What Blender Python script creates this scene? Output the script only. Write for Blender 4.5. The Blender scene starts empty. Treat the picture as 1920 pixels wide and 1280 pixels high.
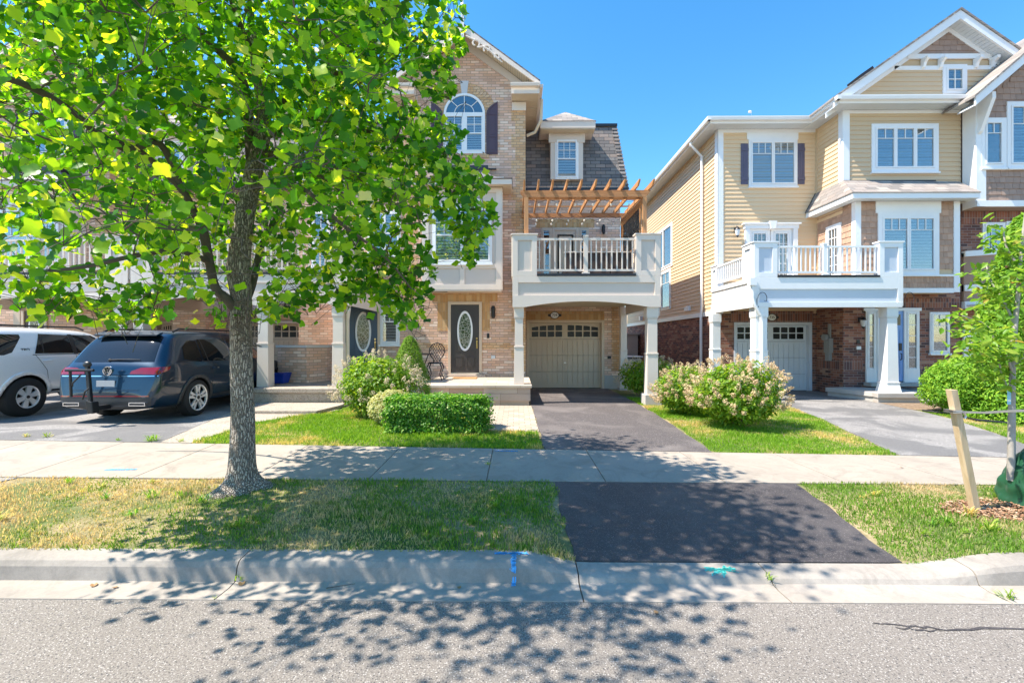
import bpy, math, random
import numpy as np
from mathutils import Vector, Matrix
from mathutils.bvhtree import BVHTree
from mathutils.geometry import delaunay_2d_cdt, tessellate_polygon
R = math.radians
random.seed(7); rng = np.random.default_rng(11)
sc = bpy.context.scene
col = sc.collection
# ------------------------------------------------------------ camera, sky, sun
HC = 1.85
YAW = 0.0094
cam_d = bpy.data.cameras.new('camera'); cam = bpy.data.objects.new('camera', cam_d); col.objects.link(cam)
cam.location = (0, 0, HC); cam.rotation_euler = (R(90), 0, YAW)
cam_d.sensor_width = 36; cam_d.lens = 15.99; cam_d.clip_start = 0.05; cam_d.clip_end = 3000
sc.camera = cam
SUN = Vector((1.0, 0.20, -1.62)).normalized()        # direction the light travels
el = math.asin(-SUN.z); az = math.atan2(-SUN.x, -SUN.y)   # azimuth clockwise from +Y
w = bpy.data.worlds.new('World'); sc.world = w; w.use_nodes = True
nt = w.node_tree; bg = nt.nodes['Background']
sky = nt.nodes.new('ShaderNodeTexSky'); sky.sky_type = 'NISHITA'; sky.sun_disc = False
sky.sun_elevation = el; sky.sun_rotation = az; sky.air_density = 1.1; sky.dust_density = 0.2; sky.ozone_density = 2.2; sky.altitude = 100
hs = nt.nodes.new('ShaderNodeHueSaturation'); hs.inputs['Saturation'].default_value = 1.33; hs.inputs['Hue'].default_value = .494; hs.inputs['Value'].default_value = 1.0
nt.links.new(sky.outputs[0], hs.inputs['Color']); nt.links.new(hs.outputs[0], bg.inputs[0]); bg.inputs[1].default_value = 0.14
sl = bpy.data.lights.new('sun', 'SUN'); sl.energy = 4.9; sl.angle = R(0.53); sl.color = (1, 0.92, 0.80)
so = bpy.data.objects.new('sun', sl); col.objects.link(so); so.location = (-20, -5, 40)
so.rotation_euler = SUN.to_track_quat('-Z', 'Y').to_euler()
sc.view_settings.view_transform = 'Standard'; sc.view_settings.look = 'None'; sc.view_settings.gamma = 1
sc.view_settings.exposure = 1.15
sc.render.engine = 'CYCLES'
sc.cycles.max_bounces = 8; sc.cycles.transparent_max_bounces = 12
# ------------------------------------------------------------ photo -> world
cy, sy = math.cos(YAW), math.sin(YAW)
def X(px, Y):
    t = (px-960)/853.0
    return Y*(t*cy-sy)/(cy+t*sy)
def Z(py, Y, px=960):
    d = Y*cy - X(px, Y)*sy
    return HC-(py-640)/853.0*d
def proj(x, y, z):
    d = y*cy-x*sy
    return 960+853*(x*cy+y*sy)/d, 640-853*(z-HC)/d
# ------------------------------------------------------------ objects
WL = {}
def wl(o): return WL.get(o.name, Vector((0, 0, 0))) if o else Vector((0, 0, 0))
def tag(o, label=None, cat=None, group=None, kind=None):
    if label: o['label'] = label
    if cat: o['category'] = cat
    if group: o['group'] = group
    if kind: o['kind'] = kind
    return o
def thing(name, loc, label, cat, group=None, rz=0):
    o = bpy.data.objects.new(name, None); col.objects.link(o); o.location = loc; o.rotation_euler.z = rz
    o.empty_display_size = .2
    WL[o.name] = Vector(loc); return tag(o, label, cat, group)
def children(o): return [c for c in bpy.data.objects if c.parent == o]
def copy_tree(o, parent=None):
    c = o.copy(); col.objects.link(c); c.parent = parent
    WL[c.name] = wl(o)
    for ch in children(o): copy_tree(ch, c)
    return c
class Fr:                                            # wall frame: u along the wall, w outwards, z up
    def __init__(s, O, U, N): s.O, s.U, s.N = Vector(O), Vector(U), Vector(N)
    def p(s, u, w_, z): return s.O+s.U*u+s.N*w_+Vector((0, 0, z))
def front(Y): return Fr((0, Y, 0), (1, 0, 0), (0, -1, 0))
def leftf(Xp): return Fr((Xp, 0, 0), (0, 1, 0), (-1, 0, 0))
def rightf(Xp): return Fr((Xp, 0, 0), (0, 1, 0), (1, 0, 0))
SPLIT = set('quoin band_course shake_siding garage_door_window soldier_course corner_board siding eave_fascia eave_soffit gable_bracket concrete_footing vent_cover gutter bay_frame outlet_cover brick_wall gable_band fascia soffit window_pillar door_seam'.split())
class MB:
    def __init__(s): s.v = []; s.f = []
    def add(s, vs, fs):
        n = len(s.v); s.v += [tuple(p) for p in vs]; s.f += [tuple(i+n for i in f) for f in fs]; return s
    def box(s, x0, x1, y0, y1, z0, z1):
        return s.add([(x, y, z) for z in (z0, z1) for y in (y0, y1) for x in (x0, x1)],
            [(0, 2, 3, 1), (4, 5, 7, 6), (0, 1, 5, 4), (2, 6, 7, 3), (0, 4, 6, 2), (1, 3, 7, 5)])
    def fb(s, F, u0, u1, w0, w1, z0, z1):
        return s.add([F.p(u, w_, z) for z in (z0, z1) for w_ in (w0, w1) for u in (u0, u1)],
            [(0, 2, 3, 1), (4, 5, 7, 6), (0, 1, 5, 4), (2, 6, 7, 3), (0, 4, 6, 2), (1, 3, 7, 5)])
    def fp(s, F, pts, w0, w1):                       # extruded polygon (u,z) on a wall frame
        n = len(pts); a = [F.p(u, w0, z) for u, z in pts]; b = [F.p(u, w1, z) for u, z in pts]
        return s.add(a+b, [tuple(range(n)), tuple(range(2*n-1, n-1, -1))]+[(i, (i+1) % n, n+(i+1) % n, n+i) for i in range(n)])
    def ring(s, F, outer, inner, w0, w1):            # extruded strip between two open/closed polylines of equal length
        n = len(outer); vs = []
        for w_ in (w0, w1):
            vs += [F.p(u, w_, z) for u, z in outer]+[F.p(u, w_, z) for u, z in inner]
        fs = []
        for i in range(n-1):
            a, b, c, d = i, i+1, n+i+1, n+i
            fs += [(a, b, c, d), (2*n+a, 2*n+d, 2*n+c, 2*n+b), (a, 2*n+a, 2*n+b, b), (d, c, 2*n+c, 2*n+d)]
        fs += [(0, n, 3*n, 2*n), (n-1, 3*n-1, 4*n-1, 2*n-1)]
        return s.add(vs, fs)
    def prism(s, pts, d):                            # polygon of 3D points extruded by vector
        n = len(pts); d = Vector(d); a = [Vector(p) for p in pts]
        return s.add(a+[p+d for p in a], [tuple(range(n)), tuple(range(2*n-1, n-1, -1))]+[(i, (i+1) % n, n+(i+1) % n, n+i) for i in range(n)])
    def tube(s, pts, rad, k=8, cap=True):
        pts = [Vector(p) for p in pts]; n = len(pts)
        if not isinstance(rad, (list, tuple)): rad = [rad]*n
        vs = []; ref = None
        for i, p in enumerate(pts):
            t = (pts[min(i+1, n-1)]-pts[max(i-1, 0)])
            t = t.normalized() if t.length > 1e-9 else Vector((0, 0, 1))
            if ref is None: ref = Vector((1, 0, 0)) if abs(t.x) < .8 else Vector((0, 1, 0))
            a = (ref-t*ref.dot(t)).normalized(); b = t.cross(a); ref = a
            vs += [p+(a*math.cos(2*math.pi*j/k)+b*math.sin(2*math.pi*j/k))*rad[i] for j in range(k)]
        fs = [(i*k+j, i*k+(j+1) % k, (i+1)*k+(j+1) % k, (i+1)*k+j) for i in range(n-1) for j in range(k)]
        if cap: fs += [tuple(range(k-1, -1, -1)), tuple((n-1)*k+j for j in range(k))]
        return s.add(vs, fs)
    def lathe(s, c, prof, k=24, axis='z'):           # prof: (r, h)
        vs = []
        for r, h in prof:
            for j in range(k):
                a = 2*math.pi*j/k; x, y = r*math.cos(a), r*math.sin(a)
                p = (x, y, h) if axis == 'z' else ((h, x, y) if axis == 'x' else (y, h, x))
                vs.append((c[0]+p[0], c[1]+p[1], c[2]+p[2]))
        n = len(prof)
        return s.add(vs, [(i*k+j, i*k+(j+1) % k, (i+1)*k+(j+1) % k, (i+1)*k+j) for i in range(n-1) for j in range(k)])
    def ball(s, c, r, k=10, m=6, sx=1, sy=1, sz=1):
        vs = []
        for i in range(m+1):
            t = math.pi*i/m
            for j in range(k):
                a = 2*math.pi*j/k
                vs.append((c[0]+r*sx*math.sin(t)*math.cos(a), c[1]+r*sy*math.sin(t)*math.sin(a), c[2]+r*sz*math.cos(t)))
        return s.add(vs, [(i*k+j, (i+1)*k+j, (i+1)*k+(j+1) % k, i*k+(j+1) % k) for i in range(m) for j in range(k)])
    def mesh(s, name, org):
        me = bpy.data.meshes.new(name)
        v = np.array(s.v, float)-np.array(org); me.from_pydata(v.tolist(), [], s.f); me.update(); return me
    def clusters(s, gap=.06):
        par = list(range(len(s.v)))
        def find(i):
            while par[i] != i: par[i] = par[par[i]]; i = par[i]
            return i
        for f in s.f:
            r0 = find(f[0])
            for i in f[1:]: par[find(i)] = r0
        isl = {}
        for i in range(len(s.v)): isl.setdefault(find(i), []).append(i)
        ks = list(isl); V = np.array(s.v); B = [(V[isl[k]].min(0)-gap/2, V[isl[k]].max(0)+gap/2) for k in ks]
        if len(ks) > 2500: return [s]
        lo, hi = np.array([b[0] for b in B]), np.array([b[1] for b in B]); lab = [-1]*len(ks); n = 0
        for i in range(len(ks)):
            if lab[i] >= 0: continue
            st = [i]; lab[i] = n
            while st:
                j = st.pop()
                for q in np.nonzero((lo <= hi[j]).all(1) & (hi >= lo[j]).all(1))[0]:
                    if lab[q] < 0: lab[q] = n; st.append(q)
            n += 1
        out = [MB() for _ in range(n)]; mp = {}
        for k, l in zip(ks, lab):
            for i in isl[k]: mp[i] = (l, len(out[l].v)); out[l].v.append(s.v[i])
        for f in s.f: out[mp[f[0]][0]].f.append(tuple(mp[i][1] for i in f))
        return out
    def build(s, name, mat, parent=None, label=None, smooth=False, bevel=0, fix=True, weld=False):
        if not s.v: return None
        if name in SPLIT and len(s.v) > 8:
            c = s.clusters()
            if 1 < len(c) <= 60:
                for q in c: o = q._build(name, mat, parent, label, smooth, bevel, fix, weld)
                return o
        return s._build(name, mat, parent, label, smooth, bevel, fix, weld)
    def _build(s, name, mat, parent=None, label=None, smooth=False, bevel=0, fix=True, weld=False):
        v = np.array(s.v); lo, hi = v.min(0), v.max(0)
        org = Vector(((lo[0]+hi[0])/2, (lo[1]+hi[1])/2, lo[2]))
        me = s.mesh(name, org)
        if fix:
            import bmesh
            bm = bmesh.new(); bm.from_mesh(me)
            if weld: bmesh.ops.remove_doubles(bm, verts=bm.verts, dist=1e-5)
            bmesh.ops.recalc_face_normals(bm, faces=bm.faces); bm.to_mesh(me); bm.free()
        o = bpy.data.objects.new(name, me); col.objects.link(o); me.materials.append(mat)
        if smooth: me.polygons.foreach_set('use_smooth', [True]*len(me.polygons))
        if smooth == 'auto':
            import bmesh
            bm = bmesh.new(); bm.from_mesh(me)
            for e in bm.edges: e.smooth = e.is_manifold and e.calc_face_angle(0) < R(38)
            bm.to_mesh(me); bm.free()
        o.parent = parent; o.location = org-wl(parent); WL[o.name] = org
        if bevel:
            b = o.modifiers.new('bevel', 'BEVEL'); b.width = bevel; b.segments = 2; b.limit_method = 'ANGLE'
        if label: o['label'] = label
        return o
def npmesh(name, V, F, mat, parent=None, k=3, smooth=False):   # fast mesh from arrays, F is (n,k) or list for ngons
    org = Vector(((V[:, 0].min()+V[:, 0].max())/2, (V[:, 1].min()+V[:, 1].max())/2, V[:, 2].min()))
    me = bpy.data.meshes.new(name); V = V-np.array(org)
    me.vertices.add(len(V)); me.vertices.foreach_set('co', V.ravel().astype(np.float32))
    nf = len(F); me.loops.add(nf*k); me.loops.foreach_set('vertex_index', F.ravel().astype(np.int32))
    me.polygons.add(nf); me.polygons.foreach_set('loop_start', np.arange(0, nf*k, k, dtype=np.int32))
    me.polygons.foreach_set('loop_total', np.full(nf, k, dtype=np.int32))
    if smooth: me.polygons.foreach_set('use_smooth', np.ones(nf, dtype=bool))
    me.update(calc_edges=True); me.validate()
    o = bpy.data.objects.new(name, me); col.objects.link(o); me.materials.append(mat)
    o.parent = parent; o.location = org-wl(parent); WL[o.name] = org
    return o
# ------------------------------------------------------------ materials
class NT:
    def __init__(s, name, rough=.6):
        s.m = bpy.data.materials.new(name); s.m.use_nodes = True; s.t = s.m.node_tree
        s.b = s.t.nodes['Principled BSDF']; s.b.inputs['Roughness'].default_value = rough
        s.g = s.n('ShaderNodeNewGeometry')
        s.pos = s.g.outputs['Position']
    def n(s, typ, **kw):
        nd = s.t.nodes.new(typ)
        for k, v in kw.items(): setattr(nd, k, v)
        return nd
    def put(s, sock, v):
        if isinstance(v, bpy.types.NodeSocket): s.t.links.new(v, sock)
        elif v is not None:
            if sock.type == 'RGBA' and len(v) == 3: v = (*v, 1)
            sock.default_value = v
    def math(s, op, a, b=None, c=None):
        nd = s.n('ShaderNodeMath', operation=op); s.put(nd.inputs[0], a)
        if b is not None: s.put(nd.inputs[1], b)
        if c is not None: s.put(nd.inputs[2], c)
        return nd.outputs[0]
    def mix(s, f, a, b, typ='MIX'):
        nd = s.n('ShaderNodeMix', data_type='RGBA', blend_type=typ)
        s.put(nd.inputs[0], f); s.put(nd.inputs[6], a); s.put(nd.inputs[7], b); return nd.outputs[2]
    def noise(s, scale, detail=3, vec=None, rough=.5, dist=0):
        nd = s.n('ShaderNodeTexNoise'); s.put(nd.inputs['Vector'], vec or s.pos)
        nd.inputs['Scale'].default_value = scale; nd.inputs['Detail'].default_value = detail
        nd.inputs['Roughness'].default_value = rough; nd.inputs['Distortion'].default_value = dist
        return nd.outputs['Fac']
    def ramp(s, f, stops, interp='LINEAR'):
        nd = s.n('ShaderNodeValToRGB'); cr = nd.color_ramp; cr.interpolation = interp
        while len(cr.elements) < len(stops): cr.elements.new(.5)
        for e, (p, c) in zip(cr.elements, stops):
            e.position = p; e.color = (*c, 1) if len(c) == 3 else c
        s.put(nd.inputs[0], f); return nd.outputs[0]
    def sep(s, v=None):
        nd = s.n('ShaderNodeSeparateXYZ'); s.put(nd.inputs[0], v or s.pos); return nd.outputs
    def comb(s, x, y, z=0.0):
        nd = s.n('ShaderNodeCombineXYZ'); s.put(nd.inputs[0], x); s.put(nd.inputs[1], y); s.put(nd.inputs[2], z); return nd.outputs[0]
    def white(s, v):
        nd = s.n('ShaderNodeTexWhiteNoise', noise_dimensions='3D'); s.put(nd.inputs['Vector'], v); return nd.outputs['Value']
    def bump(s, h, strength=.5, dist=.01):
        nd = s.n('ShaderNodeBump'); s.put(nd.inputs['Height'], h)
        nd.inputs['Strength'].default_value = strength; nd.inputs['Distance'].default_value = dist
        s.put(s.b.inputs['Normal'], nd.outputs[0]); return nd.outputs[0]
    def uv(s):                                        # wall coordinates (along, up) in metres by face direction
        P = s.sep(); N = s.sep(s.g.outputs['True Normal'])
        ax = s.math('GREATER_THAN', s.math('ABSOLUTE', N[0]), .7)
        az_ = s.math('GREATER_THAN', s.math('ABSOLUTE', N[2]), .85)
        mx = s.n('ShaderNodeMix', data_type='FLOAT'); s.put(mx.inputs[0], ax); s.put(mx.inputs[2], P[0]); s.put(mx.inputs[3], P[1])
        mz = s.n('ShaderNodeMix', data_type='FLOAT'); s.put(mz.inputs[0], az_); s.put(mz.inputs[2], P[2]); s.put(mz.inputs[3], P[1])
        return mx.outputs[0], mz.outputs[0]
    def col(s, c): s.put(s.b.inputs['Base Color'], c)
def bricks(name, cols, mortar, bw=.25, bh=.08, m=.011, rough=.85, shift=.5, var=.25, bump=.7, vert=False):
    t = NT(name, rough); u, v = t.uv()
    if vert: u, v = v, u
    row = t.math('FLOOR', t.math('DIVIDE', v, bh))
    off = t.math('MULTIPLY', t.math('MODULO', t.math('ABSOLUTE', row), 2.0), bw*shift)
    us = t.math('DIVIDE', t.math('ADD', t.math('ADD', u, 50.0), off), bw)
    ci = t.math('FLOOR', us); rnd = t.white(t.comb(ci, row, 3.7)); rnd2 = t.white(t.comb(ci, row, 9.1))
    fu = t.math('FRACT', us); fv = t.math('FRACT', t.math('DIVIDE', v, bh))
    mask = t.math('MAXIMUM', t.math('LESS_THAN', fu, m/bw), t.math('LESS_THAN', t.math('ADD', fv, 0.0), m/bh))
    n = len(cols); c = t.ramp(rnd, [(i/n, cc) for i, cc in enumerate(cols)], 'CONSTANT')
    sp = t.noise(60, 3); big = t.noise(1.3, 3)
    val = t.math('ADD', t.math('MULTIPLY', rnd2, var), t.math('ADD', t.math('MULTIPLY', sp, .35), t.math('MULTIPLY', big, .3)))
    val = t.math('ADD', val, 1-var/2-.325)
    hsv = t.n('ShaderNodeHueSaturation'); t.put(hsv.inputs['Color'], c); t.put(hsv.inputs['Value'], val)
    t.col(t.mix(mask, hsv.outputs[0], mortar))
    t.bump(t.math('ADD', t.math('MULTIPLY', mask, -1.0), t.math('MULTIPLY', sp, .5)), bump, .008)
    return t.m
def plain(name, c, rough=.5, var=.08, scale=3, metal=0, bump=0, coat=0, spec=None):
    t = NT(name, rough)
    n = t.noise(scale, 4); f = t.noise(scale*13, 2)
    k = t.math('ADD', t.math('MULTIPLY', n, .7), t.math('MULTIPLY', f, .3))
    t.col(t.ramp(k, [(.25, tuple(x*(1-var) for x in c)), (.75, tuple(min(1, x*(1+var)) for x in c))]))
    t.b.inputs['Metallic'].default_value = metal
    if coat: t.b.inputs['Coat Weight'].default_value = coat; t.b.inputs['Coat Roughness'].default_value = .03
    if spec is not None: t.b.inputs['Specular IOR Level'].default_value = spec
    if bump: t.bump(t.noise(scale*20, 3), bump, .004)
    return t.m
M = {}
M['brick'] = bricks('tan_brick', [(.70, .45, .325), (.74, .51, .39), (.60, .385, .28), (.80, .62, .50), (.70, .43, .29), (.64, .43, .34)], (.42, .30, .22), .25, .079, m=.014, var=.2)
M['quoin'] = bricks('ochre_brick', [(.62, .38, .20), (.66, .42, .23), (.57, .33, .17), (.64, .44, .28)], (.36, .25, .17), .20, .079, m=.013, var=.12)
M['soldier'] = bricks('ochre_soldier_brick', [(.50, .27, .11), (.56, .32, .14), (.47, .27, .12), (.56, .36, .18)], (.5, .34, .2), .25, .079, m=.008, vert=True, shift=0, var=.1)
M['redbrick'] = bricks('red_brown_brick', [(.20, .075, .05), (.26, .10, .065), (.15, .06, .05), (.30, .13, .085), (.10, .05, .045), (.23, .09, .055), (.34, .19, .13)], (.30, .24, .21), .25, .079)
M['redsoldier'] = bricks('red_soldier_brick', [(.20, .075, .05), (.26, .10, .065), (.12, .055, .05), (.28, .12, .08)], (.30, .24, .21), .25, .079, vert=True, shift=0)
M['shingle'] = bricks('grey_brown_shingles', [(.16, .145, .14), (.20, .175, .16), (.13, .12, .12), (.24, .19, .165), (.18, .165, .16)], (.035, .033, .035), .33, .125, m=.012, var=.3, bump=1)
M['shinglelt'] = bricks('tan_grey_shingles', [(.27, .235, .215), (.32, .27, .24), (.23, .205, .19), (.34, .30, .265)], (.11, .10, .095), .33, .12, m=.008, var=.3, bump=1)
M['cream'] = plain('cream_painted_trim', (.71, .61, .525), .5, .03)
M['creamdk'] = plain('cream_panel_infill', (.62, .54, .475), .6, .03)
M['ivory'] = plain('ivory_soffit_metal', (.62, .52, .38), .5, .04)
M['white'] = plain('white_vinyl_trim', (.80, .80, .80), .4, .03)
M['whitepanel'] = plain('pale_blue_grey_panel', (.55, .60, .68), .5, .03)
M['taupe'] = plain('taupe_garage_paint', (.56, .445, .33), .5, .04)
M['taupedk'] = plain('taupe_frame_paint', (.60, .47, .35), .5, .04)
M['whitegar'] = plain('pale_grey_garage_paint', (.60, .64, .69), .5, .03)
M['door'] = plain('charcoal_door_paint', (.05, .042, .040), .5, .06)
M['navy'] = plain('navy_door_paint', (.03, .065, .11), .35, .06)
M['bluedoor'] = plain('sky_blue_door_paint', (.20, .36, .68), .4, .04)
M['browndoor'] = plain('dark_brown_door_paint', (.06, .035, .025), .4, .1)
M['black'] = plain('black_metal', (.012, .012, .014), .4, .1)
M['ironwhite'] = plain('iron_dark', (.03, .03, .035), .35, .1, metal=.6)
M['brass'] = plain('aged_brass', (.55, .38, .15), .3, .1, metal=1)
M['steel'] = plain('brushed_steel', (.55, .55, .56), .3, .06, metal=1)
M['shutter'] = plain('plum_shutter', (.085, .045, .06), .4, .1)
M['shutter2'] = plain('slate_purple_shutter', (.10, .09, .14), .5, .1)
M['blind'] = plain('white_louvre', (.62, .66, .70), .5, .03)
M['dark'] = plain('dark_interior', (.018, .022, .028), .7, .1)
M['room'] = plain('dim_room', (.06, .09, .13), .7, .2, 1)
M['stone'] = plain('pink_beige_stone', (.45, .36, .29), .8, .25, 2.2, bump=.4)
M['stonetop'] = bricks('porch_flagstones', [(.45, .37, .29), (.50, .42, .34), (.42, .35, .28)], (.22, .17, .13), .6, .42, m=.008, var=.1)
M['keystone'] = plain('grey_keystone', (.55, .55, .57), .7, .05)
M['concrete'] = plain('weathered_concrete', (.46, .43, .40), .85, .12, 4, bump=.3)
M['metalroof'] = plain('grey_sheet_roof', (.17, .17, .18), .5, .05)
M['flash'] = plain('black_flashing', (.012, .013, .018), .4, .1)
M['brownpanel'] = plain('brown_stucco', (.36, .235, .175), .85, .06, bump=.3)
M['wicker'] = plain('brown_wicker', (.055, .038, .032), .8, .3, 30, bump=.5)
M['rubber'] = plain('black_rubber', (.012, .012, .013), .75, .2, 8)
M['plastic'] = plain('dark_grey_plastic', (.035, .036, .04), .5, .1)
M['chrome'] = plain('chrome', (.80, .81, .83), .12, .02, metal=1)
M['alloy'] = plain('alloy_rim', (.78, .78, .79), .3, .03, metal=.5)
M['redlens'] = plain('red_lens', (.22, .003, .006), .12, .2, 9, coat=1)
M['plate'] = plain('plate_grey', (.42, .44, .48), .5, .02)
M['bulb'] = plain('bulb_glass', (.75, .72, .65), .1, .02)
M['paintblue'] = plain('blue_marking_paint', (.10, .42, .80), .8, .2, 12)
M['paintteal'] = plain('teal_marking_paint', (.06, .50, .45), .8, .25, 12)
M['bluebin'] = plain('blue_bin_plastic', (.01, .05, .42), .4, .1)
def carpaint(name, c):
    t = NT(name, .28); t.col(c); t.b.inputs['Metallic'].default_value = .55
    t.b.inputs['Coat Weight'].default_value = 1; t.b.inputs['Coat Roughness'].default_value = .02
    fl = t.noise(900, 1); t.put(t.b.inputs['Roughness'], t.math('ADD', t.math('MULTIPLY', fl, .15), .22)); return t.m
M['carblue'] = carpaint('metallic_blue_paint', (.0008, .021, .050, 1))
M['carsilver'] = carpaint('silver_paint', (.84, .85, .87, 1)); M['carsilver'].node_tree.nodes['Principled BSDF'].inputs['Metallic'].default_value = .15
def glassmat(name, tint, refl, rough=.02):
    t = NT(name); tr = t.n('ShaderNodeBsdfTransparent'); tr.inputs[0].default_value = (*tint, 1)
    gl = t.n('ShaderNodeBsdfGlossy'); gl.inputs['Roughness'].default_value = rough; gl.inputs[0].default_value = (.80, .82, .83, 1)
    lw = t.n('ShaderNodeLayerWeight'); lw.inputs[0].default_value = .4
    f = t.math('MULTIPLY_ADD', lw.outputs['Fresnel'], .6, refl)
    bp = t.n('ShaderNodeBump'); t.put(bp.inputs['Height'], t.noise(1.7, 2)); bp.inputs['Strength'].default_value = .06; bp.inputs['Distance'].default_value = .02
    t.put(gl.inputs['Normal'], bp.outputs[0])
    mx = t.n('ShaderNodeMixShader'); t.put(mx.inputs[0], t.math('MINIMUM', f, 1.0)); t.put(mx.inputs[1], tr.outputs[0]); t.put(mx.inputs[2], gl.outputs[0])
    t.put(t.t.nodes['Material Output'].inputs[0], mx.outputs[0]); return t.m
M['glass'] = glassmat('window_glass', (.84, .88, .90), .11)
M['darkglass'] = plain('dark_small_panes', (.010, .011, .012), .25, .1, spec=.25)
def solidglass(name, c, refl):
    t = NT(name, .03); t.col(c); t.b.inputs['Specular IOR Level'].default_value = refl; t.b.inputs['Coat Weight'].default_value = 1
    t.b.inputs['Coat Roughness'].default_value = .01; return t.m
M['carglass'] = solidglass('tinted_car_glass', (.006, .009, .012, 1), .5); M['carglass'].node_tree.nodes['Principled BSDF'].inputs['Coat Weight'].default_value = .25
M['leaded'] = NT('leaded_door_glass', .08).m
def _leaded():
    t = NT('leaded_glass', .08)
    vo = t.n('ShaderNodeTexVoronoi', feature='DISTANCE_TO_EDGE'); t.put(vo.inputs['Vector'], t.pos); vo.inputs['Scale'].default_value = 11
    k = t.math('LESS_THAN', vo.outputs['Distance'], .055)
    nz = t.noise(5, 2)
    t.col(t.mix(k, t.ramp(nz, [(.3, (.02, .035, .02)), (.5, (.045, .075, .035)), (.72, (.16, .20, .18))]), (.36, .37, .33)))
    return t.m
M['leaded'] = _leaded()
def _wood(name, a, b, axis):
    t = NT(name, .6); P = t.sep()
    sc_ = [14, 14, 14]; sc_[axis] = 1.0
    v = t.comb(t.math('MULTIPLY', P[0], float(sc_[0])), t.math('MULTIPLY', P[1], float(sc_[1])), t.math('MULTIPLY', P[2], float(sc_[2])))
    n = t.noise(1.5, 5, v, .6, .6); t.col(t.ramp(n, [(.3, a), (.7, b)])); t.bump(n, .2, .003); return t.m
M['cedar'] = _wood('cedar_stain', (.34, .15, .055), (.52, .26, .11), 0)
M['cedary'] = _wood('cedar_stain_rafters', (.34, .15, .055), (.55, .28, .12), 1)
M['cedarz'] = _wood('cedar_stain_posts', (.40, .18, .07), (.58, .30, .13), 2)
M['pine'] = _wood('raw_pine', (.42, .30, .17), (.60, .46, .30), 2)
def siding(name, c, c2):
    t = NT(name, .55); z = t.sep()[2]; n = t.noise(.8, 3); f = t.noise(25, 2)
    t.col(t.mix(t.math('ADD', t.math('MULTIPLY', n, .7), t.math('MULTIPLY', f, .3)), c, c2)); return t.m
M['siding'] = siding('yellow_tan_vinyl', (.69, .50, .305), (.75, .55, .34))
M['sidingb'] = siding('beige_vinyl', (.58, .425, .26), (.63, .47, .295))
def _shake(name, c, v=.3):
    t = NT(name, .8); k = t.g.outputs['Random Per Island']; n = t.noise(9, 3)
    hsv = t.n('ShaderNodeHueSaturation'); hsv.inputs['Color'].default_value = (*c, 1)
    t.put(hsv.inputs['Value'], t.math('ADD', t.math('MULTIPLY', k, v), t.math('ADD', t.math('MULTIPLY', n, .3), .85-v/2))); t.col(hsv.outputs[0]); return t.m
M['shake'] = _shake('brown_shake', (.45, .285, .20))
M['shakedk'] = _shake('taupe_shake', (.34, .235, .185), .2)
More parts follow.
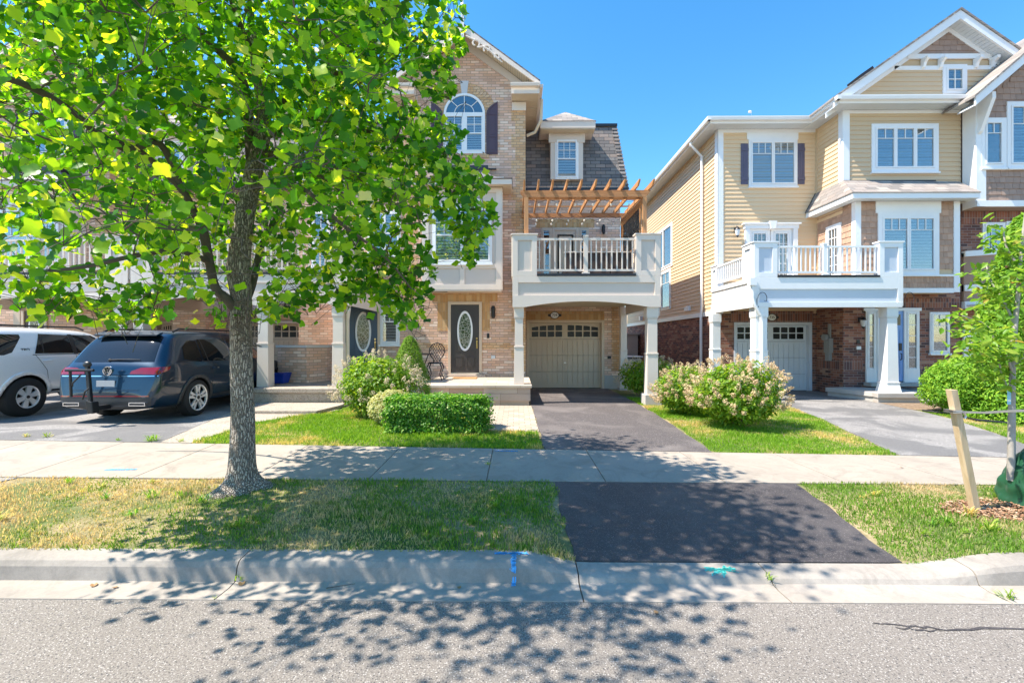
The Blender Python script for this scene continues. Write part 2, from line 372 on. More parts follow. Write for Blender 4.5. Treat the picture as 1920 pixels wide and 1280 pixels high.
def ground_mats():
    t = NT('road_asphalt', .9)
    sp = t.noise(95, 2, rough=.7); sp2 = t.noise(240, 2, rough=.8); big = t.noise(.7, 4); mid = t.noise(6, 4)
    vo = t.n('ShaderNodeTexVoronoi'); t.put(vo.inputs['Vector'], t.pos); vo.inputs['Scale'].default_value = 105; vo.inputs['Randomness'].default_value = 1
    cell = t.sep(vo.outputs['Color'])[0]
    base = t.ramp(sp, [(.32, (.12, .103, .09)), (.5, (.205, .180, .158)), (.66, (.29, .26, .23))])
    base = t.mix(t.math('MULTIPLY', t.math('GREATER_THAN', cell, .84), t.math('LESS_THAN', vo.outputs['Distance'], .42)), base, (.42, .39, .36))
    base = t.mix(t.math('MULTIPLY', t.math('LESS_THAN', cell, .10), t.math('LESS_THAN', vo.outputs['Distance'], .5)), base, (.07, .065, .065))
    k = t.math('ADD', t.math('MULTIPLY', big, .35), t.math('MULTIPLY', mid, .15))
    hsv = t.n('ShaderNodeHueSaturation'); t.put(hsv.inputs['Color'], base); t.put(hsv.inputs['Value'], t.math('ADD', k, .78)); t.col(hsv.outputs[0])
    t.bump(t.math('ADD', sp, t.math('MULTIPLY', sp2, .6)), .8, .006); M['road'] = t.m
    t = NT('sealed_driveway_asphalt', .62)
    sp = t.noise(110, 3, rough=.7); big = t.noise(1.1, 4, dist=.5); vo = t.n('ShaderNodeTexVoronoi'); t.put(vo.inputs['Vector'], t.pos); vo.inputs['Scale'].default_value = 40
    c = t.ramp(sp, [(.3, (.026, .022, .023)), (.62, (.072, .062, .063))])
    c = t.mix(t.ramp(big, [(.48, (0, 0, 0)), (.75, (.55, .55, .55))]), c, (.125, .108, .105))
    c = t.mix(t.math('MULTIPLY', t.math('LESS_THAN', vo.outputs['Distance'], .16), t.math('GREATER_THAN', t.sep(vo.outputs['Color'])[1], .72)), c, (.26, .23, .21))
    v2 = t.n('ShaderNodeTexVoronoi'); t.put(v2.inputs['Vector'], t.pos); v2.inputs['Scale'].default_value = 85
    c = t.mix(t.math('MULTIPLY', t.math('LESS_THAN', v2.outputs['Distance'], .4), t.math('GREATER_THAN', t.sep(v2.outputs['Color'])[0], .72)), c, (.135, .12, .115))
    md = t.noise(5, 5, rough=.6); c = t.mix(t.ramp(md, [(.5, (0, 0, 0)), (.72, (.45, .45, .45))]), c, (.13, .112, .105))
    t.col(c); t.bump(sp, .7, .005); M['seal'] = t.m
    t = NT('faded_driveway_asphalt', .85); sp = t.noise(110, 3, rough=.7); big = t.noise(.8, 5, dist=1.2)
    c = t.ramp(sp, [(.33, (.045, .037, .038)), (.66, (.125, .108, .105))]); v2 = t.n('ShaderNodeTexVoronoi'); t.put(v2.inputs['Vector'], t.pos); v2.inputs['Scale'].default_value = 60
    c = t.mix(t.math('MULTIPLY', t.math('LESS_THAN', v2.outputs['Distance'], .4), t.math('GREATER_THAN', t.sep(v2.outputs['Color'])[0], .7)), c, (.20, .18, .17))
    t.col(t.mix(t.ramp(big, [(.48, (0, 0, 0)), (.66, (.65, .65, .65))]), c, (.19, .165, .155))); t.bump(sp, .6, .005); M['fade'] = t.m
    t = NT('aged_driveway_asphalt', .9)
    sp = t.noise(110, 3, rough=.7); big = t.noise(.9, 4, dist=.8)
    c = t.ramp(sp, [(.35, (.12, .113, .11)), (.65, (.34, .32, .305))]); v2 = t.n('ShaderNodeTexVoronoi'); t.put(v2.inputs['Vector'], t.pos); v2.inputs['Scale'].default_value = 70
    c = t.mix(t.math('MULTIPLY', t.math('LESS_THAN', v2.outputs['Distance'], .42), t.math('GREATER_THAN', t.sep(v2.outputs['Color'])[0], .75)), c, (.44, .42, .40))
    t.col(t.mix(t.ramp(big, [(.46, (0, 0, 0)), (.56, (.75, .75, .75))]), c, t.ramp(sp, [(.35, (.07, .068, .07)), (.65, (.16, .155, .155))]))); t.bump(sp, .6, .005); M['oldasph'] = t.m
    def conc(name, c, k=.14, fleck=.0):
        t = NT(name, .88); a = t.noise(1.6, 5); b = t.noise(28, 4, rough=.65); e = t.noise(150, 2)
        v = t.math('ADD', t.math('MULTIPLY', a, .5), t.math('ADD', t.math('MULTIPLY', b, .3), t.math('MULTIPLY', e, .2)))
        cc = t.ramp(v, [(.35, tuple(x*(1-k) for x in c)), (.65, tuple(x*(1+k) for x in c))])
        st = t.noise(2.3, 7, rough=.72, dist=1.4)
        cc = t.mix(t.ramp(st, [(.50, (0, 0, 0)), (.70, (.6, .6, .6))]), cc, tuple(x*.55 for x in c))
        if fleck:
            vo = t.n('ShaderNodeTexVoronoi'); t.put(vo.inputs['Vector'], t.pos); vo.inputs['Scale'].default_value = 60
            cc = t.mix(t.math('MULTIPLY', t.math('LESS_THAN', vo.outputs['Distance'], .45), fleck), cc, t.ramp(t.sep(vo.outputs['Color'])[0], [(.3, (.16, .12, .09)), (.7, (.5, .44, .38))]))
        t.col(cc); t.bump(b, .35, .004); return t.m
    M['walk'] = conc('sidewalk_concrete', (.345, .295, .245)); M['kerb'] = conc('kerb_concrete', (.31, .275, .24), .22); M['gutter'] = conc('gutter_concrete', (.35, .305, .262), .16)
    M['aggregate'] = conc('exposed_aggregate', (.38, .32, .26), .15, .75)
    M['pavers'] = bricks('interlocking_pavers', [(.40, .33, .255), (.44, .37, .29), (.37, .31, .24)], (.15, .12, .09), .22, .15, m=.008, var=.12)
    t = NT('lawn_soil', .95); a = t.noise(1.2, 5); b = t.noise(22, 4)
    t.col(t.mix(t.ramp(a, [(.40, (0, 0, 0)), (.6, (1, 1, 1))]), t.ramp(b, [(.3, (.07, .10, .022)), (.7, (.12, .15, .04))]), t.ramp(b, [(.3, (.24, .18, .09)), (.7, (.40, .31, .18))])))
    t.bump(b, .8, .02); M['soil'] = t.m
    t = NT('bare_earth', .95); b = t.noise(18, 5); t.col(t.ramp(b, [(.3, (.14, .09, .055)), (.7, (.30, .22, .15))])); t.bump(b, 1, .02); M['earth'] = t.m
ground_mats()
def leafmat(name, stops, trans, tmix=.45, rough=.45, dry=None, spec=.35):
    t = NT(name, rough); k = t.g.outputs['Random Per Island']
    c = t.ramp(k, stops)
    if dry:
        n = t.noise(*dry[0]); n2 = t.noise(9, 3)
        nn = t.math('ADD', t.math('MULTIPLY', n, .72), t.math('MULTIPLY', n2, .28))
        xr = t.math('ADD', nn, t.math('MULTIPLY', t.math('SUBTRACT', k, .5), .10))
        f = t.ramp(xr, [(dry[2], (0, 0, 0)), (dry[3], (1, 1, 1))])
        if len(dry) > 4:                              # extra dryness towards the left end of the verge
            P = t.sep(); gx = t.ramp(t.math('MULTIPLY_ADD', P[0], -.25, -.62), [(0, (0, 0, 0)), (1, (1, 1, 1))])
            yy = t.math('LESS_THAN', P[1], 5.6)
            f = t.ramp(t.math('ADD', xr, t.math('MULTIPLY', t.math('MULTIPLY', gx, yy), dry[4])), [(dry[2], (0, 0, 0)), (dry[3], (1, 1, 1))])
        c = t.mix(f, c, t.ramp(k, [(0, tuple(x*.8 for x in dry[1])), (1, tuple(x*1.2 for x in dry[1]))]))
    t.col(c); t.b.inputs['Specular IOR Level'].default_value = spec
    tl = t.n('ShaderNodeBsdfTranslucent')
    t.put(tl.inputs[0], t.mix(1.0, c, trans, 'MULTIPLY'))
    mx = t.n('ShaderNodeMixShader'); mx.inputs[0].default_value = tmix
    t.put(mx.inputs[1], t.b.outputs[0]); t.put(mx.inputs[2], tl.outputs[0]); t.put(t.t.nodes['Material Output'].inputs[0], mx.outputs[0])
    return t.m
M['tulip'] = leafmat('tulip_tree_leaf', [(0, (.015, .085, .010)), (.3, (.04, .17, .012)), (.6, (.10, .29, .014)), (.88, (.22, .42, .025)), (.96, (.34, .50, .05)), (1, (.45, .52, .30))], (4.3, 2.9, .7), .54, .38)
M['grass'] = leafmat('lawn_grass', [(0, (.085, .20, .016)), (.6, (.15, .28, .028)), (1, (.25, .36, .06))], (2.0, 1.8, 1.0), .4, .6, ((.75, 4), (.52, .41, .25), .50, .60, .17))
M['grasslush'] = leafmat('lush_lawn_grass', [(0, (.11, .25, .012)), (.6, (.18, .35, .018)), (1, (.27, .42, .04))], (2.0, 1.8, 1.0), .4, .6, ((1.2, 4), (.55, .45, .19), .51, .63))
M['hydleaf'] = leafmat('hydrangea_leaf', [(0, (.08, .19, .012)), (.6, (.16, .30, .02)), (1, (.30, .42, .04))], (2.4, 2.0, .8), .42)
M['hydflower'] = leafmat('pink_cream_floret', [(0, (.58, .33, .20)), (.4, (.68, .48, .29)), (1, (.76, .68, .40))], (1, 1, 1), .3)
M['hydcream'] = leafmat('cream_floret', [(0, (.62, .50, .32)), (.5, (.72, .64, .45)), (1, (.70, .50, .38))], (1, 1, 1), .3)
M['boxleaf'] = leafmat('boxwood_leaf', [(0, (.03, .12, .012)), (.5, (.08, .24, .02)), (.88, (.20, .38, .03)), (1, (.40, .50, .18))], (2.0, 2.0, 1), .35)
M['varleaf'] = leafmat('variegated_leaf', [(0, (.30, .36, .10)), (.5, (.50, .52, .24)), (1, (.66, .62, .38))], (1.3, 1.2, .8), .4)
M['spruce'] = leafmat('spruce_needles', [(0, (.12, .26, .012)), (1, (.26, .40, .03))], (1.4, 1.3, 1), .25, .6)
M['yew'] = leafmat('yew_needles', [(0, (.08, .22, .012)), (.6, (.18, .36, .02)), (1, (.32, .48, .04))], (1.8, 1.7, .9), .35, .6)
M['young'] = leafmat('young_tree_leaf', [(0, (.09, .22, .015)), (.6, (.18, .33, .03)), (.97, (.32, .42, .06)), (1, (.4, .15, .05))], (2.0, 1.8, 1), .45)
M['dryleaf'] = leafmat('dry_leaf', [(0, (.32, .14, .05)), (1, (.50, .32, .16))], (1, 1, 1), .2)
M['mulch'] = leafmat('wood_chips', [(0, (.16, .07, .035)), (.5, (.34, .18, .10)), (1, (.55, .40, .27))], (1, 1, 1), .02, .9)
def _bark():
    t = NT('tulip_bark', .95); P = t.sep()
    v = t.comb(t.math('MULTIPLY', P[0], 6.0), t.math('MULTIPLY', P[1], 6.0), t.math('MULTIPLY', P[2], 1.1))
    w_ = t.n('ShaderNodeTexVoronoi', feature='DISTANCE_TO_EDGE'); w_.inputs['Scale'].default_value = 9
    vv = t.n('ShaderNodeVectorMath', operation='ADD'); t.put(vv.inputs[0], v)
    nz = t.n('ShaderNodeTexNoise'); t.put(nz.inputs['Vector'], t.pos); nz.inputs['Scale'].default_value = 14; nz.inputs['Detail'].default_value = 4
    ms = t.n('ShaderNodeVectorMath', operation='SCALE'); t.put(ms.inputs[0], nz.outputs['Color']); ms.inputs['Scale'].default_value = .22
    t.put(vv.inputs[1], ms.outputs[0]); t.put(w_.inputs['Vector'], vv.outputs[0])
    e = t.ramp(w_.outputs['Distance'], [(0, (0, 0, 0)), (.20, (1, 1, 1))])
    f = t.noise(90, 4); big = t.noise(2.5, 3)
    c = t.mix(e, (.15, .12, .10), t.ramp(f, [(.3, (.38, .315, .26)), (.7, (.64, .54, .45))]))
    t.col(t.mix(t.ramp(big, [(.5, (0, 0, 0)), (.8, (.5, .5, .5))]), c, (.20, .17, .10)))
    t.bump(t.math('ADD', e, t.math('MULTIPLY', f, .4)), 1, .02); return t.m
M['bark'] = _bark()
M['twig'] = plain('smooth_branch_bark', (.11, .085, .065), .9, .3, 12, bump=.3)
M['paletrunk'] = plain('pale_young_bark', (.34, .31, .28), .85, .25, 14, bump=.4)
def _tarp():
    t = NT('green_woven_tarp', .6); u = t.noise(3, 3)
    t.col(t.ramp(u, [(.3, (.003, .050, .020)), (.7, (.007, .085, .033))])); t.b.inputs['Coat Weight'].default_value = .3; t.bump(t.noise(200, 1), .2, .002); return t.m
M['tarp'] = _tarp()
# ------------------------------------------------------------ ground, road, paving
def sm(a, b, x):
    t = np.clip((np.asarray(x, float)-a)/(b-a), 0, 1); return t*t*(3-2*t)
def kh(x): return .05+.095*(1-sm(.05, .55, x))+.095*sm(3.05, 3.95, x)
def G(x, y):
    x = np.asarray(x, float); y = np.asarray(y, float); xc = np.clip(x, -12, 12)
    zf = .20-.005*xc; zb = .22-.015*xc; z9 = .29-np.where(xc < 0, .002, .007)*xc
    k = kh(x)+.008
    z = np.where(y < 5.35, k+(zf-k)*np.clip((y-3.69)/1.66, 0, 1),
        np.where(y < 6.85, zf+(zb-zf)*np.clip((y-5.35)/1.5, 0, 1),
        np.where(y < 9.5, zb+(z9-zb)*np.clip((y-6.85)/2.65, 0, 1), z9+.02*np.clip((y-9.5)/3, 0, 1))))
    return z
def g1(x, y): return float(G(x, y))
def strip(mb, ys, xl, xr, dz=.016, nx=8, skirt=.03):
    ys = np.asarray(ys, float); rows = []
    for y in ys:
        a, b = xl(y), xr(y); xs = np.linspace(a, b, nx+1)
        rows.append([(x, y, g1(x, y)+dz) for x in xs])
    vs = [p for r in rows for p in r]; m = nx+1
    fs = [(i*m+j, i*m+j+1, (i+1)*m+j+1, (i+1)*m+j) for i in range(len(rows)-1) for j in range(nx)]
    mb.add(vs, fs)
    bd = [rows[0][j] for j in range(m)]+[rows[i][-1] for i in range(1, len(rows))]+[rows[-1][j] for j in range(m-2, -1, -1)]+[rows[i][0] for i in range(len(rows)-2, 0, -1)]
    n = len(bd); mb.add(bd+[(p[0], p[1], p[2]-skirt) for p in bd], [(i, (i+1) % n, n+(i+1) % n, n+i) for i in range(n)])
def struct(o): o['kind'] = 'structure'; return o
# soil sheet
xs = np.concatenate([[-1500, -200, -40], np.arange(-20, 20.01, .25), [40, 200, 1500]])
ysg = np.concatenate([np.array([3.695]), np.arange(3.75, 16, .2), [20, 40, 120, 1500]])
gx, gy = np.meshgrid(xs, ysg); gz = G(gx, gy)
V = np.stack([gx.ravel(), gy.ravel(), gz.ravel()], 1); nx_, ny_ = len(xs), len(ysg)
ii, jj = np.meshgrid(np.arange(ny_-1), np.arange(nx_-1), indexing='ij'); a = (ii*nx_+jj).ravel()
struct(npmesh('ground', V, np.stack([a, a+1, a+nx_+1, a+nx_], 1), M['soil'], k=4))
mb = MB(); xr_ = [-1500, -60, -12, -6, 0, 6, 12, 60, 1500]
for i in range(8):
    for (ya, yb, za, zb_) in ((-1500, -4, -.0, -.0), (-4, 3.24, 0, 0)):
        mb.add([(xr_[i], ya, za), (xr_[i+1], ya, za), (xr_[i+1], yb, zb_), (xr_[i], yb, zb_)], [(0, 1, 2, 3)])
struct(mb.build('road', M['road'], fix=False))
# kerb and gutter in cast lengths with open joints
joints = [-60, -30, -14.5, -11.2, -8, -5, -2.16, .48, 1.95, 3.5, 5.1, 6.8, 9, 12, 20, 60]
kb, gt = MB(), MB()
for i in range(len(joints)-1):
    a, b = joints[i]+.005, joints[i+1]-.005; n = max(2, int((min(b, 15)-max(a, -15))/.12)) if b > -15 and a < 15 else 2
    X_ = np.linspace(a, b, n+1); vs = []; vg = []
    for x in X_:
        k = float(kh(x)); jx = .004*math.sin(x*3.1)
        vs += [(x, 3.475, -.10), (x, 3.475+jx, .006), (x, 3.50+jx, k*.72), (x, 3.525+jx, k*.96), (x, 3.55+jx, k+.004), (x, 3.69, k+.014), (x, 3.69, -.10)]
        vg += [(x, 3.235, -.10), (x, 3.235, .006), (x, 3.40, -.002), (x, 3.478, .008), (x, 3.478, -.10)]
    for mb_, vv, m in ((kb, vs, 7), (gt, vg, 5)):
        fs = [(q*m+j, q*m+j+1, (q+1)*m+j+1, (q+1)*m+j) for q in range(n) for j in range(m-1)]
        fs += [tuple(range(m)), tuple(n*m+j for j in range(m-1, -1, -1))]
        mb_.add(vv, fs)
struct(kb.build('kerb', M['kerb'])); struct(gt.build('gutter', M['gutter']))
mb = MB()
mb.box(-60, 60, 3.23, 3.70, -.2, -.03); struct(mb.build('kerb_bedding', M['earth']))
# sidewalk slabs
sj = [-40, -20] + [1.05-1.4*k for k in range(12, 0, -1)] + [1.05+1.4*k for k in range(0, 10)] + [20, 40]
mb = MB()
for a, b in zip(sj[:-1], sj[1:]): strip(mb, np.linspace(5.35, 6.85, 5), lambda y: a+.006, lambda y: b-.006, .014, 6, .06)
struct(mb.build('sidewalk', M['walk']))
mb = MB(); strip(mb, np.linspace(5.345, 6.855, 5), lambda y: -40, lambda y: 40, .003, 160, 0); struct(mb.build('sidewalk_bedding', M['earth'], fix=False))
# driveways
lin = lambda pts: (lambda y: float(np.interp(y, [p[0] for p in pts], [p[1] for p in pts])))
D1L = lin([(6.85, .43), (11, .37), (15.1, .30)]); D1R = lin([(6.85, 2.95), (11, 3.02), (15.1, 3.02)])
mb = MB(); wob = lambda f, s: (lambda y: f(y)+.012*math.sin(y*5+s)+.008*math.sin(y*13+s))
strip(mb, np.linspace(6.87, 14.97, 45), wob(D1L, 0), wob(D1R, 2), .016, 12)
struct(mb.build('driveway', M['fade']))
A1L = lin([(3.69, .47), (5.35, .44)]); A1R = lin([(3.69, 3.10), (5.35, 3.27)])
mb = MB(); strip(mb, np.linspace(3.70, 5.335, 24), wob(A1L, 1), wob(A1R, 3), .012, 14); struct(mb.build('driveway_apron', M['seal']))
D2L = lin([(6.85, 5.75), (11.2, 6.68), (14.8, 7.1)]); D2R = lin([(6.85, 8.15), (8.5, 8.75), (10.3, 9.25), (14.8, 9.75)])
mb = MB(); strip(mb, np.linspace(6.87, 14.78, 45), wob(D2L, 0), wob(D2R, 5), .016, 12); struct(mb.build('driveway', M['oldasph']))
D3R = lin([(6.85, -5.42), (10, -6.25), (15, -6.6)])
mb = MB(); strip(mb, np.linspace(6.87, 15, 45), lambda y: -16, wob(D3R, 5), .016, 40); struct(mb.build('driveway', M['oldasph']))
mb = MB(); strip(mb, np.linspace(3.70, 5.335, 24), lambda y: -12.5, lin([(3.69, -6.6), (5.35, -5.9)]), .012, 30); struct(mb.build('driveway_apron', M['oldasph']))
AGR = lin([(6.85, -4.95), (8.6, -4.97), (9.7, -4.3), (10.2, -3.9)])
mb = MB(); strip(mb, np.linspace(6.87, 10.2, 20), lambda y: D3R(y)+.012, AGR, .018, 8); struct(mb.build('path', M['aggregate']))
mb = MB(); strip(mb, np.linspace(8.05, 10.9, 12), lambda y: -.62, lambda y: D1L(y)-.012, .018, 6); struct(mb.build('paver_path', M['pavers']))
mb = MB(); strip(mb, np.linspace(8.3, 9.1, 5), lin([(8.3, -3.0), (9.1, -3.5)]), lin([(8.3, -1.9), (9.1, -1.6)]), .012, 6); struct(mb.build('bare_soil', M['earth'], fix=False))
mb = MB(); strip(mb, np.linspace(10.8, 12.2, 5), lambda y: 9.4, lambda y: 15, .012, 6); struct(mb.build('garden_soil', M['earth'], fix=False))
# cracks in the road and the kerb
def crack(mb, pts, w_, z0, y_noise=.012):
    P = []
    for (a, b) in zip(pts[:-1], pts[1:]):
        for t in np.linspace(0, 1, 10, endpoint=False):
            P.append((a[0]+(b[0]-a[0])*t+random.uniform(-1, 1)*y_noise*.4, a[1]+(b[1]-a[1])*t+random.uniform(-1, 1)*y_noise))
    P.append(pts[-1]); n = len(P); vs = []
    for i, (x, y) in enumerate(P):
        k = w_*(.35+.65*math.sin(math.pi*min(1, i/n+.1)))*random.uniform(.6, 1.3)
        vs += [(x, y-k, z0(x, y)), (x, y+k, z0(x, y))]
    mb.add(vs, [(2*i, 2*i+2, 2*i+3, 2*i+1) for i in range(n-1)])
mb = MB(); crack(mb, [(2.35, 3.02), (2.75, 2.95), (3.6, 2.98), (5.2, 3.0)], .009, lambda x, y: .004)
crack(mb, [(2.45, 2.96), (2.72, 2.93)], .006, lambda x, y: .004); struct(mb.build('road_crack', M['seal'], fix=False))
# spray-painted utility marks on the concrete
def kz(x, y): return float(np.interp(y, [3.24, 3.40, 3.478, 3.5, 3.525, 3.55, 3.69], [.006, -.002, .008, .72*float(kh(x)), .96*float(kh(x)), float(kh(x))+.004, float(kh(x))+.014]))
def spray(name, strokes, mat, label, zf, w_=.018, dens=1.0):
    mb = MB(); r = random.Random(3)
    for (x0, y0, x1, y1) in strokes:
        L = math.hypot(x1-x0, y1-y0)
        for i in range(int(L*900*dens)):
            t = r.random(); x = x0+(x1-x0)*t+r.gauss(0, w_*.5); y = y0+(y1-y0)*t+r.gauss(0, w_*.35); s = r.uniform(.003, .009)
            a = r.uniform(0, 6.28); vs = []
            for q in range(5):
                xx, yy = x+s*math.cos(a+q*1.257), y+s*math.sin(a+q*1.257); vs.append((xx, yy, zf(xx, yy)+.004))
            mb.add(vs, [(0, 1, 2, 3, 4)])
    return tag(mb.build(name, mat, fix=False), label, 'paint mark')
spray('paint_mark', [(-.16, 3.64, .09, 3.64), (-.02, 3.64, -.02, 3.44)], M['paintblue'], 'bright blue sprayed letter T on the kerb left of the black apron', kz, .018, 1.1)
spray('paint_mark', [(1.5, 3.62, 1.72, 3.56), (1.52, 3.53, 1.7, 3.62), (1.6, 3.52, 1.66, 3.64), (1.48, 3.58, 1.72, 3.6)], M['paintteal'], 'teal sprayed scribble on the lowered kerb before the black apron', kz, .015, .7)
wz = lambda x, y: g1(x, y)+.014
spray('paint_mark', [(-5.1, 5.62, -4.75, 5.64)], M['paintblue'], 'faded light blue sprayed dash on the sidewalk left of the tree trunk', wz, .03, .9)
spray('paint_mark', [(-.3, 6.72, .02, 6.70)], M['paintblue'], 'faded blue sprayed dash on the sidewalk at the lawn edge before the hedge', wz, .03, .9)
# ------------------------------------------------------------ grass
def blades(name, regions, mat, label, hmin, hmax, wd, seed, lean=.5):
    r = np.random.default_rng(seed); PX, PY = [], []
    for (y0, y1, xl, xr, dens, excl) in regions:
        wmax = max(abs(xr(y)-xl(y)) for y in np.linspace(y0, y1, 8)); n = int(dens*wmax*(y1-y0))
        y = r.uniform(y0, y1, n); t = r.uniform(0, 1, n)
        l = np.array([xl(v) for v in y]); rr = np.array([xr(v) for v in y])
        x = l+(rr-l)*t; keep = r.uniform(0, 1, n) < (rr-l)/wmax
        if excl is not None: keep &= ~excl(x, y, r)
        PX.append(x[keep]); PY.append(y[keep])
    x = np.concatenate(PX); y = np.concatenate(PY); n = len(x)
    patch = .5+.5*np.sin(x*2.3+np.sin(y*3.1)*2)*np.sin(y*2.7+x*1.1+1)
    h = r.uniform(hmin, hmax, n)*(.6+.7*patch); wd_ = wd*r.uniform(.6, 1.3, n)
    z = G(x, y)-.004; a = r.uniform(0, 2*np.pi, n); dx, dy = np.cos(a), np.sin(a)
    la = r.uniform(0, 2*np.pi, n); ll = h*r.uniform(.1, 1.3, n)*lean; lx, ly = np.cos(la)*ll, np.sin(la)*ll
    V = np.empty((n, 5, 3))
    V[:, 0] = np.stack([x-dx*wd_, y-dy*wd_, z], 1); V[:, 1] = np.stack([x+dx*wd_, y+dy*wd_, z], 1)
    V[:, 2] = np.stack([x-dx*wd_*.8+lx*.4, y-dy*wd_*.8+ly*.4, z+h*.6], 1); V[:, 3] = np.stack([x+dx*wd_*.8+lx*.4, y+dy*wd_*.8+ly*.4, z+h*.6], 1)
    V[:, 4] = np.stack([x+lx, y+ly, z+h*(1-.25*lean)], 1)
    b = (np.arange(n)*5)[:, None]
    F = np.concatenate([b+[0, 1, 3], b+[0, 3, 2], b+[2, 3, 4]]).astype(int)
    o = npmesh(name, V.reshape(-1, 3), F, mat); tag(o, label, 'grass', kind='stuff'); return o
def bald(x, y, r):                                   # thin spots in the verge
    v = np.sin(x*3.1+1.3*np.sin(y*4))*np.sin(y*5.2+x*1.7)+.6*np.sin(x*9+y*7); dryl = np.clip((-x-2.3)/3, 0, 1)*.25
    ex = r.uniform(0, 1, len(x)) < np.clip(.12+.35*(v < -.35)+dryl, 0, .75)
    ex |= ((x+3.05)**2+(y-5.08)**2 < .035)
    return ex
def mulchx(x, y, r): return ((x-5.35)/1.15)**2+((y-4.55)/.36)**2 < r.uniform(.6, 1.1, len(x))
c_ = lambda v: (lambda y: v)
blades('grass', [(3.66, 5.37, c_(-6.6), lambda y: .43+.05*math.sin(y*9), 5200, bald), (3.66, 5.37, c_(-13), c_(-12.5), 2000, None),
    (3.67, 5.37, lambda y: A1R(y)+.02+.03*math.sin(y*11), c_(9), 4600, mulchx)], M['grass'],
    'patchy green and straw coloured grass of the verge between kerb and sidewalk', .018, .055, .0040, 1)
blades('grass', [(6.87, 10.7, lambda y: AGR(y)+.0, lin([(6.85, .40), (8.05, .38), (8.06, -.62), (10.7, -.62)]), 3600, None)], M['grasslush'],
    'bright green front lawn around the clipped hedge and shrubs', .035, .085, .0045, 2)
blades('grass', [(6.87, 12.6, lambda y: D1R(y)+.03+.03*math.sin(y*7), lambda y: D2L(y)-.04, 3300, None), (12.6, 17, c_(3.9), c_(6.5), 1500, None)], M['grasslush'],
    'light green grass strip between the two driveways under the hydrangeas', .03, .07, .0045, 3)
blades('grass', [(6.87, 10.6, lambda y: D2R(y)+.05, c_(15), 2200, None)], M['grasslush'], 'mown grass right of the grey driveway behind the young tree', .03, .06, .0045, 4)
# mulch chips
r = np.random.default_rng(5); n = 5200
th = r.uniform(0, 2*np.pi, n); rr = np.sqrt(r.uniform(0, 1, n)); x = 5.35+1.12*rr*np.cos(th); y = 4.55+.34*rr*np.sin(th); z = G(x, y)+r.uniform(.002, .035, n)
a = r.uniform(0, 6.28, n); L = r.uniform(.006, .022, n); W_ = L*r.uniform(.2, .5, n); tz = r.uniform(-.4, .4, n)*L
V = np.empty((n, 4, 3)); ca, sa = np.cos(a), np.sin(a)
for q, (s1, s2) in enumerate(((-1, -1), (1, -1), (1, 1), (-1, 1))):
    V[:, q] = np.stack([x+ca*L*s1-sa*W_*s2, y+sa*L*s1+ca*W_*s2, z+tz*s1+.3*W_*s2], 1)
tag(npmesh('mulch', V.reshape(-1, 3), np.arange(n*4).reshape(-1, 4), M['mulch'], k=4), 'brown wood chip mulch bed around the staked young tree', 'mulch', kind='stuff')
# weeds, fallen leaves and twigs
def weed(x, y, s, label, zf=None, mat='grasslush', n=26):
    mb = MB(); z = (zf or (lambda a, b: g1(a, b)+.015))(x, y); rr = random.Random(int(x*97+y*31))
    for i in range(n):
        a = rr.uniform(0, 6.28); l = s*rr.uniform(.5, 1.1); up = rr.uniform(.2, .9)*s; c, d = math.cos(a), math.sin(a); w_ = s*.055
        p = Vector((x+rr.gauss(0, s*.25), y+rr.gauss(0, s*.2), z)); e = Vector((c*l*.9, d*l*.9, up)); m = Vector((c*l*.5, d*l*.5, up*.8)); sd = Vector((-d, c, 0))*w_
        mb.add([p-sd*.5, p+sd*.5, p+m+sd, p+m-sd, p+e*1.0], [(0, 1, 2, 3), (3, 2, 4)])
    tag(mb.build('weed', M[mat], fix=False), label, 'weed')
weed(X(48, 7.1), 7.1, .08, 'small green weed at the driveway edge, leftmost on the sidewalk seam')
weed(X(88, 7.1), 7.1, .09, 'second small green weed from the left along the driveway edge')
weed(X(283, 6.95), 6.95, .12, 'leafy green weed tuft where driveway meets sidewalk left of the trunk', n=40)
weed(X(222, 6.95), 6.95, .05, 'tiny weed at the sidewalk seam behind the blue car')
weed(X(338, 6.93), 6.93, .07, 'small reddish weed tuft at the foot of the aggregate path')
weed(X(448, 3.48), 3.48, .06, 'short grass sprout in the kerb crack below the trunk', kz, n=14)
weed(X(1440, 3.5), 3.5, .06, 'dark grass sprout in the kerb joint before the black apron', kz, n=16)
weed(X(1890, 3.3), 3.3, .08, 'pale dry weed in the gutter at the right edge', kz, 'grass', n=18)
weed(X(402, 3.25), 3.25, .025, 'yellow green moss tuft at the gutter edge below the tree', kz, n=12)
weed(X(918, 6.4), 6.0, .05, 'thin weed growing in the sidewalk joint before the hedge', wz, n=20)
rw = random.Random(8)
for i in range(26):
    x, y = (rw.uniform(-5.5, .3), rw.uniform(3.8, 5.25)) if i < 18 else (rw.uniform(3.5, 4.6), rw.uniform(3.95, 5.2))
    weed(x, y, rw.uniform(.06, .12), 'low broadleaf weed clump growing in the verge grass', lambda a, b: g1(a, b)+.01, rw.choice(['grasslush', 'boxleaf', 'grasslush']), 22)
    col.objects[-1]['group'] = 'broadleaf weeds in the verge'
def fleaf(x, y, s, label, zf):
    z = zf(x, y)+.006; a = random.uniform(0, 6.28); mb = MB()
    pts = [(0, 0), (.4, .1), (.5, .5), (.35, .9), (0, .75), (-.3, .95), (-.5, .5), (-.35, .1)]
    mb.add([(x+s*(u*math.cos(a)-v*math.sin(a)), y+s*(u*math.sin(a)+v*math.cos(a)), z+s*(.35*abs(u)+.15*v*v)) for u, v in pts], [(0, 1, 2, 3, 4), (0, 4, 5, 6, 7)])
    tag(mb.build('fallen_leaf', M['dryleaf'], fix=False), label, 'fallen leaf', 'dry leaves fallen on kerb and road')
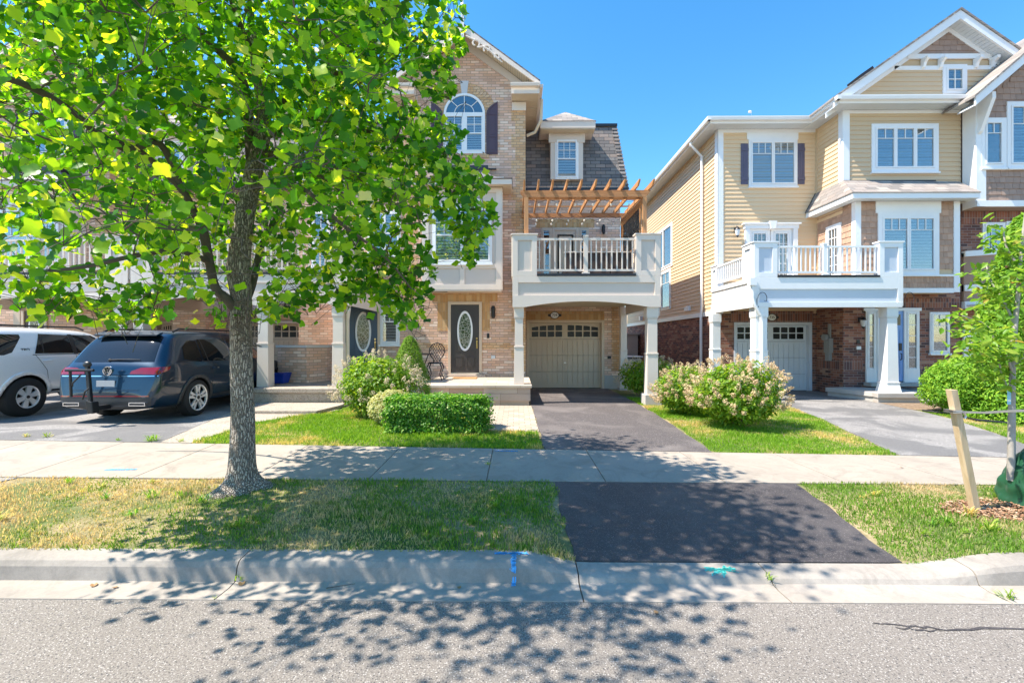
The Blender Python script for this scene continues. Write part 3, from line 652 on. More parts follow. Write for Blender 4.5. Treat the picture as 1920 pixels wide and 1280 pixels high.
fleaf(X(175, 3.4), 3.4, .045, 'curled tan leaf in the gutter, leftmost of the fallen leaves', kz)
fleaf(X(215, 3.4), 3.4, .035, 'small brown leaf in the gutter right of the tan one', kz)
fleaf(X(452, 3.42), 3.42, .05, 'orange brown leaf beside the kerb crack below the trunk', kz)
fleaf(X(862, 3.4), 3.4, .03, 'orange leaf in the gutter left of the blue paint mark', kz)
fleaf(X(1235, 3.1), 3.1, .035, 'small orange leaf on the road before the lowered kerb', lambda a, b: 0)
fleaf(X(515, 4.6), 4.6, .055, 'reddish leaf lying in the shaded grass right of the trunk', lambda a, b: g1(a, b)+.05)
fleaf(X(1692, 6.1), 6.1, .04, 'small dry leaf on the sunlit sidewalk to the right', wz)
mb = MB(); mb.tube([(X(612, 3.38), 3.38, .012), (X(640, 3.4), 3.40, .02), (X(665, 3.42), 3.43, .02)], [.004, .003, .002], 5)
tag(mb.build('fallen_twig', M['twig']), 'thin dark twig lying in the gutter in tree shade', 'twig')
# ------------------------------------------------------------ building kit
def polywall(mb, F, pts, w0, w1): mb.fp(F, pts, w0, w1)
def laps(mb, F, u0, u1, z0, z1, step=.115, depth=.012, ua=None, ub=None, sub=2):
    ua = ua or (lambda z: u0); ub = ub or (lambda z: u1); z = z0; i = 0
    while z < z1-1e-4:
        zt = min(z+step, z1); d = depth*(zt-z)/step; a0, b0, a1, b1 = ua(z), ub(z), ua(zt), ub(zt)
        if b0-a0 > .01 and b1-a1 > -.01:
            mb.add([F.p(a0, d, z), F.p(b0, d, z), F.p(max(b1, a1), .002, zt), F.p(a1, .002, zt)], [(0, 1, 2, 3)])
            mb.add([F.p(a0, d, z), F.p(b0, d, z), F.p(b0, .001, z), F.p(a0, .001, z)], [(0, 3, 2, 1)])
        z = zt; i += 1
def shakes(mb, F, u0, u1, z0, z1, step=.17, depth=.022, ua=None, ub=None, seed=1, smin=.10, smax=.2):
    ua = ua or (lambda z: u0); ub = ub or (lambda z: u1); rr = random.Random(seed); z = z0
    while z < z1-1e-3:
        zt = min(z+step, z1); u = ua(z); e = ub(z)
        while u < e-1e-3:
            w_ = rr.uniform(smin, smax); v = min(u+w_, e); dz = rr.uniform(-.012, .006); d = depth*rr.uniform(.8, 1.1)
            a1, b1 = max(u, ua(zt)), min(v-.006, ub(zt))
            if e-v < .04: v = e; b1 = min(v, ub(zt))
            zb = max(z0, z+dz)
            if b1 > a1-.02:
                q = [F.p(u, d, zb), F.p(v-.006, d, zb), F.p(max(b1, a1), .003, zt+.004), F.p(min(a1, b1), .003, zt+.004)]
                mb.add(q+[F.p(u, .0, zb), F.p(v-.006, .0, zb)], [(0, 1, 2, 3), (0, 4, 5, 1), (1, 5, 2), (0, 3, 4)])
            u = v
        z = zt
def boxring(F, u0, u1, z0, z1, t, w0, w1, mb, tb=None, tt=None):
    tb = t if tb is None else tb; tt = t if tt is None else tt
    mb.fb(F, u0, u0+t, w0, w1, z0, z1); mb.fb(F, u1-t, u1, w0, w1, z0, z1)
    mb.fb(F, u0+t, u1-t, w0, w1, z1-tt, z1); mb.fb(F, u0+t, u1-t, w0, w1, z0, z0+tb)
def window(par, F, u0, u1, z0, z1, n=1, trim='white', frame='white', tw=.09, muntin=None, blind='louvre', sill=True, crown=False, label=None, ths=.0):
    """muntin: (cols, fraction of the height taken by the divided top light) or ('grid', cols, rows)"""
    m = MB(); boxring(F, u0, u1, z0, z1, tw, .0, .045, m)
    o = m.build('window', M[trim], par, label, bevel=.004)
    a, b, c, d = u0+tw, u1-tw, z0+tw, z1-tw; sw = (b-a)/n; f = MB(); ft = .045
    for i in range(n):
        p, q = a+i*sw, a+(i+1)*sw
        boxring(F, p+.002, q-.002, c+.002, d-.002, ft, .0, .062, f)
        if muntin and muntin[0] == 'hung':
            mid = (c+d)/2; f.fb(F, p+ft, q-ft, .004, .056, mid-.02, mid+.02)
            for k in range(1, muntin[1]): uu = p+ft+(q-p-2*ft)*k/muntin[1]; f.fb(F, uu-.009, uu+.009, .02, .045, mid+.02, d-ft)
            zz = (mid+d-ft)/2; f.fb(F, p+ft, q-ft, .02, .044, zz-.009, zz+.009)
        elif muntin and muntin[0] == 'grid':
            for k in range(1, muntin[1]): uu = p+ft+(q-p-2*ft)*k/muntin[1]; f.fb(F, uu-.01, uu+.01, .02, .047, c+ft, d-ft)
            for k in range(1, muntin[2]): zz = c+ft+(d-c-2*ft)*k/muntin[2]; f.fb(F, p+ft, q-ft, .02, .046, zz-.01, zz+.01)
        elif muntin:
            zz = d-ft-(d-c-2*ft)*muntin[1]; f.fb(F, p+ft, q-ft, .02, .046, zz-.01, zz+.01)
            for k in range(1, muntin[0]): uu = p+ft+(q-p-2*ft)*k/muntin[0]; f.fb(F, uu-.01, uu+.01, .02, .047, zz+.01, d-ft)
    f.build('sash', M[frame], o, bevel=.003)
    MB().fb(F, a+.01, b-.01, .026, .030, c+.01, d-.01).build('pane', M['glass'], o)
    MB().fb(F, a+.004, b-.004, .001, .004, c+.004, d-.004).build('interior', M['room' if blind else 'dark'], o)
    if blind:
        s = MB()
        for i in range(n):
            p, q = a+i*sw+ft+.01, a+(i+1)*sw-ft-.01; z = c+ft+.02; top = d-ft if blind != 'half' else c+(d-c)*.55
            st = .088
            while z < top-.02:
                s.add([F.p(p, .0075, z), F.p(q, .0075, z), F.p(q, .020, z+st*.62), F.p(p, .020, z+st*.62), F.p(p, .0095, z), F.p(q, .0095, z), F.p(q, .022, z+st*.62), F.p(p, .022, z+st*.62)],
                      [(0, 3, 2, 1), (4, 5, 6, 7), (0, 1, 5, 4), (3, 7, 6, 2), (0, 4, 7, 3), (1, 2, 6, 5)]); z += st
        s.build('blind', M['blind'], o)
    if sill:
        s = MB(); s.fb(F, u0-.02, u1+.02, .0, .085, z0-.055, z0-.001); s.build('sill', M[trim], o, bevel=.004)
    if crown:
        s = MB(); s.fb(F, u0-.04, u1+.04, .0, .07, z1+.001, z1+.13); s.fb(F, u0-.09, u1+.09, .0, .12, z1+.131, z1+.175)
        um = (u0+u1)/2; s.fp(F, [(um-.09, z1-.03), (um+.09, z1-.03), (um+.13, z1+.2), (um-.13, z1+.2)], .0, .14); s.build('window_crown', M[trim], o, bevel=.004)
    return o
def garage(par, F, u0, u1, z0, z1, mat, frame, win='arch', grid=2):
    """sectional door with plank grooves and a row of small lights, set in a frame"""
    fr = MB(); t = .09
    fr.fb(F, u0, u0+t, -.20, .03, z0, z1); fr.fb(F, u1-t, u1, -.20, .03, z0, z1); fr.fb(F, u0+t, u1-t, -.20, .03, z1-t, z1)
    a, b, c, d = u0+t, u1-t, z0+.012, z1-t; H = (d-c)/4
    dr = MB(); m_ = (a+b)/2
    for k in range(4):
        dr.fb(F, a+.004, b-.004, -.18, -.14, c+k*H+.004, c+(k+1)*H-.004)
    for k in range(3):                                # raised stiles, rails and planks on the lower sections
        z_a, z_b = c+k*H+.006, c+(k+1)*H-.006
        for (p, q) in ((a+.006, m_-.004), (m_+.004, b-.006)):
            dr.fb(F, p, p+.07, -.139, -.118, z_a, z_b); dr.fb(F, q-.07, q, -.139, -.118, z_a, z_b)
            if k == 0: dr.fb(F, p+.071, q-.071, -.139, -.118, z_a, z_a+.07)
            if k == 2: dr.fb(F, p+.071, q-.071, -.139, -.118, z_b-.05, z_b)
            n = 6; w_ = (q-p-.142)/n
            for i in range(n): dr.fb(F, p+.071+i*w_+.013, p+.071+(i+1)*w_-.013, -.139, -.119, z_a+(.072 if k == 0 else 0), z_b-(.052 if k == 2 else 0))
    o = dr.build('garage_door', M[mat], par)
    z_a, z_b = c+3*H, d; lights = MB(); mun = MB()
    for (p, q) in ((a+.006, m_-.004), (m_+.004, b-.006)):
        n = 4; side = 1 if p < m_-.1 else -1
        W_ = (q-p-.13)/n
        for i in range(n):
            l, r_ = p+.065+i*W_+.022, p+.065+(i+1)*W_-.022
            lights.fb(F, l, r_, -.139, -.135, z_a+.08, z_a+.08+.175)
            zt = z_a+.29; top = [zt+.17, zt+.17]
            if win == 'arch':
                def tz(u): v = (u-m_)/(b-a)*2; return zt+.175*math.sqrt(max(0, 1-(v*.93)**2))**.9
                top = [tz(l), tz(r_)]
            if max(top) > zt+.03: lights.fp(F, [(l, zt), (r_, zt), (r_, max(zt+.005, top[1])), ((l+r_)/2, max(zt+.005, (top[0]+top[1])/2+.006)), (l, max(zt+.005, top[0]))], -.139, -.135)
    lights.build('garage_door_window', M['darkglass'], o)
    h = MB(); h.lathe(F.p(m_-.0, -.128, c+1.55*H), [(.0, -.0), (.022, -.0), (.022, -.02), (.012, -.02), (.012, -.05), (.0, -.05)], 10, 'y')
    h.fb(F, m_-.05, m_+.05, -.10, -.09, c+1.54*H, c+1.56*H); h.build('garage_door_handle', M['steel'], o)
    s = MB(); s.fb(F, a, b, -.17, -.13, z0, z0+.011); s.build('garage_door_seal', M['rubber'], o)
    fr.build('garage_frame', M[frame], par, bevel=.004)
    MB().fb(F, u0-.005, u1+.005, -.26, -.21, z0, z1+.004).build('garage_interior', M['dark'], par)
    return o
def frontdoor(par, F, u0, u1, z0, z1, mat, frame, oval=True, hand=1, glass='leaded'):
    t = .085; fr = MB(); fr.fb(F, u0-t, u0, -.06, .05, z0, z1+t); fr.fb(F, u1, u1+t, -.06, .05, z0, z1+t); fr.fb(F, u0, u1, -.06, .05, z1, z1+t)
    fr.build('door_frame', M[frame], par, bevel=.006)
    F = Fr(F.O+F.N*.02, F.U, F.N)
    th = MB(); th.fb(F, u0, u1, -.018, .04, z0, z0+.045); th.build('threshold', M['steel'], par)
    d = MB(); d.fb(F, u0+.001, u1-.001, -.018, .0, z0+.047, z1-.001); um = (u0+u1)/2; W_ = u1-u0; H = z1-z0
    for (a, b) in ((u0+.14*W_, um-.06*W_), (um+.06*W_, u1-.14*W_)):
        boxring(F, a, b, z0+.10*H, z0+.25*H, .018, .0005, .014, d); d.fb(F, a+.03, b-.03, .0005, .010, z0+.112*H, z0+.238*H)
    if oval:
        pts = [(u0+.16*W_, z0+.33*H), (u1-.16*W_, z0+.33*H), (u1-.16*W_, z0+.88*H)]+[(um+.34*W_*math.cos(a), z0+.88*H+.05*H*math.sin(a)) for a in np.linspace(0, math.pi, 9)[1:-1]]+[(u0+.16*W_, z0+.88*H)]
        inn = [((u-um)*.92+um, (z-(z0+.6*H))*.965+z0+.6*H) for u, z in pts]
        d.ring(F, pts+[pts[0]], inn+[inn[0]], .0005, .010)
    o = d.build('door', M[mat], par)
    if oval:
        cz = z0+.62*H; ry, rx = .272*H, .245*W_; A = np.linspace(0, 2*math.pi, 41)
        ou = [(um+rx*1.12*math.cos(a), cz+ry*1.06*math.sin(a)) for a in A]; iu = [(um+rx*.88*math.cos(a), cz+ry*.93*math.sin(a)) for a in A]
        f = MB(); f.ring(F, ou, iu, .0, .022); f.build('oval_frame', M['white'], o, smooth='auto')
        g = MB(); g.fp(F, [(um+rx*.9*math.cos(a), cz+ry*.95*math.sin(a)) for a in A[:-1]], .001, .012); g.build('oval_glass', M[glass], o)
    uh = u1-.08*W_ if hand > 0 else u0+.08*W_
    h = MB(); zc = z0+.36*H; h.fb(F, uh-.022, uh+.022, .0005, .016, zc+.02, zc+.26); h.tube([F.p(uh, .016, zc+.2), F.p(uh, .055, zc+.19), F.p(uh, .055, zc+.06), F.p(uh, .016, zc+.04)], .011, 8)
    h.tube([F.p(uh, .0, zc+.32), F.p(uh, .03, zc+.32)], .028, 12); h.build('door_handle', M['brass'], o, smooth='auto')
    return o
def walllamp(par, F, u, z, s=1.0, label=None):
    m = MB(); m.fb(F, u-.055*s, u+.055*s, .0, .02, z-.09*s, z+.09*s)
    pr = [(.0, -.19), (.035, -.19), (.062, -.14), (.062, .12), (.035, .18), (.0, .18)]
    m.lathe(F.p(u, .08*s, z), [(r_*s, h*s) for r_, h in pr], 6); return m.build('wall_lamp', M['black'], par, label)
def coachlamp(par, F, u, z, label=None):
    m = MB(); m.fb(F, u-.05, u+.05, .0, .02, z-.06, z+.08); m.tube([F.p(u, .02, z+.04), F.p(u, .09, z+.12), F.p(u, .14, z+.08)], .01, 6)
    m.lathe(F.p(u, .14, z), [(.0, .1), (.03, .08), (.085, .0), (.09, -.01), (.0, -.01)], 12); m.lathe(F.p(u, .14, z-.2), [(.0, -.06), (.02, -.04), (.05, .0), (.0, .0)], 10)
    o = m.build('wall_lamp', M['ironwhite'], par, label); g = MB(); g.lathe(F.p(u, .14, z-.2), [(.045, .0), (.07, .1), (.08, .19)], 10); g.build('lamp_glass', M['blind'], o, smooth=True); return o
def column(par, x, y, z0, z1, w0, w1, mat, zc=None, base=None, label=None):
    """tapered square post: base block, taper, collar, straight neck, cap"""
    m = MB(); zc = zc or z0+(z1-z0)*.52
    def fr_(a, b, za, zb):
        m.add([(x-a, y-a, za), (x+a, y-a, za), (x+a, y+a, za), (x-a, y+a, za), (x-b, y-b, zb), (x+b, y-b, zb), (x+b, y+b, zb), (x-b, y+b, zb)],
              [(0, 3, 2, 1), (4, 5, 6, 7), (0, 1, 5, 4), (1, 2, 6, 5), (2, 3, 7, 6), (3, 0, 4, 7)])
    fr_(w0, (w0+w1)/2, z0, zc-.02); fr_((w0+w1)/2+.012, (w0+w1)/2+.012, zc-.018, zc+.018); fr_((w0+w1)/2-.01, w1, zc+.02, z1-.28)
    fr_(w1+.012, w1+.012, z1-.278, z1-.25); fr_(w1+.02, w1+.02, z1-.248, z1-.001)
    o = m.build('column', M[mat], par, label, bevel=.004)
    if base: b = MB(); b.box(x-base, x+base, y-base, y+base, base_z(x, y), z0-.001); b.build('column_base', M['concrete'], o, bevel=.01)
    return o
def base_z(x, y): return g1(x, y)-.1
def railing(par, F, u0, u1, z0, z1, mat, n, post=None, label=None, bw=.016):
    m = MB(); m.fb(F, u0, u1, -.03, .03, z1-.05, z1); m.fb(F, u0, u1, -.022, .022, z0, z0+.05)
    for i in range(n):
        u = u0+(u1-u0)*(i+.5)/n; m.fb(F, u-bw, u+bw, -bw, bw, z0+.051, z1-.051)
    if post:
        for u in post: m.fb(F, u-.05, u+.05, -.055, .055, z0-.09, z1+.03); m.fb(F, u-.062, u+.062, -.068, .068, z1+.031, z1+.065); m.fb(F, u-.09, u+.09, -.06, .09, z0-.09, z0-.03)
    return m.build('railing', M[mat], par, label)
def panelbox(par, name, F, u0, u1, z0, z1, th, mat, inner, st=.14, w=0.0, cap=True):
    """box panel post: frame boards around an inset panel"""
    m = MB(); boxring(F, u0, u1, z0, z1, st, w-.0, w+.03, m)
    if cap: m.fb(F, u0-.025, u1+.025, w-th-.02, w+.05, z1+.001, z1+.035)
    o = m.build(name, M[mat], par, bevel=.003)
    c = MB(); c.fb(F, u0+.001, u1-.001, w-th, w-.001, z0, z1); c.build('inset_panel', M[inner], o)
    return o
def gutter_run(mb, pts, s=.12):                       # box gutter along a polyline (outer top line)
    for a, b in zip(pts[:-1], pts[1:]):
        a, b = Vector(a), Vector(b); d = (b-a).normalized(); n = Vector((d.y, -d.x, 0)).normalized()*s
        pr = [(0, 0), (1, 0), (1.0, -.25), (.8, -.9), (0, -.9)]
        vs = [a+n*p+Vector((0, 0, q*s)) for p, q in pr]+[b+n*p+Vector((0, 0, q*s)) for p, q in pr]
        mb.add(vs, [(0, 1, 2, 3, 4), (9, 8, 7, 6, 5)]+[(i, (i+1) % 5, 5+(i+1) % 5, 5+i) for i in range(5)])
def soffit(mb, x0, x1, y0, y1, z, ax='y', t=.02, pitch=.11):   # grooved soffit panel with ribs
    mb.box(x0, x1, y0, y1, z+.006, z+t)
    if ax == 'y':
        n = max(1, int((x1-x0)/pitch)); w_ = (x1-x0)/n
        for i in range(n): mb.box(x0+i*w_+.008, x0+(i+1)*w_-.008, y0+.002, y1-.002, z, z+.0055)
    else:
        n = max(1, int((y1-y0)/pitch)); w_ = (y1-y0)/n
        for i in range(n): mb.box(x0+.002, x1-.002, y0+i*w_+.008, y0+(i+1)*w_-.008, z, z+.0055)
def plaque(F, u, z, txt, label, w_=.15):
    t = thing('house_number_sign', F.p(u, .03, z), label, 'house number', 'oval house number plaques')
    A = np.linspace(0, 2*math.pi, 33)[:-1]
    m = MB(); m.fp(F, [(u+w_*math.cos(a), z+w_*.82*math.sin(a)) for a in A], .001, .018)
    for s in (-1, 1): m.fp(F, [(u+s*w_*.9, z-.05), (u+s*(w_*1.45), z-.035), (u+s*(w_*1.5), z), (u+s*(w_*1.45), z+.035), (u+s*w_*.9, z+.05)][::s], .001, .016)
    m.build('backplate', M['black'], t)
    m = MB(); m.fp(F, [(u+w_*.84*math.cos(a), z+w_*.66*math.sin(a)) for a in A], .0185, .024); m.build('face', M['white'], t)
    text(txt, F, u, z, w_*.78, M['black'], t, 'digits', .0245)
def text(txt, F, u, z, size, mat, par, name, w0, th=.004):
    cu = bpy.data.curves.new('t', 'FONT'); cu.body = txt; cu.size = size; cu.align_x = 'CENTER'; cu.align_y = 'CENTER'; cu.extrude = th/2; cu.offset = size*.012
    ob = bpy.data.objects.new('t', cu); col.objects.link(ob); dg = bpy.context.evaluated_depsgraph_get(); me0 = ob.evaluated_get(dg).to_mesh()
    m = MB(); vs = [F.p(u+v.co.x, w0+th/2+v.co.z, z+v.co.y) for v in me0.vertices]; m.add(vs, [tuple(p.vertices) for p in me0.polygons])
    ob.evaluated_get(dg).to_mesh_clear(); bpy.data.objects.remove(ob); bpy.data.curves.remove(cu)
    return m.build(name, mat, par, fix=False)
# ------------------------------------------------------------ tan brick row: shared measures
YD, YG, YB = 13.65, 15.0, 11.2                        # door wall, garage wall, balcony front
XA, XB, XC = X(757, YD), X(985, YD), X(1163, YG)
EAVE = Z(176, YD, 985)
def gable_block(par, x0, x1, z_base, has_bay=True, full=True):
    """brick bay with arched window, shutters, corner quoins, eave returns and a gable with scroll trim"""
    F = front(YD); xm = (x0+x1)/2; W_ = x1-x0; zp = Z(72, YD)-.0
    half = W_/2+.42; slope = (zp-EAVE)/half
    w_ = MB(); zt = EAVE+.02
    w_.box(x0, x1, YD, 26, 0, zt)
    w_.fp(F, [(x0+.02, zt+.001), (x1-.02, zt+.001), (x1-.02, zt+.02+slope*.05), (xm, zp-.10), (x0+.02, zt+.02+slope*.05)], -12, 0)
    w_.build('brick_wall', M['brick'], par)
    q = MB()
    for s in (0, 1):                                  # toothed corner quoins
        z = 2.9 if s == 0 else .95; k = 0
        while z < EAVE-.35:
            L = (.30, .42)[k % 2]; zz = min(z+.395, EAVE-.35)
            if s: q.fb(F, x1-L, x1+.006, -.35, .006, z, zz)
            else: q.fb(F, x0-.006, x0+L, -.35, .006, z, zz)
            z = zz; k += 1
    q.build('quoin', M['quoin'], par)
    # arched window
    ux0, ux1 = xm-.62, xm+.62; zs = Z(178+37, YD, 872); zb = Z(289, YD, 872); r = .62
    A = np.linspace(0, math.pi, 25)
    m = MB(); ou = [(ux0, zb)]+[(xm-r*math.cos(a), zs+r*math.sin(a)) for a in A]+[(ux1, zb)]
    ri = r-.07; iu = [(ux0+.07, zb+.07)]+[(xm-ri*math.cos(a), zs+ri*math.sin(a)) for a in A]+[(ux1-.07, zb+.07)]
    m.ring(F, ou, iu, .0, .05); m.fb(F, ux0+.071, ux1-.071, .0, .05, zb, zb+.07); m.fb(F, ux0+.07, ux1-.07, .0, .055, zs-.04, zs+.04)
    m.fb(F, xm-.045, xm+.045, .0, .053, zb+.071, zs-.041)
    for sg in (-1, 1):
        a, b = (ux0+.07, xm-.045) if sg < 0 else (xm+.045, ux1-.07); c, d = zb+.07, zs-.041
        boxring(F, a+.001, b-.001, c+.001, d-.001, .035, .0, .058, m); md = (c+d)/2
        m.fb(F, a+.036, b-.036, .0, .054, md-.018, md+.018); uu = (a+b)/2
        m.fb(F, uu-.009, uu+.009, .02, .045, md+.02, d-.036); zz = (md+d)/2; m.fb(F, a+.036, b-.036, .02, .044, zz-.009, zz+.009)
    for k in (1, 2, 3):
        a = math.pi*k/4; m.tube([(xm+.30*math.cos(a), YD-.035, zs+.04+.28*math.sin(a)*.95), (xm+.55*math.cos(a), YD-.035, zs+.55*math.sin(a))], .011, 5)
    m.tube([(xm, YD-.035, zs+.04), (xm, YD-.035, zs+.31)], .011, 5)
    m.tube([(xm-.29*math.cos(a), YD-.036, zs+.03+.27*math.sin(a)) for a in A], .011, 5, False)
    o = m.build('window', M['white'], par, 'arched window over two sashes')
    g = MB(); g.fp(F, [(ux0+.06, zb+.06)]+[(xm-(ri+.01)*math.cos(a), zs+(ri+.01)*math.sin(a)) for a in A]+[(ux1-.06, zb+.06)], .026, .03); g.build('pane', M['glass'], o)
    g = MB(); g.fp(F, [(ux0+.04, zb+.04)]+[(xm-(ri+.03)*math.cos(a), zs+(ri+.03)*math.sin(a)) for a in A]+[(ux1-.04, zb+.04)], .001, .004); g.build('interior', M['room'], o)
    s = MB()
    for (a, b) in ((ux0+.11, xm-.085), (xm+.085, ux1-.11)):
        z = zb+.12
        while z < zs-.12:
            s.add([F.p(a, .0075, z), F.p(b, .0075, z), F.p(b, .020, z+.045), F.p(a, .020, z+.045), F.p(a, .0095, z), F.p(b, .0095, z), F.p(b, .022, z+.045), F.p(a, .022, z+.045)],
                  [(0, 3, 2, 1), (4, 5, 6, 7), (0, 1, 5, 4), (3, 7, 6, 2), (0, 4, 7, 3), (1, 2, 6, 5)]); z += .07
    s.build('blind', M['blind'], o)
    # radiating arch bricks, keystone, sill course
    m = MB(); N_ = 26
    for i in range(N_):
        a0, a1 = math.pi*i/N_+.008, math.pi*(i+1)/N_-.008
        if abs((a0+a1)/2-math.pi/2) < .13: continue
        m.fp(F, [(xm+(r+.01)*math.cos(a0), zs+(r+.01)*math.sin(a0)), (xm+(r+.33)*math.cos(a0), zs+(r+.33)*math.sin(a0)), (xm+(r+.33)*math.cos(a1), zs+(r+.33)*math.sin(a1)), (xm+(r+.01)*math.cos(a1), zs+(r+.01)*math.sin(a1))], .0, .012)
    m.build('brick_arch', M['quoin'], par); MB().fb(F, ux0-.12, ux1+.12, .0, .03, zb-.13, zb-.002).build('brick_sill', M['quoin'], par)
    m = MB(); m.fp(F, [(xm-.08, zs+r-.01), (xm+.08, zs+r-.01), (xm+.13, zs+r+.38), (xm-.13, zs+r+.38)], .0, .03); m.build('keystone', M['keystone'], par, bevel=.006)
    for sg in (-1, 1):                                # arched-top shutters
        a = xm+sg*.66; b = xm+sg*1.0; l, h = min(a, b), max(a, b); m = MB(); zt_ = zs+.02
        def arc(l_, h_, zt2, rr_): return [(l_+(h_-l_)*(.5-.5*math.cos(t))*1, zt2+rr_*(math.cos(t/2) if sg < 0 else math.sin(t/2))) for t in np.linspace(0, math.pi, 9)]
        out = [(h, zb-.02), (h, zt_)]+arc(l, h, zt_, .36)[::-1]+[(l, zb-.02)]
        m.fp(F, out, .0, .03)
        t = .055; zz = [zb+.03, (zb+zs)/2-.1, zs-.03]
        for z_ in zz: m.fb(F, l+t, h-t, .031, .042, z_, z_+.06)
        m.fb(F, l+.004, l+t-.001, .031, .042, zb, zs); m.fb(F, h-t+.001, h-.004, .031, .042, zb, zs)
        for (p, q_) in ((zz[0]+.08, zz[1]-.02), (zz[1]+.08, zz[2]-.02)): m.fb(F, l+t+.02, h-t-.02, .031, .038, p, q_)
        m.ring(F, [(u, z) for u, z in arc(l+.01, h-.01, zt_, .345)], [(u*.7+(l+h)/2*.3, z*1-.05) for u, z in arc(l+.01, h-.01, zt_, .33)], .031, .042)
        m.build('shutter', M['shutter'], par)
    # roof, rake boards, soffit
    ov = .50; rf = MB()
    for sg in (-1, 1):
        e = Vector((xm+sg*half, 0, EAVE+.06)); p = Vector((xm, 0, zp+.06)); n = Vector((0, 0, .03))
        rf.prism([(e.x, YD-ov-.03, e.z), (p.x, YD-ov-.03, p.z), (p.x, 26, p.z), (e.x, 26, e.z)], (0, 0, .05))
    rf.build('roof', M['shingle'], par)
    bd = MB(); sf = MB(); inn = MB()
    for sg in (-1, 1):
        e = (xm+sg*half, EAVE+.0); p = (xm, zp)
        pts = [(e[0], e[1]+.058), (p[0], p[1]+.058), (p[0], p[1]-.13), (e[0], e[1]-.0-.06)]
        bd.fp(F, pts if sg > 0 else pts[::-1], ov-.02, ov+.03)
        q0 = Vector((e[0], 0, e[1]-.01)); q1 = Vector((p[0], 0, p[1]-.01))
        N2 = 34
        for i in range(N2):
            a, b = q0.lerp(q1, i/N2+.0015), q0.lerp(q1, (i+1)/N2-.001)
            sf.prism([(a.x, YD+.0, a.z), (b.x, YD+.0, b.z), (b.x, YD-ov+.02, b.z), (a.x, YD-ov+.02, a.z)], (0, 0, .02))
        i0 = (xm+sg*(W_/2-.02), EAVE+slope*.42-.02); i1 = (xm, zp-.012)
        P2 = [(i0[0], i0[1]), i1, (i1[0], i1[1]-.28), (i0[0]-sg*.0, i0[1]-.24)]
        inn.fp(F, P2 if sg > 0 else P2[::-1], .0, .035)
    bd.build('rake_board', M['cream'], par); sf.build('rake_soffit', M['ivory'], par); inn.build('frieze_board', M['creamdk'], par)
    # scroll brackets and finial
    m = MB(); yy = YD-ov-.045
    for sg in (-1, 1):
        def sp(cx, cz, r0, a0, a1, n=16, w__=.028):
            m.tube([(cx+sg*(r0*(1-.55*i/n))*math.cos(a0+(a1-a0)*i/n), yy, cz+(r0*(1-.55*i/n))*math.sin(a0+(a1-a0)*i/n)) for i in range(n+1)], w__, 6)
        sp(xm+sg*.38, zp-.50, .13, -1.2, 4.6); sp(xm+sg*.72, zp-.66, .11, 3.9, -1.6); sp(xm+sg*.98, zp-.88, .09, -.8, 4.2)
        m.tube([(xm+sg*.45, yy, zp-.62), (xm+sg*.60, yy, zp-.60), (xm+sg*.80, yy, zp-.72), (xm+sg*1.0, yy, zp-.92), (xm+sg*1.15, yy, zp-1.05)], [.03, .03, .03, .03, .015], 6)
        m.tube([(xm+sg*.10, yy, zp-.28), (xm+sg*.30, yy, zp-.38), (xm+sg*.46, yy, zp-.44)], .025, 6)
    m.build('scroll_trim', M['cream'], par, smooth='auto')
    m = MB(); m.fb(F, xm-.045, xm+.045, ov-.04, ov+.07, zp-.55, zp+.62); m.lathe((xm, YD-ov-.015, zp+.62), [(.06, 0), (.05, .05), (.02, .2), (.0, .34)], 8); m.ball((xm, YD-ov-.015, zp-.62), .075, 10, 6); m.build('finial', M['white'], par)
    # eave return boxes
    m = MB(); s2 = MB(); g = MB()
    for sg in (-1, 1):
        xo = x0 if sg < 0 else x1; a, b = sorted((xo-sg*.42, xo+sg*.40))
        m.box(a, b, YD-.50, YD-.47, EAVE-.26, EAVE-.03); xx = b if sg > 0 else a; xx2 = xx-sg*.03
        m.box(min(xx, xx2), max(xx, xx2), YD-.469, 26, EAVE-.26, EAVE-.03)
        l_, h_ = sorted((xo-sg*.39, xo-sg*.42)); m.box(l_, h_, YD-.469, YD, EAVE-.26, EAVE-.03)
        m.box(*sorted((xo-sg*.40, xo+sg*.02)), YD-.06, YD-.008, EAVE-.52, EAVE-.27)
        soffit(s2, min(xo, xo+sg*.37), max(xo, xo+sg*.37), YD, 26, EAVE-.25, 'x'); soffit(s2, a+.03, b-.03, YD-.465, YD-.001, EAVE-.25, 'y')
        gutter_run(g, [(a-.02, YD-.52, EAVE-.0), (b+.0, YD-.52, EAVE-.0)], .10) if True else 0
        if sg > 0: gutter_run(g, [(b+.01, YD-.51, EAVE), (b+.01, 25, EAVE)], .10)
        else: gutter_run(g, [(a-.01, 25, EAVE), (a-.01, YD-.51, EAVE)], .10)
        rfb = MB()
    m.build('eave_fascia', M['cream'], par); s2.build('eave_soffit', M['ivory'], par); g.build('gutter', M['cream'], par)
    # projecting panelled bay with flared metal roof
    if has_bay:
        Yb = YD-.55; Fb = front(Yb); b0, b1 = xm-1.13, xm+1.13; zb0, zb1 = Z(543, Yb), Z(352, Yb)
        c = MB(); c.box(b0+.01, b1-.01, Yb+.001, YD, zb0+.02, zb1); c.build('bay_box', M['creamdk'], par)
        f = MB(); st = .16; zw = Z(496, Yb); f.fb(Fb, b0, b0+st, .0, .035, zb0, zb1); f.fb(Fb, b1-st, b1, .0, .035, zb0, zb1)
        f.fb(Fb, b0+st, b1-st, .0, .035, zb0, zb0+.15); f.fb(Fb, b0+st, b1-st, .0, .034, zw-.11, zw+.02); f.fb(Fb, xm-.07, xm+.07, .0, .033, zb0+.151, zw-.111)
        f.fb(Fb, b0+st, b1-st, .0, .035, zb1-.14, zb1)
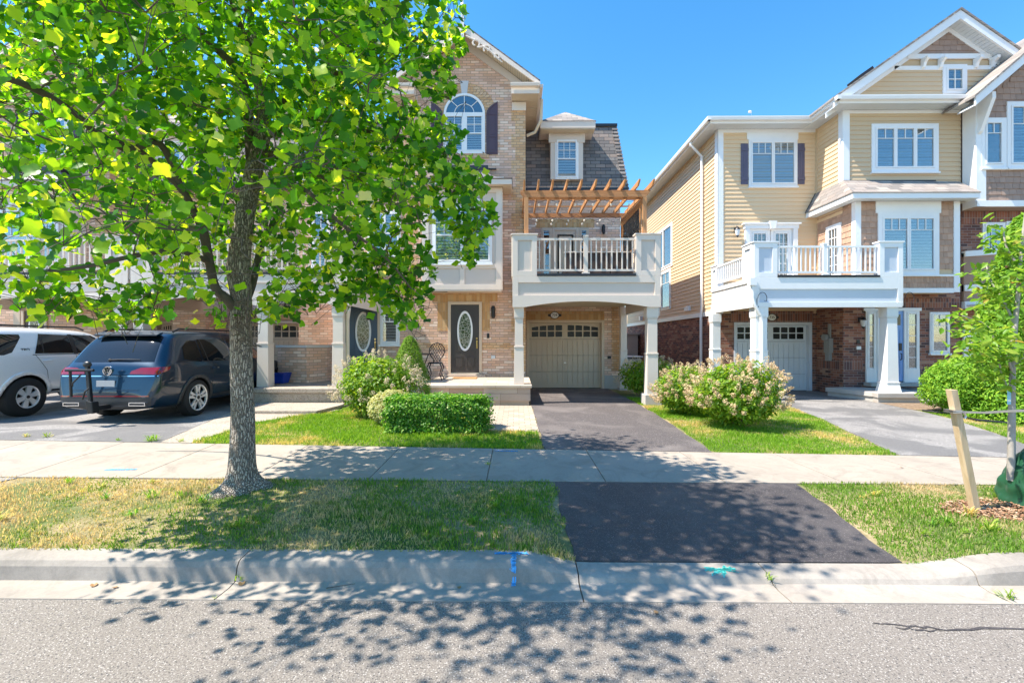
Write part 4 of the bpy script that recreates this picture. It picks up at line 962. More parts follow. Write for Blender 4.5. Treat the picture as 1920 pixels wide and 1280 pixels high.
        for sg, xs_ in ((-1, b0), (1, b1)):
            f.box(*sorted((xs_, xs_+sg*.03)), Yb-.034, Yb+.14, zb0, zb1); f.box(*sorted((xs_, xs_+sg*.03)), Yb+.141, YD-.001, zb0, zb0+.15)
        f.box(b0-.0, b1+.0, Yb-.03, YD-.001, zb0-.04, zb0-.002)
        f.build('bay_frame', M['cream'], par, bevel=.004)
        window(par, Fb, xm-.86, xm+.86, zw+.03, Z(388, Yb), 2, 'white', 'white', .06, ('hung', 3), sill=True, label='double window in the panelled bay')
        m = MB(); A = np.linspace(0, math.pi, 17); za = Z(388, Yb)+.002
        m.ring(Fb, [(xm-.62*math.cos(a), za+.34*math.sin(a)) for a in A], [(xm-.54*math.cos(a), za+.27*math.sin(a)) for a in A], .0, .04); m.build('arch_trim', M['white'], par)
        m = MB(); e0, e1 = b0-.30, b1+.30; ye = Yb-.30
        m.box(e0, e1, ye, ye+.03, zb1+.0, zb1+.17); m.box(e0, e0+.03, ye+.031, YD, zb1, zb1+.17); m.box(e1-.03, e1, ye+.031, YD, zb1, zb1+.17); m.build('bay_eave', M['cream'], par)
        s2 = MB(); soffit(s2, e0+.031, e1-.031, ye+.031, Yb-.04, zb1+.01, 'y'); soffit(s2, e0+.031, b0-.04, Yb-.035, YD, zb1+.01, 'x'); soffit(s2, b1+.04, e1-.031, Yb-.035, YD, zb1+.01, 'x'); s2.build('bay_soffit', M['ivory'], par)
        m = MB(); zr = zb1+.17; n = 9; ring = []
        zt2 = Z(313, Yb)
        for i in range(n+1):
            t = i/n; k = (1-t)**2.3; w2 = (b1-b0)/2-.42+.72*k; y2 = YD-.36-.48*k; ring.append((w2, y2, zr+(zt2-zr)*t))
        vs = []
        for w2, y2, z2 in ring: vs += [(xm-w2, YD, z2), (xm-w2, y2, z2), (xm+w2, y2, z2), (xm+w2, YD, z2)]
        m.add(vs, [(i*4+j, i*4+j+1, i*4+j+5, i*4+j+4) for i in range(n) for j in range(3)]+[(n*4, n*4+1, n*4+2, n*4+3)])
        m.build('bay_roof', M['metalroof'], par)
        m = MB(); m.box(e0-.015, e1+.015, ye-.02, YD, zr-.022, zr+.0-.001); w2, y2, z2 = ring[-1]; m.box(xm-w2-.02, xm+w2+.02, y2-.02, YD, z2-.02, z2+.12); m.box(xm-w2-.25, xm+w2+.25, YD-.05, YD, z2+.121, z2+.15); m.build('bay_flashing', M['flash'], par)
    return xm
def mansard(par, x0, x1, z0, z1, y0, y1, right=True, left=False, dormer=None):
    F = front(YG); m = MB(); xr1 = x1-(.28 if right else 0); xl1 = x0+(.28 if left else 0)
    m.add([(x0, y0, z0), (x1, y0, z0), (xr1, y1, z1), (xl1, y1, z1), (x0, 26, z0), (x1, 26, z0), (xr1, 26, z1), (xl1, 26, z1)],
          [(0, 1, 2, 3), (1, 5, 6, 2), (4, 0, 3, 7), (3, 2, 6, 7), (0, 4, 5, 1)])
    if right:                                         # lapped hip shingles
        n = 17
        for i in range(n):
            t0, t1 = i/n, (i+1)/n; a = Vector((x1, y0, z0)).lerp(Vector((xr1, y1, z1)), t0); b = Vector((x1, y0, z0)).lerp(Vector((xr1, y1, z1)), t1)
            m.prism([(a.x-.17, a.y-.035, a.z), (a.x+.035, a.y-.035, a.z), (b.x+.008, b.y-.008, b.z), (b.x-.15, b.y-.008, b.z)], (0, .03, 0))
    m.build('mansard_roof', M['shingle'], par)
    m = MB(); m.box(xl1-.02, xr1+.03, y1-.05, 26, z1+.001, z1+.09); m.build('roof_edge', M['flash'], par)
    m = MB(); m.box(x0, x1+.0, y0-.04, y0-.001, z0-.10, z0+.04); m.build('mansard_flashing', M['flash'], par)
    for xd in dormer or []:
        yd = y0-.08; Fd = front(yd); a, b = xd-.53, xd+.53; zt = Z(241, yd-.3); zb = z0+.30
        m = MB(); m.box(a, b, yd, y1+.6, zb, zt-.02); m.fb(Fd, a-.06, b+.06, .0, .05, zt-.34, zt-.05); m.fb(Fd, a, a+.16, .0, .03, zb, zt-.34); m.fb(Fd, b-.16, b, .0, .03, zb, zt-.34)
        m.fb(Fd, a+.161, b-.161, .0, .03, zb, zb+.18)
        for i in range(16): m.fb(Fd, a+.05+i*.06, a+.08+i*.06, .051, .065, zt-.12, zt-.06)
        m.build('dormer', M['creamdk'], par)
        window(par, Fd, xd-.38, xd+.38, Z(337, yd), Z(261, yd), 1, 'white', 'white', .05, ('hung', 3), sill=False, label='small dormer window')
        m = MB(); e0, e1 = xd-.88, xd+.88; ye = yd-.36; m.box(e0, e1, ye, yd+.9, zt-.02, zt+.20); m.build('dormer_eave', M['cream'], par, bevel=.01)
        s2 = MB(); soffit(s2, e0+.02, e1-.02, ye+.02, yd-.01, zt-.047, 'y'); s2.build('dormer_soffit', M['ivory'], par)
        m = MB(); p = (xd, yd+.42, zt+.88); z_ = zt+.201; ym = yd+1.2
        m.add([(e0-.02, ye-.02, z_), (e1+.02, ye-.02, z_), (e1+.02, ym, z_), (e0-.02, ym, z_), p, (xd, ym, zt+.88)], [(0, 1, 4), (1, 2, 5, 4), (3, 0, 4, 5), (2, 3, 5), (0, 3, 2, 1)]); m.build('dormer_roof', M['shinglelt'], par)
def balcony(par, x0, x1, yf, yb, zs, arches, pw, mat='cream', inner='creamdk', soff='ivory', left_side=True, right_side=True):
    """zs: bottom, arch crown, board top, recess top, deck, top of corner posts"""
    F = front(yf); zbot, zarc, z3, z4, zdk, ztop = zs
    pts = [(x0, zbot)]
    for (a, b) in arches:
        for t in np.linspace(0, 1, 15): u = a+(b-a)*t; pts.append((u, zbot+(zarc-zbot)*(1-(2*t-1)**2)))
    pts += [(x1, zbot), (x1, z3), (x0, z3)]
    m = MB(); m.fp(F, pts, -.05, .045); m.build('arched_fascia', M[mat], par)
    m = MB(); m.fb(F, x0+.02, x1-.02, -.10, .0, z3+.001, zdk-.001); m.build('balcony_panel', M[inner], par)
    m = MB(); m.fb(F, x0, x0+.14, .001, .031, z3+.001, zdk); m.fb(F, x1-.14, x1, .001, .031, z3+.001, zdk); m.fb(F, x0+.141, x1-.141, .001, .031, z4, zdk); m.build('balcony_trim', M[mat], par, bevel=.003)
    m = MB(); m.fb(F, x0+pw+.002, x1-pw-.002, -.12, .05, zdk+.001, zdk+.06); m.build('deck_edge', M['flash'], par)
    m = MB(); m.box(x0+.05, x1-.05, yf+.101, yb, zdk-.14, zdk-.01); m.build('deck', M['concrete'], par)
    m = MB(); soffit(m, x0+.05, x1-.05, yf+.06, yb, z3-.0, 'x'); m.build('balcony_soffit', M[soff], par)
    for (a, b) in ((x0, x0+pw), (x1-pw, x1)): panelbox(par, 'corner_post', F, a, b, zdk+.002, ztop, .18, mat, inner, .13)
    for side, xs_, on in ((-1, x0, left_side), (1, x1, right_side)):
        if not on: continue
        Fs = leftf(x0) if side < 0 else rightf(x1)
        m = MB(); m.fb(Fs, yf+.006, yb, -.06, .0, zbot+.1, zdk); m.fb(Fs, yf+.006, yb, .001, .03, zbot, zbot+.28); m.fb(Fs, yf+.006, yb, .001, .03, zdk-.12, zdk); m.build('side_fascia', M[mat], par)
        panelbox(par, 'corner_post', Fs, yf+.02, yf+.55, zdk+.002, ztop-.002, .16, mat, inner, .12, w=-.002)
        panelbox(par, 'corner_post', Fs, yb-.45, yb-.03, zdk+.002, ztop-.25, .16, mat, inner, .12, w=-.002)
        railing(par, Fs, yf+.551, yb-.451, zdk+.1, ztop-.27, mat, int((yb-yf-1)/.12))
# ---- townhouse 739
T = thing('townhouse', ((XA+XC)/2, YD, .3), 'tan brick townhouse with charcoal oval glass door, pergola balcony and grey brown mansard roof', 'townhouse')
F = front(YD); FG = front(YG); zporch = Z(701, YD, 872); zgar = Z(727, YG)
xm = gable_block(T, XA, XB, 0)
gx0, gx1 = X(987, YG), X(1133, YG); zg1 = Z(600, YG)
m = MB(); zw1 = 6.95                                    # body wall round the garage opening
m.box(XB+.001, gx0-.001, YG, 26, 0, zw1); m.box(gx1+.001, XC, YG, 26, 0, zw1); m.box(gx0-.001, gx1+.001, YG, 26, zg1+.001, zw1); m.build('brick_wall', M['brick'], T)
garage(T, FG, gx0, gx1, zgar-.02, zg1, 'taupe', 'taupedk')
m = MB(); m.fb(FG, gx0, gx1, .0, .012, zg1+.002, zg1+.29); m.build('soldier_course', M['soldier'], T)
m = MB(); m.fb(FG, XC-.28, XC+.006, -.3, .010, .9, 3.4); m.build('quoin', M['quoin'], T)
m = MB(); m.fb(FG, gx1+.005, XC+.01, .0, .03, 0, zgar+.42); m.fb(FG, XB+.01, gx0-.005, .0, .03, 0, zgar+.42); m.build('concrete_footing', M['concrete'], T)
dx0, dx1 = X(845.5, YD), X(898.5, YD); dzt = Z(571, YD)
frontdoor(T, F, dx0, dx1, zporch, dzt, 'door', 'taupedk')
m = MB(); m.fb(F, dx0-.55, dx1+.55, .0, .012, dzt+.095, dzt+.42); m.fb(F, dx0-.40, dx0-.09, .0, .011, dzt-.78, dzt+.094); m.fb(F, dx1+.09, dx1+.32, .0, .011, dzt-.78, dzt+.094); m.build('soldier_course', M['soldier'], T)
m = MB(); zbd = Z(654, YD); m.fb(F, XA+.05, dx0-.09, .0, .010, zbd, zbd+.18); m.fb(F, dx1+.09, XB-.44, .0, .010, zbd, zbd+.18); m.build('band_course', M['quoin'], T)
m = MB(); m.fb(F, dx0-.22, dx1+.20, .0, .22, zporch-.13, zporch-.002); m.build('door_sill', M['stone'], T, bevel=.01)
m = MB(); m.fb(F, dx1+.235, dx1+.305, .0, .03, Z(634, YD), Z(625, YD)); m.build('doorbell', M['black'], T, bevel=.004)
m = MB(); m.fb(F, dx1+.36, dx1+.48, .0, .03, Z(672, YD), Z(667, YD)+.01); m.build('outlet_cover', M['blind'], T)
walllamp(T, F, X(925, YD), Z(585, YD), 1.0, 'black cylinder lamp right of the front door')
m = MB(); m.fb(FG, X(1139, YG), X(1145, YG), .0, .07, Z(672, YG), Z(667, YG)); m.build('outlet_box', M['black'], T)
mansard(T, XB+.002, XC+.26, Z(356, YG), Z(238, YG+.5), YG-.02, YG+.52, True, False, [X(1062, YG)])
# rear wall of the balcony: door with side lights
zdk = Z(518, YB); zs = (Z(576, YB), Z(565, YB), Z(554, YB), Z(530, YB), zdk, Z(441, YB))
bx0, bx1 = X(961, YB), X(1238, YB)
balcony(T, bx0, bx1, YB, YG-.001, zs, [(bx0+.28, bx1-.28)], .60, left_side=False, right_side=False)
Fs = rightf(bx1); m = MB(); m.fb(Fs, YB+.006, YG-.5, -.06, .0, zs[0]+.02, zdk); m.build('side_fascia', M['creamdk'], T)
panelbox(T, 'corner_post', Fs, YB+.02, YB+.55, zdk+.002, zs[5]-.002, .16, 'cream', 'creamdk', .12, w=-.002); railing(T, Fs, YB+.56, YG-.5, zdk+.1, zs[5]-.27, 'cream', 22)
Fs = leftf(bx0); m = MB(); m.fb(Fs, YB+.006, YD-.001, -.06, .0, zs[0]+.0, zdk); m.build('side_fascia', M['cream'], T); panelbox(T, 'corner_post', Fs, YB+.02, YB+.55, zdk+.002, zs[5]-.002, .16, 'cream', 'creamdk', .12, w=-.002)
railing(T, Fs, YB+.56, YD-.02, zdk+.1, zs[5]-.27, 'cream', 12)
pm = X(1099, YB-.03)
railing(T, front(YB+.06), bx0+.602, bx1-.602, zdk+.13, Z(446, YB), 'cream', 19, [pm])
Fw = front(YG); dw0, dw1 = X(1040, YG), X(1080, YG); zd0, zd1 = zdk+.02, zdk+2.05
o = frontdoor(T, Fw, dw0, dw1, zd0, zd1, 'taupe', 'taupedk', oval=False)
m = MB(); boxring(Fw, dw0+.09, dw1-.09, zd0+.30, zd1-.14, .05, .001, .02, m); m.build('glazing_bead', M['white'], o); MB().fb(Fw, dw0+.13, dw1-.13, .001, .008, zd0+.34, zd1-.18).build('glazing', M['carglass'], o)
m = MB(); 
for k in (1, 2): m.fb(Fw, dw0+.13+(dw1-dw0-.26)*k/3-.008, dw0+.13+(dw1-dw0-.26)*k/3+.008, .009, .016, zd0+.34, zd1-.18)
for k in (1, 2, 3, 4): m.fb(Fw, dw0+.13, dw1-.13, .009, .015, zd0+.34+(zd1-zd0-.52)*k/5-.008, zd0+.34+(zd1-zd0-.52)*k/5+.008)
m.build('muntin', M['white'], o)
for (a, b) in ((dw0-.45, dw0-.09), (dw1+.09, dw1+.42)):
    window(T, Fw, a, b, zd0, zd1+.08, 1, 'taupedk', 'taupedk', .045, ('grid', 1, 5), blind=None, sill=False, label='tall side light beside the balcony door')
m = MB(); m.fb(Fw, dw0-.6, dw1+.6, .0, .012, zd1+.09, zd1+.38); m.build('soldier_course', M['soldier'], T)
walllamp(T, Fw, X(1131, YG), Z(431, YG), .85, 'black lamp on the balcony wall')
# columns
column(T, X(973, YB+.12), YB+.13, Z(720, YB), zs[0], .125, .10, 'cream', Z(650, YB), label='left front column standing on the porch')
column(T, X(1221, YB+.12), YB+.13, Z(739, YB), zs[0], .14, .12, 'cream', Z(663, YB), .20, label='right front column beside the lawn')
column(T, X(1168, 14.75), 14.72, Z(727, 14.75), zs[2]-.01, .12, .10, 'cream', Z(656, 14.75), .16)
m = MB(); x_ = bx1+.03; m.tube([(x_, YB+.5, zs[0]+.12), (x_+.07, YB+.5, zs[0]-.0), (x_+.07, YB+.5, zs[0]-.14), (x_-.08, YB+.42, zs[0]-.33), (x_-.14, YB+.38, zs[0]-.6), (x_-.14, YB+.38, g1(x_, YB)+.15)], .045, 8); m.build('downspout', M['creamdk'], T, smooth='auto')
m = MB(); xx = XB+.36; m.tube([(XB+.50, YD+.1, EAVE-.12), (XB+.48, YD+.1, EAVE-.75), (XB+.30, YD+.3, EAVE-1.02), (XB+.05, YD+.35, EAVE-1.10)], .045, 8); m.build('downspout', M['ivory'], T, smooth='auto')
# porch with steps
px0 = X(765, 10.95); px1 = X(996, 10.95); zpt = Z(722, 10.95)
m = MB(); m.box(px0, px1-.02, 10.97, YD, zpt-.38, zpt-.07); m.box(X(915, 10.98), px1-.05, 11.0, YD, 0, zpt-.381); m.box(px0+.05, X(915, 10.98)-.01, 11.35, YD, 0, zpt-.381); m.build('porch_base', bricks('porch_blocks', [(.42, .30, .22), (.50, .37, .28), (.46, .34, .27), (.52, .40, .32)], (.22, .15, .11), .82, .295, m=.008, var=.15), T)
m = MB(); m.box(px0-.03, px1+.02, 10.93, YD, zpt-.069, zpt); m.build('porch_top', M['stonetop'], T, bevel=.012)
m = MB(); m.box(X(815, 10.6), X(908, 10.6), 10.62, 11.34, Z(755, 10.6)-.3, Z(742, 10.6)); m.build('porch_step', M['stone'], T, bevel=.01)
MB().box(X(846, 13.0), X(893, 13.0), 12.95, 13.32, zpt+.001, zpt+.02)
tag(MB().box(X(848, 12.8), X(893, 12.8), 12.75, 13.2, zpt+.001, zpt+.02).build('doormat', plain('coir_mat', (.42, .22, .08), .95, .2, 40), None), 'orange brown coir doormat on the porch before the charcoal door', 'doormat')
plaque(FG, X(1040, YG), Z(591, YG), '739', 'oval black and white plaque reading 739 above the taupe garage door')
# ---- townhouse 741: garage, blue door, half wall, porch
U = thing('townhouse', (-6.3, YD, .3), 'tan brick townhouse behind the big tree with navy oval glass door and half brick wall', 'townhouse')
XU0, XU1 = -9.7, XA-.001; XV = X(588, YD)
m = MB(); g0, g1x = -9.42, X(576, YG)
ud0, ud1 = X(645, YD), X(678, YD)
m.box(X(640, YD)-.25, XU1, YD, 26, 0, 6.9); m.box(g1x+.001, X(640, YD)-.251, YG-.6, 26, 0, 6.9); m.box(XU0, g0-.001, YG, 26, 0, 6.9); m.box(g0-.001, g1x+.001, YG, 26, zg1+.001, 6.9); m.build('brick_wall', M['brick'], U)
garage(U, FG, g0, g1x, zgar, zg1-.02, 'taupe', 'taupedk'); m = MB(); m.fb(FG, g0, g1x, .0, .012, zg1+.002, zg1+.29); m.build('soldier_course', M['soldier'], U)
zup = Z(727, 11.2)+.02
frontdoor(U, F, X(655, YD), X(655, YD)+.86, zup+.12, zup+2.2, 'navy', 'taupedk', hand=1)
m = MB(); m.fb(F, X(640, YD)-.2, X(655, YD)+1.1, .0, .012, zup+2.30, zup+2.62); m.build('soldier_course', M['soldier'], U)
walllamp(U, F, X(692, YD), Z(588, YD), 1, 'black lamp right of the navy door')
m = MB(); m.fb(F, X(684, YD), X(688, YD), .0, .03, Z(634, YD), Z(625, YD)); m.build('doorbell', M['black'], U)
window(U, F, X(712, YD), X(750, YD), Z(646, YD), Z(560, YD), 1, 'white', 'white', .06, ('hung', 2), label='ground floor window right of the navy door')
window(U, F, X(690, YD), X(752, YD), Z(480, YD), Z(395, YD), 2, 'white', 'white', .06, ('hung', 2), label='second floor window behind the tree')
window(U, front(YG-.6), -7.7+1.2, -7.7+2.3, 3.9, 6.0, 2, 'white', 'white', .06, ('hung', 2), sill=False, label='balcony doors behind the tree')
mansard(U, XU0, XU1, 6.85, Z(238, YG+.5), YG-.62, YG+.2, False, False, [X(352, YG), X(600, YG)])
m = MB(); m.box(X(640, YD)-.30, XU1, YD-.1, YG-.6, 6.9, 6.98); m.build('roof_edge', M['flash'], U)
zsu = tuple(z for z in (Z(573, YB), Z(556, YB), Z(548, YB), Z(530, YB), Z(514, YB), Z(441, YB)))
ub0, ub1 = -9.55, X(655, YB)
cx1, cx2 = X(498, YB+.13), X(637, YB+.13)
balcony(U, ub0, ub1, YB, YD-.002, zsu, [(ub0+.3, cx1-.14), (cx1+.14, cx2-.12)], .55)
railing(U, front(YB+.06), ub0+.552, ub1-.552, zsu[4]+.13, Z(446, YB), 'cream', 32, [(ub0+ub1)/2])
for xx, lb in ((ub0+.16, None), (cx1, 'column nearest the tree trunk'), (cx2, 'column beside the navy door')):
    column(U, xx, YB+.13, zup-.001 if lb else .45, zsu[0], .145, .125, 'cream', Z(644, YB), label=lb)
m = MB(); m.tube([(cx2+.25, YB+.10, zsu[0]+.0), (cx2+.25, YB+.06, zsu[0]-.12), (cx2+.17, YB+.20, zsu[0]-.35), (cx2+.17, YB+.22, zup+.0)], .045, 8); m.build('downspout', M['cream'], U, smooth='auto')
hw0, hw1 = X(522, 12.6), X(614, 13.0)
m = MB(); hp = [(hw0, 12.55), (X(575, 12.3), 12.3), (X(612, 12.9), 12.95), (X(612, 12.9), 13.3), (hw0, 13.0)]
m.prism([(a, b, zup) for a, b in hp], (0, 0, .95)); m.build('half_wall', M['brick'], U)
m = MB(); c0 = (sum(p[0] for p in hp)/5, sum(p[1] for p in hp)/5); m.prism([(c0[0]+(a-c0[0])*1.06, c0[1]+(b-c0[1])*1.12, zup+.951) for a, b in hp], (0, 0, .07)); m.build('half_wall_cap', M['keystone'], U, bevel=.01)
m = MB(); m.box(X(474, 10.95), X(645, 10.95), 10.9, YD, 0, zup-.12); m.box(X(474, 10.9)-.02, X(648, 10.9)+.02, 10.86, YD, zup-.119, zup-.002); m.build('porch_slab', M['aggregate'], U, bevel=.02)
zl = Z(768, 9.75)
m = MB(); pl = [(X(470, 9.7), 9.62), (X(592, 9.62), 9.62), (X(600, 9.75), 9.72), (X(646, 10.8), 10.4), (X(650, 10.85), 10.85), (X(470, 10.85), 10.85)]
m.prism([(a, b, 0) for a, b in pl], (0, 0, zl-.07)); m.prism([(a+(.03 if a > -4.4 else 0), b-(.03 if b < 10.8 else 0), zl-.069) for a, b in pl], (0, 0, .068)); m.build('porch_step', M['aggregate'], U, bevel=.012)
bn = thing('storage_bin', (X(519, 12.4), 12.3, zup), 'bright blue plastic bin on the porch between column and half brick wall', 'bin')
xb_ = X(519, 12.2); m = MB(); m.add([(xb_+a*.22, 12.25+b*.16, zup+c*.0+.001) for a, b, c in ((-1, -1, 0), (1, -1, 0), (1, 1, 0), (-1, 1, 0))]+[(xb_+a*.27, 12.25+b*.2, zup+.24) for a, b in ((-1, -1), (1, -1), (1, 1), (-1, 1))], [(0, 3, 2, 1), (4, 5, 6, 7), (0, 1, 5, 4), (1, 2, 6, 5), (2, 3, 7, 6), (3, 0, 4, 7)])
m.build('bin_body', M['bluebin'], bn, bevel=.01); m = MB(); m.box(xb_-.29, xb_+.29, 12.03, 12.47, zup+.241, zup+.275); m.build('bin_lid', M['bluebin'], bn, bevel=.01)
# ---- townhouse 743
V3 = thing('townhouse', (-13, YD, .3), 'tan brick townhouse at the left edge with brown door behind the silver car', 'townhouse')
vx0, vx1 = X(-20, YD), X(205, YD)
gable_block(V3, vx0, vx1, 0, True)
m = MB(); h0, h1 = -12.0+.0, X(350, YG)
m.box(vx1+.001, XU0-.001, YG, 26, zg1+.001, 6.9); m.box(vx1+.001, h0-.001, YG, 26, 0, zg1); m.box(h1+.001, XU0-.001, YG, 26, 0, zg1)
m.box(X(362, YG)-.0, XU0-.001, YG-.9, YG-.001, 0, zg1+.4); m.build('brick_wall', M['brick'], V3)
garage(V3, FG, h0, h1, zgar, zg1-.02, 'taupe', 'taupedk')
frontdoor(V3, F, X(47, YD), X(85, YD), .95, 3.0, 'browndoor', 'taupedk'); m = MB(); m.fb(F, X(28, YD), X(44, YD)-.06, .0, .05, .9, 3.1); m.build('pilaster', M['taupedk'], V3)
coachlamp(V3, F, X(8, YD), Z(560, YD), 'lantern left of the brown door')
mansard(V3, vx1+.001, XU0-.002, 6.85, Z(238, YG+.5), YG-.62, YG+.2, False, False, None)
balcony(V3, -14.2, -9.62, YB, YG-.002, zsu, [(-13.8, -9.95)], .55)
railing(V3, front(YB+.06), -14.2+.552, -9.62-.552, zsu[4]+.13, Z(446, YB), 'cream', 26, [-11.9])
for xx in (-14.0, -9.85): column(V3, xx, YB+.13, .3, zsu[0], .145, .125, 'cream', 1.7)
# ---- siding house 735
YL, YR, YF = 14.8, 13.6, 12.2                         # left section wall, right section wall, balcony front
H = thing('detached_house', (10, YL, .2), 'yellow sided house with white trim, pale balcony, brick ground floor and grey garage door', 'house')
x0, xk = X(1346, YL), X(1531, YL); xr2 = X(1801, YR); FL, FR = front(YL), front(YR); FSl = leftf(x0); FK = leftf(xk)
zbk = Z(588, YL, 1320); zev = Z(243, YL, 1400); zev2 = Z(207, YR, 1680); YE = 27.0
gx0, gx1 = X(1376, YL), X(1522, YL); zg0, zg1_ = Z(733, YL, 1450), Z(604, YL, 1450)
m = MB()
m.box(x0, gx0-.001, YL, YE, 0, zbk); m.box(gx1+.001, xk-.001, YL, YE, 0, zbk); m.box(gx0-.001, gx1+.001, YL, YE, zg1_+.001, zbk)
m.box(xk, xr2, YR, YE, 0, Z(548, YR, 1700)); m.build('brick_wall', M['redbrick'], H)
m = MB(); m.box(x0+.01, xk-.002, YL+.005, YE, zbk+.001, zev); m.box(xk+.01, xr2-.002, YR+.005, YE, Z(548, YR, 1700)+.001, zev2); m.build('wall_core', M['sidingb'], H)
garage(H, FL, gx0, gx1, zg0, zg1_, 'whitegar', 'whitepanel', 'square')
m = MB(); m.fb(FL, gx0-.1, gx1+.05, .0, .012, zg1_+.002, zg1_+.36); m.build('soldier_course', M['redsoldier'], H)
m = MB(); laps(m, FSl, YL, YE, zbk+.1, zev, .135, .024); laps(m, FL, x0, xk, zbk+.1, zev, .135, .022); m.build('siding', M['siding'], H, fix=False)
zsk = Z(347, YR, 1650); 
m = MB(); laps(m, FK, YR, YL, Z(400, YR, 1590), zev2, .135, .022); m.build('siding', M['siding'], H, 'yellow siding of the return wall', fix=False)
m = MB(); laps(m, FR, xk, xr2, zsk-.4, zev2, .135, .022); m.build('siding', M['sidingb'], H, 'beige siding of the right section', fix=False)
# white boards
m = MB(); t = .17
m.fb(FL, x0-.02, x0+t, .0, .03, zbk, zev); m.fb(FSl, YL-.03, YL+t, .0, .028, zbk, zev)
m.fb(FSl, YL-.03, YE, .0, .05, zbk-.04, zbk+.11); m.fb(FL, x0+t+.001, xk, .0, .03, zev-.11, zev)
m.fb(FR, xk-.02, xk+t, .0, .035, zsk-.2, zev2); m.fb(FK, YR-.03, YR+.16, .0, .033, zsk-.2, zev2); m.fb(FR, xk+t+.001, xr2, .0, .03, zev2-.10, zev2)
m.build('corner_board', M['white'], H, bevel=.003)
m = MB(); m.fb(FK, YL-.05, YL-.012, .0, .05, Z(400, YL, 1531), zev); m.build('corner_bead', M['sidingb'], H)
# eaves: soffit, gutter, roofs
ovh = .42; g = MB(); s = MB(); f = MB()
soffit(s, x0-ovh, xk-.01, YL-ovh, YL-.031, zev+.0, 'y'); soffit(s, x0-ovh, x0-.001, YL-.03, YE, zev+.0, 'x')
soffit(s, xk-ovh, xr2+.0, YR-ovh, YR-.036, zev2, 'y'); soffit(s, xk-ovh, xk-.001, YR-.035, YL+.5, zev2, 'x')
f.box(x0-ovh-.02, xk-ovh, YL-ovh-.02, YL-ovh, zev-.01, zev+.16); f.box(x0-ovh-.02, x0-ovh, YL-ovh+.001, YE, zev-.01, zev+.16)
f.box(xk-ovh-.02, xr2-.05, YR-ovh-.02, YR-ovh, zev2-.01, zev2+.16); f.box(xk-ovh-.02, xk-ovh, YR-ovh+.001, YL+3, zev2-.01, zev2+.16)
gutter_run(g, [(x0-ovh-.12, YL-ovh-.021, zev+.17), (xk-ovh, YL-ovh-.021, zev+.17)]); gutter_run(g, [(x0-ovh-.021, YE, zev+.17), (x0-ovh-.021, YL-ovh-.14, zev+.17)])
gutter_run(g, [(xk-ovh-.12, YR-ovh-.021, zev2+.17), (xr2-.06, YR-ovh-.021, zev2+.17)]); gutter_run(g, [(xk-ovh-.021, YL+1.5, zev2+.17), (xk-ovh-.021, YR-ovh-.14, zev2+.17)])
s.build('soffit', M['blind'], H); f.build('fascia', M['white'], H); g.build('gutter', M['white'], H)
m = MB(); a, b = x0-ovh, xk-ovh; zz = zev+.17
m.add([(a, YL-ovh, zz), (xk+.5, YL-ovh, zz), (a, YE+.4, zz), (xk+.5, YE+.4, zz), (a+3.2, YL-ovh+3.2, zz+.9), (xk+.5, YL-ovh+3.2, zz+.9), (a+3.2, YE-3, zz+.9), (xk+.5, YE-3, zz+.9)], [(0, 1, 5, 4), (0, 4, 6, 2), (2, 6, 7, 3), (4, 5, 7, 6), (0, 2, 3, 1), (1, 3, 7, 5)]); m.build('roof', M['shinglelt'], H, 'low hipped roof')
# main gable
xp, zpk = X(1808, YR-.5), Z(17, YR-.5, 1808); xe = xk-ovh-.12; sl_ = (zpk-(zev2+.10))/(xp-xe)
def zr(x): return zpk-abs(x-xp)*sl_
ze_ = zev2+.12; zin = lambda x: zr(x)-.36
FGb = front(YR-.02)
m = MB(); m.fp(FGb, [(xe+.5, zev2+.165), (xp+3.6, zev2+.165), (xp+3.6, zin(xp+3.6)+.3), (xp, zin(xp)+.25), (xe+.5, zev2+.17)], -.3, -.02); m.build('gable_core', M['sidingb'], H)
zsh = Z(106, YR, 1790)
il = lambda z: xp-(zpk-.26-z)/sl_; ir = lambda z: xp+(zpk-.26-z)/sl_
m = MB(); laps(m, FGb, 0, 0, zev2+.16, zsh-.3, .135, .022, il, ir); m.build('siding', M['sidingb'], H, 'beige siding in the gable', fix=False)
m = MB(); shakes(m, FGb, 0, 0, zsh+.001, zpk-.28, .16, .022, il, ir, 4, .14, .26); m.build('shake_siding', M['shakedk'], H, fix=False)
m = MB(); m.fb(FGb, il(zsh)-.1, ir(zsh)+.1, .0, .05, zsh-.10, zsh+.04); m.fb(FGb, il(zsh-.3)-.05, ir(zsh-.3)+.05, .0, .03, zsh-.42, zsh-.3)
m.build('gable_band', M['white'], H)
m = MB()
for px in (1728, 1760, 1826, 1857):
    u = X(px, YR); m.fp(Fr((u-.05, YR-.02, 0), (0, -1, 0), (1, 0, 0)), [(.0, zsh-.11), (.24, zsh-.11), (.24, zsh-.18), (.13, zsh-.25), (.09, zsh-.38), (.0, zsh-.41)], .0, .08)
m.build('gable_bracket', M['white'], H)
m = MB(); yo = YR-.38
for sg in (-1, 1):
    far = xe if sg < 0 else xp+3.9; P2 = [(far, zr(far)+.05), (xp, zpk+.05), (xp, zpk-.20), (far, zr(far)-.20)]
    m.fp(front(yo), P2 if sg > 0 else P2[::-1], -.03, .02)
    P3 = [(far, zr(far)-.20), (xp, zpk-.20), (xp, zpk-.34), (far, zr(far)-.34)]
    m.fp(FGb, P3 if sg > 0 else P3[::-1], .0, .03)
m.build('rake_board', M['white'], H)
m = MB()
